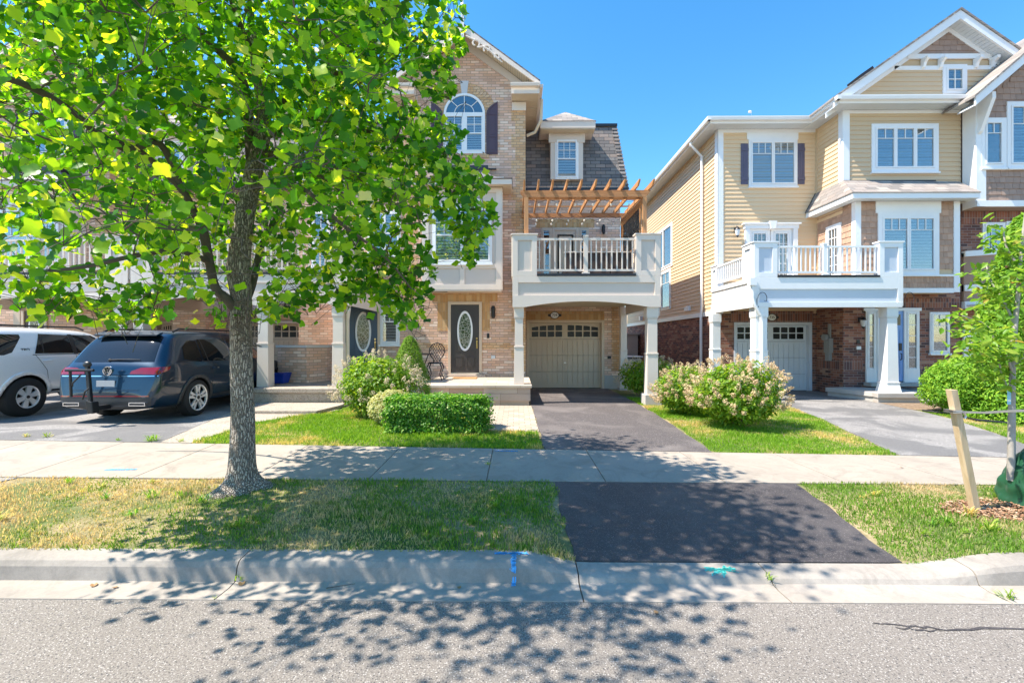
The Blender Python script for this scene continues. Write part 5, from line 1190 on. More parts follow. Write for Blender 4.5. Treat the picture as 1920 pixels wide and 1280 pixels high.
for sg in (-1, 1):
    far = xe if sg < 0 else xp+3.9; q0, q1 = Vector((far, 0, zr(far)-.20)), Vector((xp, 0, zpk-.20))
    for i in range(40):
        a, b = q0.lerp(q1, i/40+.001), q0.lerp(q1, (i+1)/40-.001); m.prism([(a.x, YR-.021, a.z), (b.x, YR-.021, b.z), (b.x, yo+.031, b.z), (a.x, yo+.031, a.z)], (0, 0, .02))
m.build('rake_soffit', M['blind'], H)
m = MB()
for sg in (-1, 1):
    far = xe-.05 if sg < 0 else xp+3.95; m.prism([(far, yo-.05, zr(far)+.055), (xp, yo-.05, zpk+.055), (xp, YE, zpk+.055), (far, YE, zr(far)+.055)], (0, 0, .06))
m.build('roof', M['shinglelt'], H, 'steep gable roof')
for px, py, lb in ((1615, 160, 'lower roof vent'), (1722, 80, 'upper roof vent')):
    yy = YR+1.6; u = X(px, yy); z_ = zr(u)+.11; m = MB(); dz = sl_*.42
    m.prism([(u-.2, yy-.3, z_-dz*.47+.03), (u+.22, yy-.3, z_+dz*.53+.03), (u+.22, yy+.3, z_+dz*.53+.03), (u-.2, yy+.3, z_-dz*.47+.03)], (-.07, 0, .12))
    m.build('roof_vent', M['flash'], H, lb, bevel=.01)
# roof-edge antenna
tg = thing('floodlight', (X(1407, YL), YL-.3, zev+.2), 'tiny white light on a curved stem on the roof edge above the shuttered window', 'floodlight')
ux = X(1408, YL-.3); m = MB(); m.tube([(ux, YL-.3, zev+.19), (ux+.03, YL-.3, zev+.3), (ux, YL-.3, zev+.40)], .008, 5); m.build('stem', M['steel'], tg); m = MB(); m.ball((ux-.03, YL-.3, zev+.42), .045, 8, 6, 1.3, 1, .9); m.build('head', M['white'], tg)
# windows
window(H, FL, X(1403, YL), X(1494, YL), Z(350, YL, 1450), Z(262, YL, 1450), 2, tw=.07, muntin=(3, .27), label='shuttered window on the top floor'); m = MB(); m.fb(FL, X(1400, YL), X(1496, YL), .0, .035, Z(262, YL, 1450)+.002, zev-.112); m.build('window_header', M['white'], H)
for (a, b) in ((1388.5, 1402), (1495, 1508)):
    u, v = X(a, YL), X(b, YL); z0_, z1_ = Z(346, YL, 1450), Z(270, YL, 1450); m = MB(); w3 = (v-u)/3
    for i in range(3): m.fb(FL, u+i*w3+.003, u+(i+1)*w3-.003, .013, .035, z0_, z1_)
    for zz in (z0_+.13, z1_-.24): m.fb(FL, u, v, .036, .055, zz, zz+.09)
    m.build('shutter', M['shutter2'], H)
window(H, FR, X(1633, YR), X(1758, YR), Z(323, YR, 1700), Z(233, YR, 1700), 3, tw=.11, muntin=(2, .25), label='triple window on the top floor')
window(H, FGb, X(1765, YR), X(1810, YR), Z(178, YR, 1790), Z(123, YR, 1790), 1, tw=.10, muntin=('grid', 2, 2), blind=None, sill=False, label='small attic window in the gable')
window(H, FSl, 19.0, 21.3, 5.0, 6.85, 2, tw=.09, muntin=None, label='upper side window', sill=False)
window(H, FSl, 19.2, 20.5, 2.62+.6, 2.6+2.35, 1, tw=.09, muntin=(2, .3), label='lower side window', sill=False)
m = MB(); m.fb(FSl, 17.05, 17.3, .0, .12, 3.0, 3.18); m.fb(FSl, 17.35, 17.5, .0, .10, 3.02, 3.15); m.build('vent_cover', M['white'], H); m = MB(); m.fb(FSl, 23.5, 23.75, .0, .15, 2.95, 3.15); m.build('vent_cover', M['white'], H); m = MB(); m.fb(FSl, 21.6, 21.8, .0, .15, 2.95, 3.15); m.build('vent_cover', M['white'], H)
m = MB(); y_ = YL+1.05; m.tube([(x0-ovh-.05, y_, zev+.08), (x0-ovh-.05, y_, zev-.05), (x0-.09, y_, zev-.45), (x0-.09, y_, zbk+.3), (x0-.12, y_, zbk), (x0-.12, y_, .35)], .048, 8); m.build('downspout', M['white'], H, smooth='auto')
# skirt roof and second-floor bay with brown shakes
YBy = 13.1; FB = front(YBy); by0, by1 = xk, X(1795, YBy); zb0, zb1 = Z(548, YBy, 1700), Z(378, YBy, 1700)
m = MB(); m.box(by0+.02, by1-.02, YBy+.005, YR, zb0, zb1+.05); m.box(xk+.003, xk+.03, YR, YL, zb0, zb1+.05); m.build('bay_core', M['sidingb'], H)
m = MB(); wz0, wz1 = Z(515, YBy, 1700), Z(400, YBy, 1700); wx0, wx1 = X(1645, YBy), X(1759, YBy)
shakes(m, FB, by0+.13, wx0-.002, Z(505, YBy, 1700)+.001, zb1-.0, .17, .02, seed=1); shakes(m, FB, wx1+.002, by1-.12, Z(505, YBy, 1700)+.001, zb1, .17, .02, seed=2)
shakes(m, FB, by0+.05, by1-.12, zb0+.12, Z(512, YBy, 1700)-.04, .17, .022, seed=3, smin=.07, smax=.12)
FKb = leftf(xk); shakes(m, FKb, YBy+.12, YL-.06, zb0+.12, zb1-.0, .17, .02, seed=5); m.build('shake_siding', M['shake'], H, fix=False)
m = MB(); m.fb(FB, by0-.0, by0+.13, .0, .035, zb0, zb1); m.fb(FKb, YBy-.035, YBy+.12, .0, .033, zb0, zb1); m.fb(FB, by1-.12, by1+.05, .0, .035, zb0, zb1); m.fb(FB, by0+.131, by1-.121, .0, .041, Z(512, YBy, 1700)-.04, wz0-.057); m.fb(FB, by0+.131, by1-.121, .0, .035, zb0-.02, zb0+.118)
m.fb(FB, wx0-.06, wx1+.06, .0, .036, wz1+.001, zb1); m.build('bay_frame', M['white'], H, bevel=.003)
window(H, FB, wx0, wx1, wz0, wz1, 2, tw=.12, muntin=(3, .22), label='double window of the brown shingled bay')
window(H, FKb, YBy+.55, YBy+1.2, Z(515, YBy, 1700)-.0, wz1-.1, 1, tw=.09, muntin=('grid', 3, 5), blind=None, sill=False, crown=False, label='narrow window on the bay side')
m = MB(); ex0, ex1, eyf = xk-.36, X(1838, 12.72), 12.72; ez = Z(370, eyf, 1700)
m.box(ex0, ex1, eyf, eyf+.03, ez-.02, ez+.14); m.box(ex0, ex0+.03, eyf+.031, YL-.02, ez-.02, ez+.14); m.box(ex1-.03, ex1, eyf+.031, YR-.04, ez-.02, ez+.14); m.build('skirt_fascia', M['white'], H)
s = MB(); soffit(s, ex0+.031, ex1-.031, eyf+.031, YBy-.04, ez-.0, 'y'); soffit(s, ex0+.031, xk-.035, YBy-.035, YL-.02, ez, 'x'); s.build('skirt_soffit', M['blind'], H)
zt = Z(346, YR, 1650); m = MB(); z_ = ez+.141
m.add([(ex0-.02, YL-.01, z_), (ex0-.02, eyf-.02, z_), (ex1+.02, eyf-.02, z_), (ex1+.02, YR-.0, z_), (xk-.04, YL-.01, zt+.12), (xk-.04, YR-.06, zt+.10), (xr2-.1, YR-.06, zt+.06), (ex1+.02, YR-.05, z_+.02)], [(0, 1, 5, 4), (1, 2, 6, 5), (2, 3, 7), (2, 7, 6)])
m.add([(ex0-.02, YL-.01, z_-.02), (ex0-.02, eyf-.02, z_-.02), (ex1+.02, eyf-.02, z_-.02), (ex1+.02, YR, z_-.02)], [(0, 1, 2, 3)]); m.build('skirt_roof', M['shinglelt'], H, fix=False)
m = MB(); m.prism([(ex0-.03, YL-.03, z_+.0), (ex0+.01, YL-.03, z_), (xk-.0, YL-.03, zt+.16), (xk-.04, YL-.03, zt+.16)], (0, .025, 0)); m.fb(FR, xk-.02, X(1752, YR), .03, .06, zt+.08, zt+.11); m.build('skirt_flashing', M['flash'], H)
# balcony door pair on the left section
du0, du1 = X(1396, YL), X(1491, YL); zdk2 = Z(520, YF, 1560); dz1 = Z(430, YL, 1450)
m = MB(); m.fb(FL, du0-.02, du0+.12, .0, .12, zdk2, dz1); m.fb(FL, du1-.12, du1+.02, .0, .12, zdk2, dz1); m.fb(FL, du0-.05, du1+.05, .0, .13, dz1+.001, dz1+.13); m.fb(FL, du0-.10, du1+.10, .0, .18, dz1+.131, dz1+.18)
um = (du0+du1)/2; m.fp(FL, [(um-.08, dz1-.02), (um+.08, dz1-.02), (um+.12, dz1+.22), (um-.12, dz1+.22)], .0, .22); m.build('door_surround', M['white'], H, bevel=.004)
for a, b in ((du0+.13, um-.01), (um+.01, du1-.13)): window(H, FL, a, b, zdk2+.02, dz1-.001, 1, tw=.10, muntin=('grid', 3, 5), blind=None, sill=False, label='glazed balcony door leaf')
coachlamp(H, FL, X(1379, YL), Z(432, YL, 1380), 'lantern beside the balcony doors')
# balcony
cx0, cx1_ = X(1413, YF), X(1692, YF); zsb = (Z(576, YF, 1560), Z(576, YF, 1560)+.001, Z(567, YF, 1560), Z(542, YF, 1560), zdk2, Z(455, YF, 1560))
balcony(H, cx0, cx1_, YF, YL-.001, zsb, [], .62, 'white', 'whitepanel', 'sidingb', True, False)
Fs = rightf(cx1_); panelbox(H, 'corner_post', Fs, YF+.02, YF+.5, zdk2+.002, zsb[5]-.002, .16, 'white', 'whitepanel', .12, w=-.002)
m = MB(); m.fb(Fs, YF+.006, YBy-.04, -.06, .0, zsb[0]+.02, zdk2); m.build('side_fascia', M['white'], H)
railing(H, front(YF+.06), cx0+.622, cx1_-.622, zdk2+.12, Z(460, YF, 1560), 'white', 22, [X(1548, YF)])
column(H, X(1424, YF+.1), YF+.14, .35, zsb[0], .17, .15, 'white', 1.6, label='left front column with the downspout')
column(H, X(1342, YL-.5), YL-.45, .35, zsb[0]-.05, .14, .12, 'white', 1.6)
zsl = Z(735, YF, 1670)
column(H, X(1668, YF+.1), YF+.14, zsl, zsb[0], .20, .13, 'white', zsl+.25, label='tapered column standing on the concrete porch')
m = MB(); xx = cx0-.06; m.box(xx-.10, xx+.08, YF-.14, YF+.02, zdk2-.22, zdk2-.02)
m.tube([(xx, YF-.06, zdk2-.22), (xx, YF-.06, zdk2-.55), (xx+.05, YF-.08, zdk2-.75), (xx+.22, YF-.05, zdk2-1.0), (xx+.26, YF-.04, zdk2-1.2), (xx+.26, YF-.04, .3)], .05, 8); m.build('downspout', M['white'], H, smooth='auto')
m = MB(); y_ = YL-.25; m.tube([(x0-.07, y_, zbk-.05), (x0-.07, y_, .3)], .04, 8); m.build('downspout', M['white'], H, smooth='auto')
# entrance
e0, e1 = X(1622, YR), X(1722, YR); zp = Z(716, YR, 1670); zt = Z(583, YR, 1670)
s1, s2_ = X(1644, YR), X(1694, YR)
window(H, FR, e0, s1-.03, zp, zt, 1, tw=.045, muntin=('grid', 1, 6), blind=None, sill=False, label='left side light of the blue door')
window(H, FR, s2_+.02, e1, zp, zt, 1, tw=.045, muntin=('grid', 1, 6), blind=None, sill=False, label='right side light of the blue door')
m = MB(); m.fb(FR, e0-.06, e1+.06, .0, .05, zt+.001, zt+.09); m.fb(FR, s1-.03, s1+.02, .0, .07, zp, zt); m.fb(FR, s2_-.03, s2_+.02, .0, .07, zp, zt); m.fb(FR, e0+.002, s1-.032, .046, .06, zp+.001, zp+.40); m.fb(FR, s2_+.022, e1-.002, .046, .06, zp+.001, zp+.40); m.build('door_frame', M['white'], H, bevel=.004)
d = MB(); a, b = s1+.021, s2_-.031; d.fb(FR, a, b, .001, .03, zp+.03, zt); 
for (p, q) in ((a+.08, (a+b)/2-.04), ((a+b)/2+.04, b-.08)):
    for (r0, r1) in ((.08, .35), (.40, .72)): boxring(FR, p, q, zp+.03+r0*(zt-zp), zp+.03+r1*(zt-zp), .02, .0305, .042, d)
od = d.build('door', M['bluedoor'], H, 'sky blue front door'); m = MB(); m.fb(FR, a+.08, b-.08, .0305, .036, zp+.80*(zt-zp), zp+.95*(zt-zp)); m.build('door_glass', M['carglass'], od)
m = MB(); m.fb(FR, b-.13, b-.05, .031, .05, zp+.93, zp+1.15); m.tube([FR.p(b-.09, .05, zp+.85), FR.p(b-.09, .09, zp+.83), FR.p(b-.09, .09, zp+.68), FR.p(b-.09, .04, zp+.66)], .014, 6); m.build('door_handle', M['black'], od)
m = MB(); m.fb(FR, e0-.05, e1+.3, .0, .30, zp-.11, zp-.002); m.build('door_sill', M['concrete'], H, bevel=.01)
window(H, FR, X(1742, YR), X(1779, YR), Z(662, YR, 1760), Z(585, YR, 1760), 1, tw=.04, muntin=(2, .3), blind='half', sill=True, label='small ground floor window right of the blue door')
m = MB(); m.fb(FR, X(1577, YR)+.02, xr2-.02, .0, .012, zt+.10, zt+.37); m.fb(FR, X(1732, YR), xr2-.02, .0, .012, .75, 1.15); m.build('soldier_course', M['redsoldier'], H)
m = MB(); m.fb(FK, YR+.1, YL-.02, .001, .012, 1.0, 1.3); m.fb(FR, xk+.01, e0-.07, .0, .012, 1.0, 1.3); m.build('band_course', M['redsoldier'], H)
coachlamp(H, FR, X(1612, YR), Z(600, YR, 1612), 'lantern left of the blue door')
m = MB(); m.fb(FR, X(1606, YR), X(1611, YR), .0, .03, Z(644, YR, 1600), Z(637, YR, 1600)); m.build('doorbell', M['black'], H); m = MB(); m.fb(FR, X(1605, YR), X(1613, YR), .0, .04, Z(655, YR, 1600), Z(649, YR, 1600)); m.build('outlet_cover', M['white'], H)
m = MB(); yc = 14.15; m.fb(FK, yc-.13, yc+.13, .0, .12, 1.5, 1.95); m.fb(FK, yc-.08, yc+.1, .0, .1, 1.25, 1.499); m.tube([FK.p(yc, .12, 1.98), FK.p(yc, .22, 1.98)], .10, 16); m.fb(FK, yc-.05, yc+.05, .0, .05, 1.96, 2.4); m.build('electric_meter', plain('meter_grey', (.26, .26, .25), .5), H, bevel=.006)
# porch slabs
m = MB(); pp = [(X(1572, 13.0), 13.45), (X(1652, 12.0), 12.28), (X(1652, 11.9), 12.0), (X(1732, 11.9), 12.0), (X(1732, 12), 12.35), (X(1742, 12.5), 12.5), (X(1742, 12.5)+.3, YR-.001), (xk+.02, YR-.001)]
m.prism([(a, b, 0) for a, b in pp], (0, 0, zsl-.13)); c0 = (11.0, 12.9); m.prism([(c0[0]+(a-c0[0])*1.025, c0[1]+(b-c0[1])*1.05 if b < 13.5 else b, zsl-.129) for a, b in pp], (0, 0, .128)); m.build('porch_slab', M['concrete'], H, bevel=.012)
m = MB(); m.box(X(1736, 12), X(1775, 12), 12.0, 12.9, 0, zsl-.20); m.box(X(1742, 11.6), X(1790, 11.6), 11.5, 11.99, 0, zsl-.40); m.build('porch_step', M['concrete'], H, bevel=.012)
tag(MB().box(X(1700, 12.9), X(1760, 12.9), 12.75, 13.25, zsl+.0, zsl+.02).build('doormat', M['black'], None), 'black doormat on the concrete porch before the blue door', 'doormat')
plaque(FL, X(1447, YL), Z(595, YL, 1447), '735', 'oval white plaque reading 735 above the grey garage door')
for px, lb in ((1424, 'curled black plant hook on the left corner of the pale balcony'), (1700, 'curled black plant hook on the right corner of the pale balcony')):
    u = X(px-3, YF-.1); z_ = Z(573, YF); t_ = thing('plant_hook', (u, YF-.05, z_), lb, 'plant hook', 'plant hooks on the pale balcony')
    m = MB(); m.tube([(u, YF-.06, z_-.05), (u, YF-.06, z_+.18)]+[(u+.12-.12*math.cos(a), YF-.10, z_+.18+.16*math.sin(a)) for a in np.linspace(0, math.pi, 9)]+[(u+.22, YF-.1, z_+.10), (u+.17, YF-.1, z_+.12)], .008, 5); m.build('hook', M['black'], t_); m = MB(); m.box(u-.02, u+.05, YF-.055, YF-.046, z_-.05, z_-.02); m.build('clamp', M['black'], t_)
# ---- house 733 at the right edge
K = thing('townhouse', (15, 13.2, .2), 'brown shingle clad house at the right edge with curved brown balcony', 'house')
YK = 13.2; FKK = front(YK); kx0 = xr2+.03; kx1 = 19; kz0, kz1 = Z(388, YK, 1850), 8.9
m = MB(); m.box(kx0, kx1, YR+.02, YE, 0, kz0); m.build('brick_wall', M['redbrick'], K)
m = MB(); m.box(kx0+.03, kx1, YK+.005, YE, kz0+.001, 9.0); xq, zq = X(2005, YK-.4), Z(30, YK-.4, 2005); slk = .86
zk = lambda x: zq-abs(x-xq)*slk
ks = kx0+.05
m.fp(FKK, [(kx0+.03, 9.001), (kx1, 9.001), (kx1, zk(kx1)-.4), (xq, zq-.4), (kx0+.03, max(9.002, zk(kx0)-.4))], -.3, -.005); m.build('wall_core', M['shakedk'], K)
m = MB(); shakes(m, FKK, kx0+.3, kx1, kz0+.18, zq-.5, .17, .022, lambda z: max(kx0+.25, xq-(zq-.42-z)/slk), lambda z: min(kx1, xq+(zq-.42-z)/slk), 9, .12, .24); m.build('shake_siding', M['shakedk'], K, fix=False)
m = MB(); m.fb(FKK, kx0, kx0+.28, .0, .035, kz0, zk(kx0+.2)-.45); m.box(kx0-.012, kx0-.001, YK-.03, YR-.04, kz0, zk(kx0)-.4); m.fb(FKK, kx0, kx1, .0, .06, kz0, kz0+.17); m.build('corner_board', M['white'], K)
m = MB(); P2 = [(kx0-.55, zk(kx0-.55)+.05), (xq, zq+.05), (xq, zq-.2), (kx0-.55, zk(kx0-.55)-.2)]; m.fp(front(YK-.55), P2[::-1], -.03, .02); m.build('rake_board', M['white'], K)
m = MB(); m.prism([(kx0-.6, YK-.6, zk(kx0-.6)+.055), (xq, YK-.6, zq+.055), (xq, YE, zq+.055), (kx0-.6, YE, zk(kx0-.6)+.055)], (0, 0, .06)); m.build('roof', M['shinglelt'], K)
m = MB()
q0, q1 = Vector((kx0-.55, 0, zk(kx0-.55)-.2)), Vector((xq, 0, zq-.2))
for i in range(36): a, b = q0.lerp(q1, i/36+.001), q0.lerp(q1, (i+1)/36-.001); m.prism([(a.x, YK-.036, a.z), (b.x, YK-.036, b.z), (b.x, YK-.51, b.z), (a.x, YK-.51, a.z)], (0, 0, .02))
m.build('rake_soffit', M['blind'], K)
m = MB(); u = kx0+.02; m.fp(Fr((u, YK-.036, 0), (0, -1, 0), (1, 0, 0)), [(.0, zk(u)-1.25), (.08, zk(u)-1.2), (.42, zk(u)-.42), (.42, zk(u)-.25), (.0, zk(u)-.25)], .0, .10); m.build('gable_bracket', M['white'], K)
window(K, FKK, X(1838, YK), X(1885, YK), Z(316, YK, 1860), Z(222, YK, 1860), 1, tw=.11, muntin=(2, .25), blind=None, label='left top floor window')
window(K, FKK, X(1886, YK), X(2000, YK), Z(316, YK, 1860), Z(192, YK, 1860), 2, tw=.11, muntin=(2, .30), label='tall top floor window')
FK2 = front(YR+.02); window(K, FK2, X(1842, YR), X(1884, YR), Z(480, YR, 1860), Z(417, YR, 1860), 1, tw=.05, muntin=('grid', 3, 2), label='left balcony window'); window(K, FK2, X(1886, YR), X(1930, YR), Z(480, YR, 1860), Z(415, YR, 1860), 1, tw=.05, muntin=('grid', 3, 2), label='right balcony window')
m = MB(); m.fb(FK2, kx0+.02, kx1, .0, .012, kz0-.38, kz0-.01); m.build('soldier_course', M['redsoldier'], K)
def arcp(z0_, z1_, e, mat, nm):
    m = MB(); A = np.linspace(0, 1, 15); oo = [(kx0+.02+4.2*t, YR-.05-e-1.35*math.sin(min(1, t*1.25)*math.pi/2)) for t in A]; vs = []
    for x_, y_ in oo: vs += [(x_, y_, z0_), (x_, y_, z1_), (x_, y_+.12, z1_), (x_, y_+.12, z0_)]
    m.add(vs, [(i*4+j, i*4+(j+1) % 4, i*4+4+(j+1) % 4, i*4+4+j) for i in range(14) for j in range(4)]+[(0, 1, 2, 3), (56, 59, 58, 57)]); m.build(nm, M[mat], K)
zA, zB_, zC, zD = Z(575, YR, 1803), Z(545, YR, 1803), Z(482, YR, 1803), Z(472, YR, 1803)
arcp(zA+.15, zD-.05, 0, 'brownpanel', 'curved_balcony'); arcp(zD-.16, zD, .05, 'white', 'balcony_cap'); arcp(zB_-.02, zB_+.16, .035, 'white', 'balcony_band'); arcp(zA-.06, zA+.15, .035, 'white', 'balcony_base')
m = MB(); m.box(kx0+.05, kx0+4, YR-1.0, YR+.01, zA+.0, zA+.05); m.build('balcony_soffit', M['white'], K)
m = MB(); m.fb(FK2, kx0+.05, kx0+2.6, .0, .05, .25, Z(612, YR, 1800)); m.build('garage_door', M['white'], K)
# ---- between the houses
ac = thing('air_conditioner', (X(1183, 18), 18, .3), 'grey air conditioner unit on the ground between the two houses', 'air conditioner'); cx = X(1184, 18)
m = MB(); m.box(cx-.42, cx+.42, 18, 18.8, .32, 1.22); m.build('casing', M['plastic'], ac, bevel=.02); m = MB()
for i in range(16): m.box(cx-.40, cx+.40, 17.985, 17.999, .38+i*.05, .395+i*.05)
m.build('grille', M['steel'], ac); m = MB(); m.box(cx-.46, cx+.46, 17.95, 18.85, 1.221, 1.27); m.build('lid', M['keystone'], ac, bevel=.01)
sh = thing('garden_shed', (X(1176, 24), 24, .3), 'low tan sided shed at the back between the two houses', 'shed'); Fh = front(24); s0, s1 = X(1150, 24), X(1196, 24)
m = MB(); m.box(s0, s1, 24.01, 26.5, .2, 2.2); m.build('wall', M['sidingb'], sh); m = MB(); laps(m, Fh, s0, s1, .3, 2.2, .13, .02); m.build('siding', plain('pinkish_siding', (.50, .42, .36), .6), sh, fix=False); m = MB(); m.box(s0-.1, s1+.1, 23.9, 26.6, 2.201, 2.28); m.build('roof', M['concrete'], sh)
# ---- pergola, screen, lights, furniture on the 739 balcony
P = thing('pergola', (X(1095, YB+.2), 13, zdk), 'honey coloured cedar pergola standing on the balcony over the taupe garage', 'pergola')
yf, yb = YB+.18, 13.6; pl_, pr_ = X(987, yf), X(1208, yf); zt = Z(371, yf)
ztb = Z(409, yb); rs_ = (ztb-zt)/(yb-yf)
for (u, v, zz) in ((pl_, yf, zt), (pr_, yf, zt), (pl_+.02, yb, ztb), (pr_-.02, yb, ztb)): MB().box(u-.05, u+.05, v-.05, v+.05, zdk+.0, zz).build('post', M['cedarz'], P, bevel=.004)
def beam(v, nm):
    m = MB(); a, b = X(976, YB+.18), X(1219, YB+.18)
    m.fp(front(v), [(a+.12, zt-.0), (b-.12, zt), (b, zt+.14), (b, zt+.17), (a, zt+.17), (a, zt+.14)], -.05, .0) if nm else m.fb(front(v), pl_-.1, pr_+.1, -.05, .0, ztb-.0, ztb+.13); m.build('beam', M['cedar'], P, bevel=.003)
beam(yf-.051, 1); beam(yf+.10, 1); beam(yb-.05, 0)
for i in range(10):
    u = pl_-.06+(pr_-pl_+.16)*i/9; F2 = Fr((u-.02, 0, 0), (0, 1, 0), (1, 0, 0))
    m = MB(); m.fp(F2, [(yf-.50, zt+.29), (yf-.50, zt+.26), (yf-.36, zt+.172), (yf, zt+.172), (yb+.2, ztb+.14), (yb+.2, ztb+.25), (yf, zt+.29)], .0, .04); m.build('rafter', M['cedary'], P)
for k in range(3): m = MB(); v = yf+.5+k*.75; zq_ = zt+.29+rs_*(v-yf)-.02; m.box(pl_-.15, pr_+.15, v-.02, v+.02, zq_, zq_+.035); m.build('purlin', M['cedar'], P)
S_ = thing('privacy_screen', (pr_-.02, 13, zdk), 'black perforated privacy screen along the right side of the pergola', 'privacy screen')
m = MB(); xs_ = pr_-.02; rr = random.Random(5); y0_, y1_, za_, zb_ = yf+.3, yb-.1, zdk+.9, zt-.15; ny, nz = 44, 24; dy_, dz_ = (y1_-y0_)/ny, (zb_-za_)/nz
for i in range(ny):
    m.box(xs_-.003, xs_+.003, y0_+(i+.4)*dy_, y0_+(i+.4)*dy_+.012, za_, zb_)
    for j in range(nz):
        if rr.random() < .62: m.box(xs_-.006, xs_+.006, y0_+i*dy_, y0_+(i+rr.uniform(.7, 1.05))*dy_, za_+j*dz_, za_+(j+rr.uniform(.6, 1.05))*dz_)
m.build('perforated_panel', M['black'], S_, fix=False); m = MB()
for zz in (za_-.04, zb_+.001): m.box(xs_-.02, xs_+.02, y0_-.04, y1_+.04, zz, zz+.04)
m.box(xs_-.02, xs_+.02, y0_-.04, y0_-.001, za_, zb_); m.box(xs_-.02, xs_+.02, y1_+.001, y1_+.04, za_, zb_); m.build('screen_frame', M['cedary'], S_)
m = MB(); m.fp(Fr((xs_-.03, 0, 0), (0, 1, 0), (1, 0, 0)), [(yf+.05, zt-.12), (yb-.05, ztb-.14), (yb-.05, ztb-.04), (yf+.05, zt-.02)], .0, .06); m.build('side_beam', M['cedary'], P)
L_ = thing('string_lights', (pl_, 12, zt), 'string of small clear bulbs hung under the pergola rafters', 'string lights'); wire = MB(); n = 0
for (vy, k) in ((yf+.2, 6), (yf+1.7, 6), (yb-.12, 6)):
    pts = []
    for i in range(k*4+1):
        t = i/(k*4); pts.append((pl_+.1+(pr_-pl_-.2)*t, vy, zt+.10-.10*math.sin(math.pi*(t*k % 1))-.05))
    wire.tube(pts, .005, 4)
    for i in range(k): x_ = pl_+.1+(pr_-pl_-.2)*(i+.5)/k; m = MB(); m.ball((x_, vy, zt-.12), .028, 8, 5, 1, 1, 1.25); m.build('bulb', M['bulb'], L_)
wire.build('wire', M['black'], L_)
Q = thing('patio_sofa', (X(1120, 12.6), 12.6, zdk), 'dark brown wicker patio sofa with a pale top rail behind the balcony railing', 'patio sofa')
a, b = X(1059, 12.6), X(1188, 12.6); zs0, zs1 = zdk+.12, Z(472, 12.6)
for i in range(3): u, v = a+(b-a)*i/3+.01, a+(b-a)*(i+1)/3-.01; MB().box(u, v, 12.6, 12.68, zs0, zs1-.03).build('back_panel', M['wicker'], Q, bevel=.015)
MB().box(a, b, 12.69, 13.4, zs0, zdk+.45).build('seat', M['wicker'], Q, bevel=.02); MB().box(a-.02, b+.02, 12.57, 12.70, zs1-.029, zs1).build('top_rail', M['creamdk'], Q, bevel=.008)
for u in (a+.05, b-.05): MB().box(u-.03, u+.03, 12.62, 12.68, zdk, zs0-.001).build('leg', M['black'], Q); MB().box(u-.03, u+.03, 13.3, 13.36, zdk, zs0-.001).build('leg', M['black'], Q)
# bistro set on the porch
B = thing('bistro_table', (X(793, 12.3), 12.3, zpt), 'small round black iron table on the porch beside the lattice chair', 'table')
bx, by = X(789, 12.35), 12.35; m = MB(); m.lathe((bx, by, zpt+.70), [(.0, .0), (.33, .0), (.345, .012), (.33, .025), (.0, .025)], 28); m.build('table_top', M['ironwhite'], B, smooth='auto')
for k in range(3):
    a = k*2.094+.6; c, s = math.cos(a), math.sin(a); MB().tube([(bx+.22*c, by+.22*s, zpt+.70), (bx+.10*c, by+.10*s, zpt+.40), (bx+.16*c, by+.16*s, zpt+.12), (bx+.30*c, by+.30*s, zpt+.012)], .014, 6).build('leg', M['ironwhite'], B, smooth='auto')
MB().tube([(bx+.12*math.cos(t), by+.12*math.sin(t), zpt+.32) for t in np.linspace(0, 6.283, 13)], .008, 5).build('stretcher_ring', M['ironwhite'], B)
Ch = thing('bistro_chair', (X(819, 12.5), 12.5, zpt), 'black cast iron chair with lattice shell back on the porch', 'chair')
cx, cy_ = X(817, 12.5), 12.45; sz = zpt+.45
m = MB(); m.lathe((cx, cy_, sz), [(.0, .0), (.19, .0), (.205, .012), (.19, .03), (.0, .022)], 20)
for k in range(10): a = k*.628; m.tube([(cx+.05*math.cos(a), cy_+.05*math.sin(a), sz+.028), (cx+.18*math.cos(a), cy_+.18*math.sin(a), sz+.033)], .006, 4)
m.build('seat', M['ironwhite'], Ch)
for (a, b) in ((-1, -1), (1, -1), (1, 1), (-1, 1)):
    MB().tube([(cx+a*.15, cy_+b*.15, sz), (cx+a*.20, cy_+b*.19, sz-.10), (cx+a*.14, cy_+b*.14, sz-.28), (cx+a*.21, cy_+b*.2, zpt+.01)], [.018, .016, .012, .015], 7).build('leg', M['ironwhite'], Ch, smooth='auto')
m = MB(); yb_ = cy_+.2; ol = [(.09, .0), (.10, .10), (.17, .17), (.215, .29), (.20, .40), (.13, .50), (.0, .545)]; ol2 = [(-u, z) for u, z in ol[::-1][1:]]
P_ = [(cx+u, yb_+z*.12, sz+.02+z) for u, z in ol+ol2]; m.tube(P_, .014, 6)
def inside(u, z):
    w__ = np.interp(z, [p[1] for p in ol], [p[0] for p in ol]); return abs(u) < w__-.005
for k in range(-6, 7):
    for sg in (-1, 1):
        seg = []
        for t in np.linspace(0, .54, 19):
            u = k*.07+sg*(t-.27)*.62+.01*math.sin(t*60)
            if inside(u, t): seg.append((cx+u, yb_+t*.12, sz+.02+t))
            elif len(seg) > 1: m.tube(seg, .0065, 4); seg = []
        if len(seg) > 1: m.tube(seg, .0065, 4)
m.tube([(cx-.1, yb_-.03, sz+.0), (cx-.09, yb_, sz+.04)], .012, 5); m.tube([(cx+.1, yb_-.03, sz+.0), (cx+.09, yb_, sz+.04)], .012, 5)
m.build('backrest', M['ironwhite'], Ch)
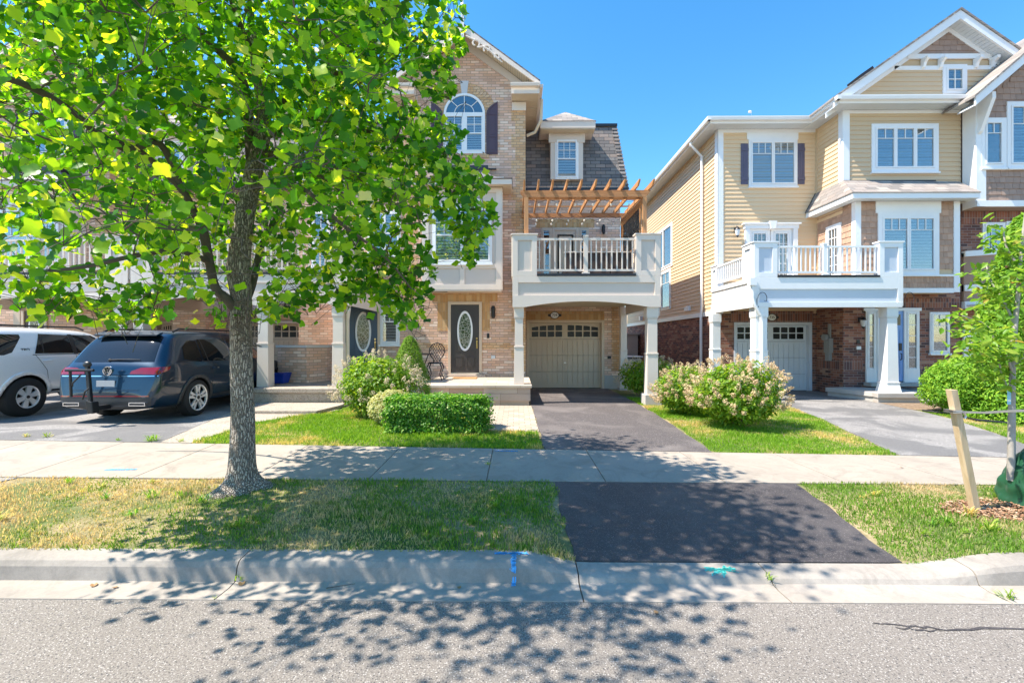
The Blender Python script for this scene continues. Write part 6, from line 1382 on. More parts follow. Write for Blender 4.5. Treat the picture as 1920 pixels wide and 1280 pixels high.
# ------------------------------------------------------------ vehicles (built pointing away from the camera, rear at y=0)
def patch(bvh, kind, outline, off, step=.07, side=1, inner=None):
    """a sheet that hugs the body: outline in (y,z) for 'side' or (x,z) for 'rear'"""
    P = []; n = len(outline)
    for i in range(n):
        a, b = outline[i], outline[(i+1) % n]; k = max(1, int(math.hypot(b[0]-a[0], b[1]-a[1])/step))
        P += [(a[0]+(b[0]-a[0])*t/k, a[1]+(b[1]-a[1])*t/k) for t in range(k)]
    nb = len(P); xs = [p[0] for p in P]; zs = [p[1] for p in P]
    def ins(x, z):
        c = False; j = nb-1
        for i in range(nb):
            if (P[i][1] > z) != (P[j][1] > z) and x < (P[j][0]-P[i][0])*(z-P[i][1])/(P[j][1]-P[i][1])+P[i][0]: c = not c
            j = i
        return c
    pts = list(P)
    for x in np.arange(min(xs)+step/2, max(xs), step):
        for z in np.arange(min(zs)+step/2, max(zs), step):
            if ins(x, z) and min((x-p[0])**2+(z-p[1])**2 for p in P) > (step*.4)**2: pts.append((float(x), float(z)))
    r = delaunay_2d_cdt([Vector(p) for p in pts], [], [list(range(nb))], 1, 1e-6)
    vs = []
    for v in r[0]:
        if kind == 'side': o, d = Vector((side*4, v.x, v.y)), Vector((-side, 0, 0))
        else: o, d = Vector((v.x, -4, v.y)), Vector((0, 1, 0))
        h = bvh.ray_cast(o, d)
        if h[0] is None: h = bvh.find_nearest(Vector((side*.9, v.x, v.y)) if kind == 'side' else Vector((v.x, .1, v.y)))
        vs.append(h[0]-d*off)
    return vs, [tuple(f) for f in r[2]]
def suv(name, ox, oy, oz, label, spec):
    t = thing(name, (ox, oy, oz), label, 'car'); W_ = Vector((ox, oy, oz))
    secs = spec['secs']; vs = []; m = 17
    for (y, zb, zt, ws, wm, wb, wr, zbt) in secs:
        half = [(0, zb), (ws*.6, zb), (ws, zb+.05), (wm, zb+(zbt-zb)*.42), (wm*.995, zbt-.14), (wb, zbt), (wr, max(zbt+.01, zt-.10)), (max(.1, wr-.14), max(zbt+.015, zt-.015)), (0, max(zbt+.02, zt+.015))]
        vs += [(x, y, z) for x, z in half]+[(-x, y, z) for x, z in half[-2:0:-1]]
    m = 16; n = len(secs)
    fs = [(i*m+j, i*m+(j+1) % m, (i+1)*m+(j+1) % m, (i+1)*m+j) for i in range(n-1) for j in range(m)]
    fs += [tuple(range(m)), tuple((n-1)*m+j for j in range(m-1, -1, -1))]
    me = bpy.data.meshes.new('b'); me.from_pydata(vs, [], fs); me.update()
    import bmesh
    bm = bmesh.new(); bm.from_mesh(me); bmesh.ops.recalc_face_normals(bm, faces=bm.faces)
    cl = bm.edges.layers.float.new('crease_edge'); bm.verts.ensure_lookup_table()
    for e in bm.edges:
        i, j = sorted(v.index for v in e.verts)
        if i//m == j//m and i//m in (0, n-1): e[cl] = .55
        if i//m != j//m and i % m in (5, 11): e[cl] = .55
        if i//m != j//m and i % m in (2, 14): e[cl] = .4
    bm.to_mesh(me); bm.free()
    ob = bpy.data.objects.new('b', me); col.objects.link(ob); s = ob.modifiers.new('s', 'SUBSURF'); s.levels = 3; s.render_levels = 3
    dg = bpy.context.evaluated_depsgraph_get(); dg.update(); full = bpy.data.meshes.new_from_object(ob.evaluated_get(dg)); bpy.data.objects.remove(ob)
    bm = bmesh.new(); bm.from_mesh(full); bvh = BVHTree.FromBMesh(bm); bm.free()
    body = bpy.data.objects.new('body', full); col.objects.link(body)
    cut = MB(); R0 = spec['well']
    for yy in spec['wheels']:
        for sg in (-1, 1):
            A = [2*math.pi*k/32 for k in range(32)]; a_, b_ = sorted((sg*.62, sg*1.3))
            cut.add([(a_, yy+R0*math.cos(q), spec['wz']+R0*math.sin(q)) for q in A]+[(b_, yy+R0*math.cos(q), spec['wz']+R0*math.sin(q)) for q in A], [tuple(range(32)), tuple(range(63, 31, -1))]+[(k, (k+1) % 32, 32+(k+1) % 32, 32+k) for k in range(32)])
    co = cut.build('cut', M['black'], None); co.location = (0, 0, 0); 
    for v, w__ in zip(co.data.vertices, cut.v): v.co = w__
    bo = body.modifiers.new('b', 'BOOLEAN'); bo.object = co; bo.operation = 'DIFFERENCE'; bo.solver = 'EXACT'; bo.material_mode = 'TRANSFER'
    body.data.materials.append(M[spec['paint']])
    dg.update(); dg = bpy.context.evaluated_depsgraph_get(); fin = bpy.data.meshes.new_from_object(body.evaluated_get(dg)); bpy.data.objects.remove(body); bpy.data.objects.remove(co)
    fin.polygons.foreach_set('use_smooth', [True]*len(fin.polygons))
    body = bpy.data.objects.new('body', fin); col.objects.link(body); body.parent = t; WL[body.name] = W_
    bm = bmesh.new(); bm.from_mesh(fin)
    for e in bm.edges: e.smooth = (not e.is_manifold) or e.calc_face_angle(0) < R(32)
    bm.to_mesh(fin); bm.free()
    def put(mb, nm, mat, par=None, **k): mb.v = [(x+ox, y+oy, z+oz) for x, y, z in mb.v]; return mb.build(nm, M[mat], par or t, **k)
    def sheet(nm, mat, kind, outl, off, side=1, par=None, step=.07, label=None, mb=None):
        v, f = patch(bvh, kind, outl, off, step, side); mm = mb or MB(); mm.add(v, f)
        return mm if mb is not None else put(mm, nm, mat, par, smooth=True, label=label, weld=True)
    for sg in (-1, 1):
        for nm, outl in spec['glass']: sheet(nm, 'carglass', 'side', outl, .006, sg)
        mm = MB()
        for outl in spec['pillar']: sheet('', '', 'side', outl, .008, sg, mb=mm)
        if mm.v: put(mm, 'window_pillar', 'black', smooth=True)
        mm = MB()
        for a, b, w__ in spec['seams']:
            d = Vector((b[0]-a[0], b[1]-a[1])).normalized(); q = Vector((-d.y, d.x))*w__
            sheet('', '', 'side', [(a[0]+q.x, a[1]+q.y), (b[0]+q.x, b[1]+q.y), (b[0]-q.x, b[1]-q.y), (a[0]-q.x, a[1]-q.y)], .003, sg, mb=mm)
        put(mm, 'door_seam', 'black')
        for yy in spec['wheels']:
            mm = MB(); A = np.linspace(-.35, math.pi+.35, 22); r0, r1 = R0-.01, R0+spec['flare']
            sheet('', '', 'side', [(yy+r1*math.cos(a), spec['wz']+r1*math.sin(a)) for a in A]+[(yy+r0*math.cos(a), spec['wz']+r0*math.sin(a)) for a in A[::-1]], .018, sg, mb=mm, step=.05)
            o = put(mm, 'wheel_arch_trim', spec['flaremat'], smooth=True, weld=True); so_ = o.modifiers.new('s', 'SOLIDIFY'); so_.thickness = .03; so_.offset = -1
        w0, w1 = spec['wheels']; o = sheet('sill_trim', spec['sillmat'], 'side', [(w0+R0+.02, spec['sill0']), (w1-R0-.02, spec['sill0']), (w1-R0-.02, spec['sill1']), (w0+R0+.02, spec['sill1'])], .012, sg)
        for (yh, zh) in spec['handles']:
            h = bvh.ray_cast(Vector((sg*4, yh, zh)), Vector((-sg, 0, 0)))[0]
            mm = MB(); mm.tube([(h.x, yh-.10, zh), (h.x+sg*.03, yh-.07, zh), (h.x+sg*.03, yh+.07, zh), (h.x, yh+.10, zh)], .014, 6); put(mm, 'door_handle', spec['handlemat'], smooth='auto')
        ym = spec['mirror']; mm = MB(); mm.ball((sg*(1.12), ym, 1.17), .13, 12, 8, 1, .55, .75); put(mm, 'wing_mirror', spec['paint'], smooth=True)
        mm = MB(); rr_ = spec['rail']; mm.tube([(sg*rr_[0], rr_[1], rr_[3]-.05), (sg*rr_[0], rr_[1]+.15, rr_[3]+.01), (sg*rr_[0], rr_[2]-.2, rr_[3]+.01), (sg*rr_[0]*.97, rr_[2], rr_[3]-.05)], .02, 6); put(mm, 'roof_rail', 'black', smooth='auto')
        for yy in spec['wheels']:
            wr, ww, rim = spec['tyre']; xo = spec['track']; c = (sg*xo+ox, yy+oy, spec['wz']+oz); e = sg*ww/2
            mm = MB(); mm.lathe(c, [(rim, -e), (rim+.03, -e*1.02), (wr-.05, -e), (wr-.01, -e*.82), (wr, -e*.6), (wr, e*.6), (wr-.01, e*.82), (wr-.05, e), (rim+.03, e*1.02), (rim, e)], 48, 'x'); w_o = mm.build('wheel', M['rubber'], t, smooth='auto')
            mm = MB(); mm.lathe(c, [(rim, -e), (rim-.01, e*.3), (rim*.3, e*.35), (0, e*.35)], 40, 'x'); mm.build('wheel_barrel', M['black'], w_o, smooth='auto')
            mm = MB(); mm.lathe(c, [(rim+.006, e*.98), (rim+.004, e*1.03), (rim-.016, e*.97), (rim-.02, e*.7)], 48, 'x'); F2 = Fr((c[0], c[1], c[2]), (0, 1, 0), (sg, 0, 0)); ns = spec['spokes']
            for k in range(ns):
                a = 2*math.pi*k/ns+.3
                for da in ((-.13, .13) if spec['double'] else (0,)):
                    p = (math.cos(a+da*.7)*rim*.24, math.sin(a+da*.7)*rim*.24); q = (math.cos(a+da*1.6)*rim*.97, math.sin(a+da*1.6)*rim*.97); nn = Vector((-(q[1]-p[1]), q[0]-p[0])).normalized(); w0_, w1_ = rim*spec['sw'][0], rim*spec['sw'][1]
                    mm.fp(F2, [(p[0]+nn.x*w0_, p[1]+nn.y*w0_), (q[0]+nn.x*w1_, q[1]+nn.y*w1_), (q[0]-nn.x*w1_, q[1]-nn.y*w1_), (p[0]-nn.x*w0_, p[1]-nn.y*w0_)], ww*.33, ww*.46)
            mm.tube([(c[0]+sg*ww*.3, c[1], c[2]), (c[0]+sg*ww*.49, c[1], c[2])], rim*.27, 20); mm.build('rim', M['alloy'], w_o)
            mm = MB(); mm.tube([(c[0]+sg*ww*.491, c[1], c[2]), (c[0]+sg*ww*.52, c[1], c[2])], rim*.14, 16); mm.build('hub_cap', M['black'], w_o)
    return t, bvh, put, sheet
# ---- blue SUV
bx_, by_ = -7.58, 8.30; bz_ = float(G(-7.9, 9.6))+.012
secs = [(0.0, .34, .60, .70, .78, .76, .70, .50), (.04, .28, .80, .80, .88, .86, .78, .70), (.09, .26, 1.06, .84, .93, .90, .84, .96), (.16, .25, 1.14, .86, .955, .92, .84, 1.04),
    (.38, .24, 1.46, .88, .975, .945, .80, 1.10), (.60, .23, 1.70, .90, .985, .95, .77, 1.12), (.85, .23, 1.765, .90, .985, .955, .77, 1.13), (1.6, .23, 1.79, .91, .985, .955, .775, 1.12),
    (2.6, .23, 1.78, .91, .985, .955, .765, 1.10), (3.2, .23, 1.68, .91, .985, .95, .74, 1.09), (3.75, .24, 1.28, .91, .985, .94, .78, 1.07), (4.2, .24, 1.10, .90, .975, .92, .80, 1.02), (4.75, .26, 1.00, .86, .93, .88, .76, .92), (4.98, .30, .85, .74, .82, .78, .66, .76), (5.04, .36, .66, .62, .70, .68, .6, .56)]
spec = dict(secs=secs, paint='carblue', well=.415, wz=.375, wheels=(1.08, 4.06), flare=.065, flaremat='plastic', sillmat='plastic', sill0=.24, sill1=.40, tyre=(.375, .25, .265), track=.86, spokes=5, double=True, sw=(.12, .09), handlemat='carblue',
    glass=[('side_window', [(.74, 1.18), (1.18, 1.11), (1.24, 1.14), (1.22, 1.54), (1.0, 1.56), (.80, 1.42)]), ('side_window', [(1.27, 1.12), (2.18, 1.11), (2.18, 1.60), (1.27, 1.57)]), ('side_window', [(2.26, 1.11), (3.3, 1.11), (2.98, 1.50), (2.72, 1.60), (2.26, 1.60)])],
    pillar=[[(1.40, 1.12), (1.43, 1.12), (1.36, 1.57), (1.33, 1.57)]], seams=[((1.42, 1.10), (1.55, .80), .004), ((1.55, .80), (1.50, .42), .004), ((2.22, 1.10), (2.26, .40), .004), ((.62, 1.14), (3.3, 1.08), .008)],
    handles=[(1.62, .96), (2.62, .95)], mirror=3.25, rail=(.70, .75, 2.9, 1.775))
B1, bvh, put, sheet = suv('blue_suv', bx_, by_, bz_, 'dark metallic blue SUV parked nose-in with a bike rack on its hitch', spec)
sheet('rear_window', 'carglass', 'rear', [(-.76, 1.15), (.76, 1.15), (.66, 1.58), (.52, 1.63), (-.52, 1.63), (-.66, 1.58)], .006)
m = MB(); m.add([(-.62, .60, 1.72), (.62, .60, 1.72), (.62, .44, 1.66), (-.62, .44, 1.66), (-.58, .62, 1.66), (.58, .62, 1.66), (.60, .45, 1.635), (-.60, .45, 1.635)], [(0, 1, 2, 3), (4, 7, 6, 5), (3, 2, 6, 7), (0, 3, 7, 4), (1, 5, 6, 2)]); put(m, 'spoiler', 'carblue')
sheet('lower_bumper', 'plastic', 'rear', [(-.80, .27), (.80, .27), (.86, .50), (-.86, .50)], .010)
for sg in (-1, 1):
    l = sheet('tail_light', 'redlens', 'rear', [(sg*.42, .93), (sg*.93, .915), (sg*.93, 1.05), (sg*.60, 1.045), (sg*.44, .98)], .014, step=.05)
    sheet('tail_light_wrap', 'redlens', 'side', [(.06, .915), (.30, .98), (.36, 1.05), (.08, 1.05)], .012, sg, par=l, step=.05)
    m = MB(); boxring(Fr((0, -.012, 0), (1, 0, 0), (0, -1, 0)), *sorted((sg*.46, sg*.76)), .345, .41, .013, -.03, .004, m); put(m, 'exhaust_trim', 'chrome')
sheet('chrome_strip', 'chrome', 'rear', [(-.92, .882), (.92, .882), (.92, .900), (-.92, .900)], .014, step=.1)
sheet('reflector_strip', 'redlens', 'rear', [(-.82, .515), (.82, .515), (.82, .535), (-.82, .535)], .014, step=.1)
h = bvh.ray_cast(Vector((0, -4, .74)), Vector((0, 1, 0)))[0]; Fq = Fr((0, h.y, 0), (1, 0, 0), (0, -1, 0))
m = MB(); m.fb(Fq, -.17, .17, -.004, .008, .66, .81); put(m, 'number_plate', 'plate')
yy = bvh.ray_cast(Vector((0, -4, .99)), Vector((0, 1, 0)))[0].y; Fq = Fr((0, yy, 0), (1, 0, 0), (0, -1, 0)); A = np.linspace(0, 2*math.pi, 25); cz = .985
m = MB(); m.ring(Fq, [(.085*math.cos(a), cz+.085*math.sin(a)) for a in A], [(.070*math.cos(a), cz+.070*math.sin(a)) for a in A], -.03, .026)
def stroke(mm, F_, pts, w__, a_, b_):
    for p, q in zip(pts[:-1], pts[1:]):
        d = Vector((q[0]-p[0], q[1]-p[1])).normalized(); nn = Vector((-d.y, d.x))*w__; mm.fp(F_, [(p[0]+nn.x, p[1]+nn.y), (q[0]+nn.x, q[1]+nn.y), (q[0]-nn.x, q[1]-nn.y), (p[0]-nn.x, p[1]-nn.y)], a_, b_)
stroke(m, Fq, [(-.028, cz+.064), (0, cz+.008), (.028, cz+.064)], .006, -.02, .022); stroke(m, Fq, [(-.060, cz+.038), (-.030, cz-.056), (0, cz+.0), (.030, cz-.056), (.060, cz+.038)], .006, -.02, .0225); put(m, 'emblem', 'chrome')
m = MB(); y1 = bvh.ray_cast(Vector((0, -4, 1.2)), Vector((0, 1, 0)))[0].y; m.tube([(-.05, y1-.03, 1.185), (.30, y1-.04, 1.20), (.52, y1-.02, 1.19)], [.016, .010, .006], 6); m.ball((-.05, y1-.02, 1.18), .035, 8, 5); put(m, 'rear_wiper', 'black')
sheet('body_crease', 'carblue', 'side', [(.3, .80), (3.9, .84), (3.9, .86), (.3, .82)], .006, 1); sheet('body_crease', 'carblue', 'side', [(.3, .80), (3.9, .84), (3.9, .86), (.3, .82)], .006, -1)
m = MB(); mz = 1.12; 
m.fb(Fr((0, bvh.ray_cast(Vector((0, -4, .60)), Vector((0, 1, 0)))[0].y, 0), (1, 0, 0), (0, -1, 0)), -.62, .62, -.004, .004, .63, .636); put(m, 'tailgate_seam', 'black')
# hitch rack
RK = thing('bike_rack', (bx_, by_-.3, bz_), 'folded black bike rack upright on the blue car hitch', 'bike rack'); Q = Vector((bx_, by_, bz_))
def rk(pts, r_, nm, mat='black', k=8): m_ = MB(); m_.tube([(p[0]+bx_, p[1]+by_, p[2]+bz_) for p in pts], r_, k); return m_.build(nm, M[mat], RK, smooth='auto')
m = MB(); m.box(bx_+.03, bx_+.11, by_-.34, by_+.2, bz_+.30, bz_+.38); m.build('hitch_bar', M['black'], RK, bevel=.006)
m = MB(); m.prism([(bx_+.02, by_-.36, bz_+.26), (bx_+.12, by_-.36, bz_+.26), (bx_+.10, by_-.36, bz_+.46), (bx_-.02, by_-.36, bz_+.50)], (0, .14, 0)); m.build('pivot_block', M['black'], RK, bevel=.01)
m = MB(); m.prism([(bx_+.01, by_-.34, bz_+.45), (bx_+.065, by_-.34, bz_+.45), (bx_-.03, by_-.30, bz_+1.12), (bx_-.085, by_-.30, bz_+1.12)], (0, .06, 0)); m.build('mast', M['black'], RK, bevel=.008)
rk([(-.42, -.30, 1.02), (.08, -.30, 1.02)], .024, 'cradle_arm'); rk([(-.34, -.30, 1.0), (-.34, -.28, .55)], .022, 'cradle_arm')
rk([(-.30, -.30, .74), (-.18, -.42, .80), (-.05, -.40, .95)], .014, 'wheel_hoop'); rk([(-.02, -.40, .52), (.06, -.44, .66), (.10, -.40, .72)], .014, 'wheel_hoop')
m = MB(); m.ball((bx_-.06, by_-.27, bz_+1.12), .075, 10, 6, 1, .6, .8); m.build('ratchet_head', M['black'], RK, smooth=True)
# ---- silver SUV
sx_, sy_ = -10.87, 8.10; sz_ = float(G(-10.9, 9.2))+.012
secs = [(0.0, .40, .72, .72, .80, .78, .72, .62), (.03, .36, .92, .84, .90, .88, .80, .80), (.07, .36, 1.18, .86, .93, .91, .84, 1.06), (.14, .36, 1.32, .87, .945, .925, .83, 1.18),
    (.26, .36, 1.66, .88, .955, .935, .80, 1.22), (.36, .36, 1.78, .88, .96, .935, .79, 1.23), (.7, .36, 1.815, .88, .96, .94, .785, 1.23), (1.6, .36, 1.825, .88, .96, .94, .785, 1.22),
    (2.5, .36, 1.80, .88, .96, .94, .775, 1.21), (2.9, .36, 1.72, .88, .96, .94, .75, 1.20), (3.35, .38, 1.32, .88, .96, .93, .78, 1.18), (4.0, .38, 1.20, .88, .955, .92, .80, 1.12), (4.6, .40, 1.12, .86, .93, .89, .78, 1.02), (4.8, .44, .95, .76, .84, .80, .70, .85), (4.84, .5, .75, .66, .74, .7, .6, .66)]
spec = dict(secs=secs, paint='carsilver', well=.455, wz=.395, wheels=(1.04, 3.83), flare=.07, flaremat='carsilver', sillmat='black', sill0=.38, sill1=.50, tyre=(.395, .27, .225), track=.83, spokes=6, double=False, sw=(.16, .26), handlemat='carsilver',
    glass=[('side_window', [(.20, 1.27), (.62, 1.25), (.78, 1.30), (1.02, 1.60), (1.02, 1.66), (.36, 1.66)]), ('side_window', [(1.20, 1.27), (2.02, 1.26), (2.02, 1.66), (1.40, 1.68)]), ('side_window', [(2.12, 1.26), (3.05, 1.25), (2.72, 1.60), (2.62, 1.66), (2.12, 1.67)])],
    pillar=[[(2.02, 1.25), (2.12, 1.25), (2.12, 1.68), (2.02, 1.68)], [(1.36, 1.27), (1.39, 1.27), (1.44, 1.67), (1.41, 1.67)]], seams=[((1.20, 1.25), (1.42, .92), .005), ((1.42, .92), (1.48, .55), .005), ((2.07, 1.25), (2.08, .5), .005), ((1.15, 1.245), (3.1, 1.235), .007)],
    handles=[(1.44, 1.12), (2.30, 1.11)], mirror=2.95, rail=(.70, .55, 2.5, 1.83))
B2, bvh, put, sheet = suv('silver_suv', sx_, sy_, sz_, 'silver SUV with chunky six spoke wheels parked left of the dark blue one', spec)
sheet('rear_window', 'carglass', 'rear', [(-.72, 1.26), (.72, 1.26), (.64, 1.66), (-.64, 1.66)], .006)
for sg in (-1, 1):
    l = sheet('tail_light', 'redlens', 'rear', [(sg*.66, .98), (sg*.90, .95), (sg*.88, 1.22), (sg*.68, 1.22)], .014, step=.05); sheet('tail_light_wrap', 'redlens', 'side', [(.06, .98), (.26, 1.0), (.24, 1.22), (.08, 1.22)], .012, sg, par=l, step=.05)
    sheet('side_marker', 'redlens', 'side', [(.08, .70), (.26, .73), (.27, .77), (.08, .74)], .010, sg)
m = MB(); m.box(-.96, -.90, .0, .01, 0, .01) if False else None
hx = bvh.ray_cast(Vector((4, 1.03, 1.36)), Vector((-1, 0, 0)))[0]
Fq = Fr((sx_+hx.x+.004, sy_+1.02, sz_), (0, 1, 0), (1, 0, 0)); text('TRD', Fq, .02, 1.345, .085, M['black'], B2, 'decal', .0)
m = MB(); m.fb(Fq, -.10, .17, .0, .004, 1.285, 1.293); m.build('decal_line', M['black'], B2)
# ------------------------------------------------------------ vegetation
def rotframe(nrm, r):
    """random leaf frames (N,3,3): columns right, along, normal"""
    n = nrm/np.linalg.norm(nrm, axis=1, keepdims=True); a = r.normal(size=n.shape); a[:, 2] -= .9
    a -= n*(a*n).sum(1, keepdims=True); a /= np.linalg.norm(a, axis=1, keepdims=True); b = np.cross(a, n)
    return b, a, n
def scatter(P, nrm, size, tv, tf, r):
    b, a, n = rotframe(nrm, r); s = size[:, None, None]
    V = P[:, None, :]+s*(tv[None, :, 0:1]*b[:, None, :]+tv[None, :, 1:2]*a[:, None, :]+tv[None, :, 2:3]*n[:, None, :])
    k = len(tv); F = (np.arange(len(P))*k)[:, None, None]+tf[None]
    return V.reshape(-1, 3), F.reshape(-1, tf.shape[1]).astype(int)
def tulip_template():
    rt = [(.03, .0), (.18, -.06), (.44, .02), (.54, .20), (.44, .40), (.52, .58), (.50, .88), (.26, .84), (0, .76)]
    V = [(0, .38)]+rt+[(-x, y) for x, y in rt[:-1]]
    tv = np.array([(x, y, .22*abs(x)-.22*(y-.4)**2+.03) for x, y in V]); F = [(0, i, i+1) for i in range(1, 9)]
    L = [10, 11, 12, 13, 14, 15, 16, 17, 9]; F += [(0, L[i+1], L[i]) for i in range(8)]+[(0, 10, 1)]
    return tv, np.array(F)
def oval_template(w_=.3, fold=.15):
    return np.array([(0, 0, 0), (w_, .35, fold*w_*2), (w_*.75, .72, fold*w_), (0, 1, -.08), (-w_*.75, .72, fold*w_), (-w_, .35, fold*w_*2)]), np.array([(0, 1, 2), (0, 2, 3), (0, 3, 4), (0, 4, 5)])
def inpoly(px, py, poly):
    c = np.zeros(len(px), bool); n = len(poly); j = n-1
    for i in range(n):
        xi, yi = poly[i]; xj, yj = poly[j]
        with np.errstate(divide='ignore', invalid='ignore'): c ^= ((yi > py) != (yj > py)) & (px < (xj-xi)*(py-yi)/(yj-yi+1e-12)+xi)
        j = i
    return c
def W(px, py, Y): return Vector((X(px, Y), Y, Z(py, Y, px)))
# ---- the tulip tree on the verge
TT = thing('tulip_tree', (X(453, 5.08), 5.08, g1(-3, 5.08)), 'big leafy tulip tree with grey trunk on the verge in front of the left townhouses', 'tree')
def smooth_path(pts, k=6):
    pts = [Vector(p) for p in pts]; out = []
    for i in range(len(pts)-1):
        p0, p1, p2, p3 = pts[max(i-1, 0)], pts[i], pts[i+1], pts[min(i+2, len(pts)-1)]
        for j in range(k):
            t = j/k; out.append(.5*((2*p1)+(p2-p0)*t+(2*p0-5*p1+4*p2-p3)*t*t+(3*p1-p0-3*p2+p3)*t**3))
    return out+[pts[-1]]
def woody(name, path, radii, mat, par, k=16, rough=.04, k2=6, flare=None, seed=1):
    P = smooth_path(path, k2); n = len(P); R_ = np.interp(np.linspace(0, len(radii)-1, n), range(len(radii)), radii); rr = random.Random(seed)
    ph = [rr.uniform(0, 6.28) for _ in range(6)]; mb = MB(); vs = []; ref = Vector((1, 0, 0))
    for i, p in enumerate(P):
        t = (P[min(i+1, n-1)]-P[max(i-1, 0)]).normalized(); a = (ref-t*ref.dot(t)).normalized(); b = t.cross(a); ref = a
        for j in range(k):
            th = 2*math.pi*j/k; r0 = R_[i]*(1+rough*(math.sin(3*th+ph[0]+i*.35)+.7*math.sin(5*th+ph[1]-i*.23)+.5*math.sin(2*th+ph[2]+i*.6))+rr.uniform(-.5, .5)*rough*.5)
            if flare: r0 += flare(p.z, th)
            vs.append(p+(a*math.cos(th)+b*math.sin(th))*r0)
    mb.add(vs, [(i*k+j, i*k+(j+1) % k, (i+1)*k+(j+1) % k, (i+1)*k+j) for i in range(n-1) for j in range(k)]+[tuple((n-1)*k+j for j in range(k))])
    return mb.build(name, M[mat], par, smooth=True, fix=True), P, R_
z0 = TT.location.z
tr_path = [W(453, 918, 5.08)-Vector((0, 0, .08)), W(454, 880, 5.08), W(455, 780, 5.09), W(453, 690, 5.1), W(451, 620, 5.1), W(453, 560, 5.12), W(447, 500, 5.14), W(454, 440, 5.16), W(466, 370, 5.2), W(480, 300, 5.24), W(493, 245, 5.28), W(489, 190, 5.34), W(478, 120, 5.4), W(470, 20, 5.45), W(462, -120, 5.5), W(455, -240, 5.5)]
def fl(z, th):
    h = max(0, z-z0); return .14*math.exp(-h/.07)*(1+.5*math.sin(3*th+1.0)+.35*math.sin(5*th))+.035*math.exp(-h/.3)
tr, tP, tR = woody('trunk', tr_path, [.130, .124, .117, .111, .110, .107, .122, .102, .098, .094, .086, .054, .044, .034, .022, .01], 'bark', TT, 28, .025, 8, fl)
skel = [(p, r) for p, r in zip(tP, tR) if p.z > 2.2]
brs = [([(449, 590, 5.1), (425, 560, 5.0), (404, 540, 4.95), (392, 490, 4.9), (380, 430, 4.8), (362, 395, 4.75), (340, 355, 4.6), (310, 325, 4.5), (265, 285, 4.3), (215, 262, 4.1)], [.055, .05, .047, .045, .044, .04, .036, .03, .024, .012]),
 ([(456, 570, 5.14), (468, 545, 5.3), (480, 500, 5.6), (490, 460, 5.9), (520, 400, 6.2)], [.055, .05, .045, .036, .016]),
 ([(495, 250, 5.28), (520, 240, 5.3), (545, 225, 5.3), (565, 216, 5.35), (620, 228, 5.5), (680, 245, 5.7), (740, 250, 5.9)], [.075, .07, .05, .040, .03, .024, .012]),
 ([(482, 290, 5.24), (510, 289, 5.2), (540, 298, 5.1), (570, 318, 5.0), (610, 335, 4.9), (650, 370, 4.8)], [.04, .036, .032, .028, .02, .01]),
 ([(470, 300, 5.2), (462, 180, 5.2), (445, 135, 5.1), (420, 105, 5.0), (395, 82, 4.9), (360, 40, 4.7)], [.05, .048, .045, .042, .034, .02]),
 ([(485, 230, 5.3), (530, 190, 5.4), (600, 140, 5.6), (640, 100, 5.7), (665, 50, 5.9), (690, -40, 6.0)], [.05, .045, .035, .032, .024, .012]),
 ([(472, 95, 5.4), (455, 60, 5.2), (440, 20, 5.0), (415, -60, 4.8), (400, -150, 4.5)], [.04, .036, .03, .02, .01]),
 ([(340, 355, 4.6), (300, 270, 4.4), (230, 278, 4.1), (120, 200, 3.7), (60, 165, 3.5), (0, 145, 3.3), (-120, 130, 3.1)], [.035, .03, .03, .032, .028, .022, .012]),
 ([(392, 490, 4.9), (330, 470, 4.3), (250, 480, 3.9), (160, 500, 3.6), (60, 510, 3.4)], [.03, .025, .02, .014, .008]),
 ([(600, 140, 5.6), (690, 130, 5.4), (760, 90, 5.3), (820, 40, 5.3)], [.03, .022, .016, .01]),
 ([(680, 245, 5.7), (760, 260, 5.5), (830, 300, 5.3), (880, 360, 5.2)], [.024, .018, .014, .008]),
 ([(467, 352, 5.2), (560, 350, 4.7), (640, 420, 4.5), (720, 480, 4.6), (770, 540, 4.7)], [.03, .024, .018, .012, .008]),
 ([(380, 430, 4.8), (300, 420, 5.4), (200, 400, 5.8), (90, 380, 6.0), (-60, 360, 6.0)], [.03, .025, .02, .015, .01]),
 ([(461, 20, 5.45), (540, -40, 5.0), (640, -120, 4.7), (740, -140, 4.5)], [.03, .024, .016, .01])]
for k, (pts, rad) in enumerate(brs):
    o, P_, R_ = woody('branch', [W(*p) for p in pts], rad, 'bark' if rad[0] > .055 else 'twig', TT, 10, .04, 5, seed=k+3); skel += list(zip(P_, R_))
poly = [(-900, -1400), (700, -1400), (850, -500), (865, 0), (882, 40), (872, 90), (850, 130), (852, 180), (815, 200), (785, 165), (742, 108), (735, 140), (775, 200), (812, 205), (836, 225), (872, 245), (862, 285), (905, 305), (916, 350), (896, 372), (930, 395), (930, 430), (905, 452), (890, 492), (858, 498), (868, 455), (845, 430), (806, 408), (790, 440), (815, 480), (812, 540), (793, 590), (798, 625), (768, 665), (745, 610), (712, 570), (655, 560), (655, 590), (615, 560), (565, 590), (520, 598), (470, 600), (492, 645), (450, 690), (400, 615), (395, 570), (330, 560), (318, 585), (252, 620), (232, 638), (200, 600), (150, 585), (60, 598), (0, 560), (-900, 560)]
r = np.random.default_rng(21)
cc, rad = np.array([-3.05, 4.35, 4.9]), np.array([3.0, 2.75, 2.95])
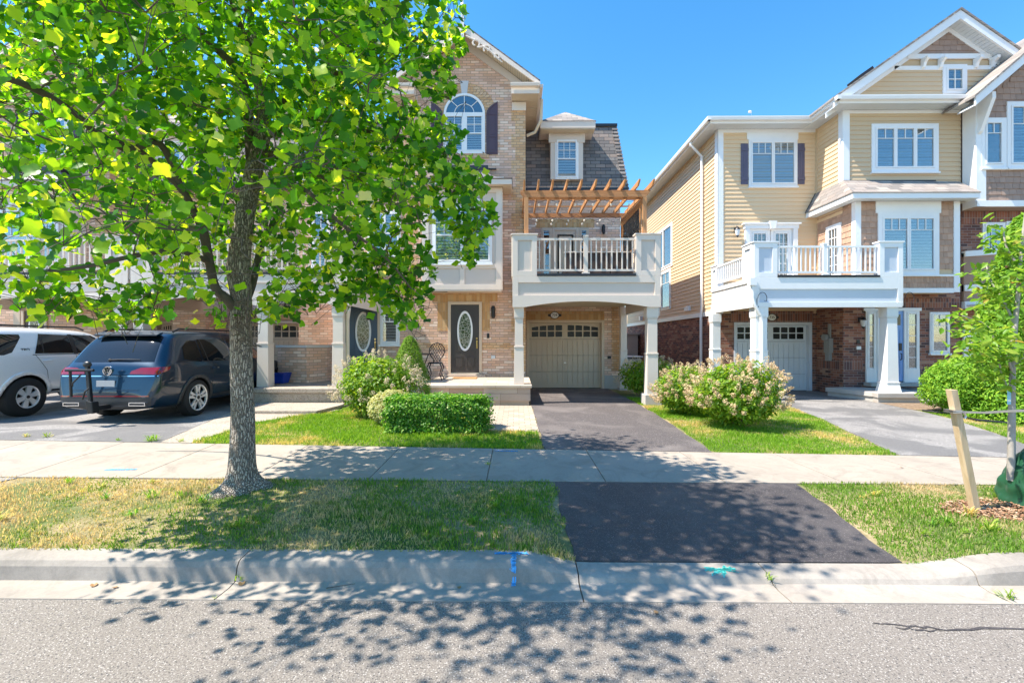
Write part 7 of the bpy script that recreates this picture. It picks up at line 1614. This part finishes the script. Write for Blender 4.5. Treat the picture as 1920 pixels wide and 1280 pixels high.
def shade_ok(p):                                      # keep the crown's extent to what its cast shadow shows
    s_ = p[0]+.617*(p[2]-.1); t_ = p[1]+.123*p[2]
    lo = np.interp(t_, [2.4, 3.2, 3.5, 4.2, 5.4, 6.8], [-1.6, -1.8, -3.1, -3.4, -3.0, -2.9]); hi = np.interp(t_, [2.4, 3.2, 4.2, 5, 6.5], [1.3, 1.6, 2.8, 2.4, 1.9])
    return lo+.15 < s_ < hi-.1 and not (t_ < 3.2 and r.uniform() < .45)
C_ = []
while len(C_) < 800:
    u = r.normal(size=3); u /= np.linalg.norm(u); p = cc+rad*u*(r.uniform(.02, 1)**(1/2.2))
    if p[2] < 2.1 or p[1] < 1.9 or (p[1] < 2.6 and proj(*p)[1] > 60): continue
    ax, ay = proj(*p)
    if not inpoly(np.array([ax]), np.array([ay]), poly)[0]: continue
    if not shade_ok(p) or (ax < 560 and r.uniform() < .28): continue
    C_.append(p)
C_ = np.array(C_)
# hanging outer sprays that make the ragged right-hand outline
ext = [(870, 30, 5.2), (862, 90, 5.1), (845, 150, 5.1), (820, 180, 5.1), (700, 40, 5.4), (760, 60, 5.3), (800, 110, 5.2), (855, 260, 5.1), (880, 330, 5.0), (915, 410, 5.0), (900, 440, 5.0), (870, 480, 5.0), (850, 380, 5.1), (800, 300, 5.2), (790, 380, 5.2), (800, 500, 5.0), (795, 560, 5.0), (770, 630, 5.0), (760, 560, 5.0), (740, 480, 5.1), (700, 520, 5.0), (640, 545, 5.0), (575, 570, 4.9), (540, 560, 4.9), (480, 600, 4.9), (478, 640, 4.9), (415, 590, 4.8), (300, 565, 4.3), (240, 610, 4.2), (220, 590, 4.2), (100, 560, 3.7), (30, 560, 3.6), (160, 560, 3.9)]
C2 = np.array([tuple(W(*e)) for e in ext for _ in range(5)])+r.normal(size=(len(ext)*5, 3))*.10
CA = np.concatenate([C_, C2]); SK = np.array([tuple(p) for p, _ in skel]); SR = np.array([q for _, q in skel])
tw = MB(); LP, LN = [], []
CA = CA[np.argsort([np.linalg.norm(SK-c, axis=1).min() for c in CA])]; ND = SK.copy()
for c in CA:                                         # each spray springs from the nearest wood already grown
    d = np.linalg.norm((ND-c)*np.array([1, 1, 1.25]), axis=1)+np.where(ND[:, 2] > c[2]+.3, .2, 0); i = int(d.argmin()); s = ND[i]; L = np.linalg.norm(c-s)
    nl = int(r.integers(19, 33)); rr_ = r.uniform(.16, .30)
    pp = c+r.normal(size=(nl, 3))*np.array([rr_, rr_, rr_*.8]); 
    rs = min(.012, .0045+.006*L); q = s+(c-s)*.55+np.array([0, 0, .12*L]); e = c+np.array([0, 0, -.02])
    ok = inpoly(*proj(*pp.T), poly); 
    if L > .15 and ok.mean() > .4: tw.tube([s, s+(q-s)*.5+r.normal(size=3)*.05, q, q+(e-q)*.5+r.normal(size=3)*.03, e], [rs, rs*.8, rs*.6, rs*.5, rs*.42], 5, False)
    ND = np.vstack([ND, (s+c)/2+np.array([0, 0, .05*L]), e]); dirv = (c-cc)/rad; dirv /= np.linalg.norm(dirv)+1e-6
    LP.append(pp); LN.append(np.tile(dirv*.35, (nl, 1)))
    for k in np.nonzero(ok)[0][::8]: tw.tube([e, (e+pp[k])/2+np.array([0, 0, .03]), pp[k]], [.0035, .0025, .0015], 3, False)
LP = np.concatenate(LP); LN = np.concatenate(LN)
ax, ay = proj(LP[:, 0], LP[:, 1], LP[:, 2]); dd = LP[:, 1]
keep = (inpoly(ax, ay, poly) | ((r.uniform(size=len(ax)) < .10) & (ax < 800))) & (LP[:, 1] > 1.8) & (LP[:, 2] > 2.0)
def clear(path, wd, y0, y1, k):                      # the trunk and main limb stay in view, as a pruned street tree's do
    global keep
    ys_ = np.array([p[1] for p in path]); xs_ = np.array([p[0] for p in path]); o = np.argsort(ys_); xc = np.interp(ay, ys_[o], xs_[o])
    keep &= ~((np.abs(ax-xc) < wd) & (ay > y0) & (ay < y1) & (dd < 5.15) & (r.uniform(size=len(ax)) < k))
clear([(455, 780), (453, 560), (447, 500), (454, 440), (466, 370), (480, 300), (493, 245)], 36, 250, 680, .93)
clear([(425, 560), (404, 540), (392, 490), (380, 430), (362, 395), (340, 355), (310, 325)], 22, 325, 600, .7)
clear([(489, 190), (478, 120), (470, 20)], 26, 0, 250, .5)
keep &= ~((ay > 470) & (ax < 640) & (r.uniform(size=len(ax)) < .35))
LP, LN = LP[keep], LN[keep]; n = len(LP)
LN = LN+r.normal(size=(n, 3))*.62+np.array([-.15, -.25, .62]); size = r.uniform(.055, .108, n)*np.where(r.uniform(size=n) < .15, .7, 1)*np.clip(.62+.085*LP[:, 1], .78, 1)
tv, tf = tulip_template(); V, F = scatter(LP, LN, size, tv, tf, r)
cr = npmesh('crown', V, F, M['tulip'], TT); tw.build('twigs', M['twig'], TT, fix=False, smooth=True)
print('tulip leaves', n)
# ---- generic shrubs
def shrub(name, c, rad, n, leaf, mat, label, cat, seed, shape='ball', tmpl=None, lumps=7, group=None, flowers=None, shell=.55, stems=5, up=.5, par=None, zcut=None):
    r = np.random.default_rng(seed); c = np.array(c, float); rad = np.array(rad, float)
    t = par or thing(name, (c[0], c[1], c[2]), label, cat, group)
    if shape == 'ball':
        u = r.normal(size=(n, 3)); u /= np.linalg.norm(u, axis=1, keepdims=True); k = r.normal(size=(lumps, 3)); k /= np.linalg.norm(k, axis=1, keepdims=True)
        bump = 1+.22*np.max(np.exp(-((u[:, None]-k[None])**2).sum(2)/.12), axis=1)-.10+.07*np.sin(u[:, 0]*11+seed)*np.sin(u[:, 1]*9)*np.sin(u[:, 2]*10)
        rr = r.uniform(shell**3, 1, n)**(1/3)*bump; P = u*rr[:, None]; P[:, 2] = P[:, 2]*.5+.5; nr = u.copy()
        P = c+P*np.array([rad[0], rad[1], rad[2]])
    elif shape == 'box':
        f = np.array([0, 2, 2, 2, 3, 4, 1])[r.integers(0, 7, n)]; P = r.uniform(-1, 1, (n, 3)); d = r.uniform(0, .25, n)
        nr = np.zeros((n, 3))
        for i, (ax_, s) in enumerate(((2, 1), (2, 1), (1, -1), (0, 1), (0, -1))):
            m = f == i; P[m, ax_] = s*(1-d[m]); nr[m, ax_] = s
        P = np.sign(P)*np.abs(P)**.9; q = np.linalg.norm(np.abs(P)**2.5, axis=1)**(1/2.5); P /= np.maximum(1, q)[:, None]; P += nr*r.exponential(.035, (n, 1))
        P *= (1+.035*np.sin(P[:, 0]*7+seed)+.05*np.sin(P[:, 1]*7+P[:, 2]*6)+.03*np.sin(P[:, 0]*13+P[:, 2]*8))[:, None]; P[:, 2] = P[:, 2]*.5+.5; P = c+P*rad
    else:
        h = r.uniform(0, 1, n)**1.3; a = r.uniform(0, 2*np.pi, n); w_ = (1-h)**.56*(1+.10*np.sin(a*5+h*14))*r.uniform(shell, 1.04, n)+.02
        P = c+np.stack([np.cos(a)*w_*rad[0], np.sin(a)*w_*rad[1], h*rad[2]], 1); nr = np.stack([np.cos(a), np.sin(a), .3+0*a], 1)
    P[:, 2] = np.maximum(P[:, 2], c[2]+.01); N_ = nr*.8+r.normal(size=(n, 3))*.5+np.array([0, 0, up]); tv, tf = tmpl or oval_template()
    V, F = scatter(P-0*N_, N_, leaf*r.uniform(.6, 1.25, n), tv, tf, r); npmesh('foliage', V, F, M[mat], t)
    sm_ = MB()
    for i in range(stems):
        a = r.uniform(0, 6.28); e = c+np.array([math.cos(a)*rad[0]*.55, math.sin(a)*rad[1]*.55, rad[2]*.8]); b = c+np.array([math.cos(a)*.05, math.sin(a)*.05, -.02]); sm_.tube([b, (b+e)/2+np.array([0, 0, .08]), e], [.014, .010, .004], 6)
    sm_.build('stems', M['twig'], t)
    if flowers:
        k, mat_, sz = flowers; u = r.normal(size=(k*3, 3)); u /= np.linalg.norm(u, axis=1, keepdims=True); u = u[(u[:, 2] > -.45)][:k]; FP, FN = [], []
        for v in u:
            o = c+np.array([v[0]*rad[0], v[1]*rad[1], (v[2]*.5+.5)*rad[2]])*r.uniform(.98, 1.14)*1.0 if False else c+np.array([v[0]*rad[0], v[1]*rad[1], (v[2]*.5+.5)*rad[2]])*1.0+v*r.uniform(-.05, .05)
            d = v*.8+np.array([0, 0, .5])+r.normal(size=3)*.3; d /= np.linalg.norm(d); nf = 64; h = r.uniform(0, 1, nf); q = r.normal(size=(nf, 3)); q /= np.linalg.norm(q, axis=1, keepdims=True); s_ = sz*r.uniform(.7, 1.25)
            FP.append(o+d*(h*s_)[:, None]+q*(s_*.52*(1.05-h)**.6)[:, None]); FN.append(q+d*.4)
        FP, FN = np.concatenate(FP), np.concatenate(FN); tv = np.array([(-.5, 0, 0), (0, -.5, .12), (.5, 0, 0), (0, .5, .12)]); V, F = scatter(FP, FN, r.uniform(.013, .024, len(FP)), tv, np.array([(0, 1, 2), (0, 2, 3)]), r)
        npmesh('flower_heads', V, F, M[mat_], t)
    return t
gz = lambda x, y: g1(x, y)
def sh(px, Y, *a, **k): return (X(px, Y), Y, g1(X(px, Y), Y)-.01)
shrub('boxwood_hedge', sh(822, 8.15), (.86, .42, .62), 16000, .05, 'boxleaf', 'clipped dark green boxwood hedge at the front of the lawn', 'hedge', 1, 'box', stems=9)
shrub('variegated_shrub', sh(736, 8.5), (.50, .40, .72), 6500, .05, 'varleaf', 'pale cream variegated shrub between the clipped hedge and the hydrangea', 'shrub', 2, stems=10, shell=.5)
shrub('hydrangea', sh(708, 9.3), (.86, .62, 1.30), 5000, .08, 'hydleaf', 'tall loose cream flowered hydrangea left of the porch steps', 'shrub', 3, flowers=(110, 'hydcream', .13), shell=.35)
shrub('dwarf_spruce', sh(768, 9.9), (.54, .45, 1.68), 20000, .05, 'spruce', 'bright green cone shaped dwarf spruce beside the porch', 'conifer', 4, 'cone', tmpl=oval_template(.10, 0), shell=.8, stems=1, up=.2)
shrub('hydrangea', sh(1384, 8.7), (.88, .62, 1.28), 6500, .075, 'hydleaf', 'largest pink flowered hydrangea in front of the pale balcony column', 'shrub', 5, flowers=(200, 'hydflower', .12), group='hydrangeas between the driveways', shell=.45)
shrub('hydrangea', sh(1290, 9.9), (.72, .6, 1.05), 4500, .075, 'hydleaf', 'pink flowered hydrangea beside the right column of the taupe garage', 'shrub', 6, flowers=(115, 'hydflower', .12), group='hydrangeas between the driveways', shell=.45)
shrub('hydrangea', sh(1218, 13.2), (.95, .7, 1.12), 3600, .08, 'hydleaf', 'shaded hydrangea at the back against the red brick side wall', 'shrub', 7, flowers=(55, 'hydcream', .11), group='hydrangeas between the driveways', shell=.45)
shrub('yew_bush', sh(1818, 10.3), (1.0, .8, 1.36), 20000, .06, 'yew', 'rounded dense green yew bush right of the concrete porch', 'shrub', 8, tmpl=oval_template(.22, .1), shell=.6, lumps=14)
shrub('yew_bush', sh(1935, 9.6), (.75, .7, 1.05), 9000, .06, 'yew', 'low green yew bush at the right edge behind the young tree', 'shrub', 18, tmpl=oval_template(.22, .1), shell=.6, lumps=12)
shrub('arborvitae', sh(1918, 9.7), (1.0, .85, 4.3), 50000, .075, 'yew', 'tall bright green columnar cedar at the right edge', 'conifer', 9, 'cone', tmpl=oval_template(.22, .1), shell=.7, stems=1, up=.4)
hb = thing('balcony_greenery', (X(470, 11.6), 11.6, zsu[4]), 'leafy green privacy screen behind the balcony railing left of the tree trunk', 'greenery screen')
shrub('', (X(445, 11.55), 11.55, zsu[4]), (1.5, .12, 1.0), 6000, .05, 'boxleaf', '', '', 10, 'box', par=hb, stems=0)
# ---- young staked tree, bag, stake, strap, tag
YT = thing('young_tree', (5.2, 4.75, g1(5.2, 4.75)), 'slender young tree tied to a wooden stake on the right verge', 'tree')
yp = [W(1896, 900, 4.75), W(1897, 800, 4.75), W(1898, 720, 4.75), W(1901, 640, 4.75), W(1908, 560, 4.75), W(1915, 470, 4.75), W(1925, 380, 4.75)]
woody('trunk', yp, [.034, .028, .026, .024, .020, .014, .006], 'paletrunk', YT, 12, .06, 6)
ybr = [([(1897, 745), (1878, 700), (1868, 650), (1850, 610), (1805, 592)], 0), ([(1900, 690), (1925, 660), (1960, 610), (1990, 560)], 0), ([(1904, 610), (1880, 560), (1860, 530), (1850, 500)], .2), ([(1908, 560), (1925, 520), (1950, 480)], -.2), ([(1899, 700), (1880, 655), (1840, 640), (1815, 645)], -.3), ([(1912, 500), (1890, 470), (1880, 430)], .1)]
r = np.random.default_rng(31); LP = []
for pts, dy in ybr:
    P0 = [W(a, b, 4.75+dy*i/3) for i, (a, b) in enumerate(pts)]; _, P_, R_ = woody('branch', P0, [.014, .010, .008, .006, .004][:len(P0)], 'paletrunk', YT, 7, .05, 4)
    for p in P_[3:]: LP.append(np.array(p)+r.normal(size=(22, 3))*np.array([.09, .10, .07])+np.array([0, 0, -.02]))
LP = np.concatenate(LP); tv, tf = oval_template(.24, .2); V, F = scatter(LP, r.normal(size=LP.shape)*.5+np.array([0, -.3, .7]), r.uniform(.055, .115, len(LP)), tv, tf, r); npmesh('foliage', V, F, M['young'], YT)
wb = thing('watering_bag', (5.28, 4.72, g1(5.28, 4.72)), 'green woven watering bag wrapped round the foot of the young tree', 'watering bag')
mb = MB(); vs = []; z_ = g1(5.28, 4.7)-.02; K_ = 72; N_ = 26
for i in range(N_+1):
    t = i/N_; h = t*.60; w_ = .27*(1-t)**.42*(.86+.14*math.sin(t*3.0))+.028
    for j in range(K_):
        a = 2*math.pi*j/K_; f = 1+.06*math.sin(a*3+t*5)+.05*math.sin(a*7-t*9+1)+.035*math.sin(a*13+t*17)*t+.025*math.sin(t*22+a*2)
        vs.append((5.34+w_*f*math.cos(a)-.03*t, 4.73+w_*f*math.sin(a), z_+h*(1+.05*math.sin(a*2))))
mb.add(vs, [(i*K_+j, i*K_+(j+1) % K_, (i+1)*K_+(j+1) % K_, (i+1)*K_+j) for i in range(N_) for j in range(K_)]); mb.build('bag_body', M['tarp'], wb, smooth=True)
st = thing('wooden_stake', tuple(W(1830, 950, 4.57)), 'raw wooden stake leaning left beside the mulch bed on the verge', 'stake')
b, t_ = W(1830, 955, 4.57), W(1784, 730, 4.55); s = .032; mb = MB(); b.z -= .05; ds = [Vector((-s, -s, 0)), Vector((s, -s, 0)), Vector((s, s, 0)), Vector((-s, s, 0))]
mb.add([b+d for d in ds]+[t_+d for d in ds], [(0, 3, 2, 1), (4, 5, 6, 7), (0, 1, 5, 4), (1, 2, 6, 5), (2, 3, 7, 6), (3, 0, 4, 7)]); mb.build('shaft', M['pine'], st, bevel=.004)
sp_ = thing('tree_strap', tuple(W(1845, 772, 4.65)), 'grey fabric strap tying the young tree to the leaning stake', 'strap'); A_, B_, D_ = W(1793, 772, 4.50), W(1898, 770, 4.72), W(1990, 768, 4.8)
mb = MB()
def band(p, q, h): d = Vector((0, 0, h)); n_ = Vector((0, -.003, 0)); mb.add([p-d, q-d, q+d, p+d, p-d+n_, q-d+n_, q+d+n_, p+d+n_], [(0, 3, 2, 1), (4, 5, 6, 7), (0, 1, 5, 4), (3, 7, 6, 2), (0, 4, 7, 3), (1, 2, 6, 5)])
band(A_, (A_+B_)/2-Vector((0, 0, .012)), .010); band((A_+B_)/2-Vector((0, 0, .012)), B_, .012); band(B_, D_, .013); mb.build('strap_band', M['steel'], sp_)
mb = MB(); c = W(1794, 772, 4.5); 
for dz in (-.006, .012): mb.box(c.x-.045, c.x+.045, c.y-.012, c.y+.09, c.z+dz-.006, c.z+dz+.006)
mb.tube([c+Vector((.05, -.02, 0)), c+Vector((.07, -.02, -.04)), c+Vector((.055, -.02, -.06))], .010, 5); mb.build('strap_knot', M['steel'], sp_)
tgx = thing('plant_tag', tuple(W(1892, 757, 4.70)), 'small blue plastic tag hanging on the young tree trunk', 'tag'); a, b = W(1889, 758, 4.69), W(1896, 731, 4.69)
mb = MB(); mb.box(a.x, b.x, a.y, a.y+.002, a.z, b.z); mb.build('tag_card', plain('tag_blue', (.25, .55, .70), .4, .02), tgx); mb = MB(); mb.box(a.x+.004, b.x-.004, a.y-.0015, a.y-.0005, a.z+.03, a.z+.05); mb.build('tag_print', M['white'], tgx)
mb = MB(); mb.tube([Vector((b.x-.01, b.y, b.z)), Vector((b.x-.005, b.y-.0, b.z+.05)), Vector(W(1898, 705, 4.72))], .002, 4); mb.build('tag_string', M['black'], tgx)
# ---- white ornamental marker behind the young tree
# edging hose behind
mb = MB(); mb.tube([(X(p, Y_), Y_, g1(X(p, Y_), Y_)+.03) for p, Y_ in ((1730, 10.6), (1770, 10.2), (1830, 9.4), (1900, 9.1), (1960, 9.0))], .025, 6); tag(mb.build('garden_edging', M['black']), 'black plastic garden edging in front of the yew bushes', 'edging')
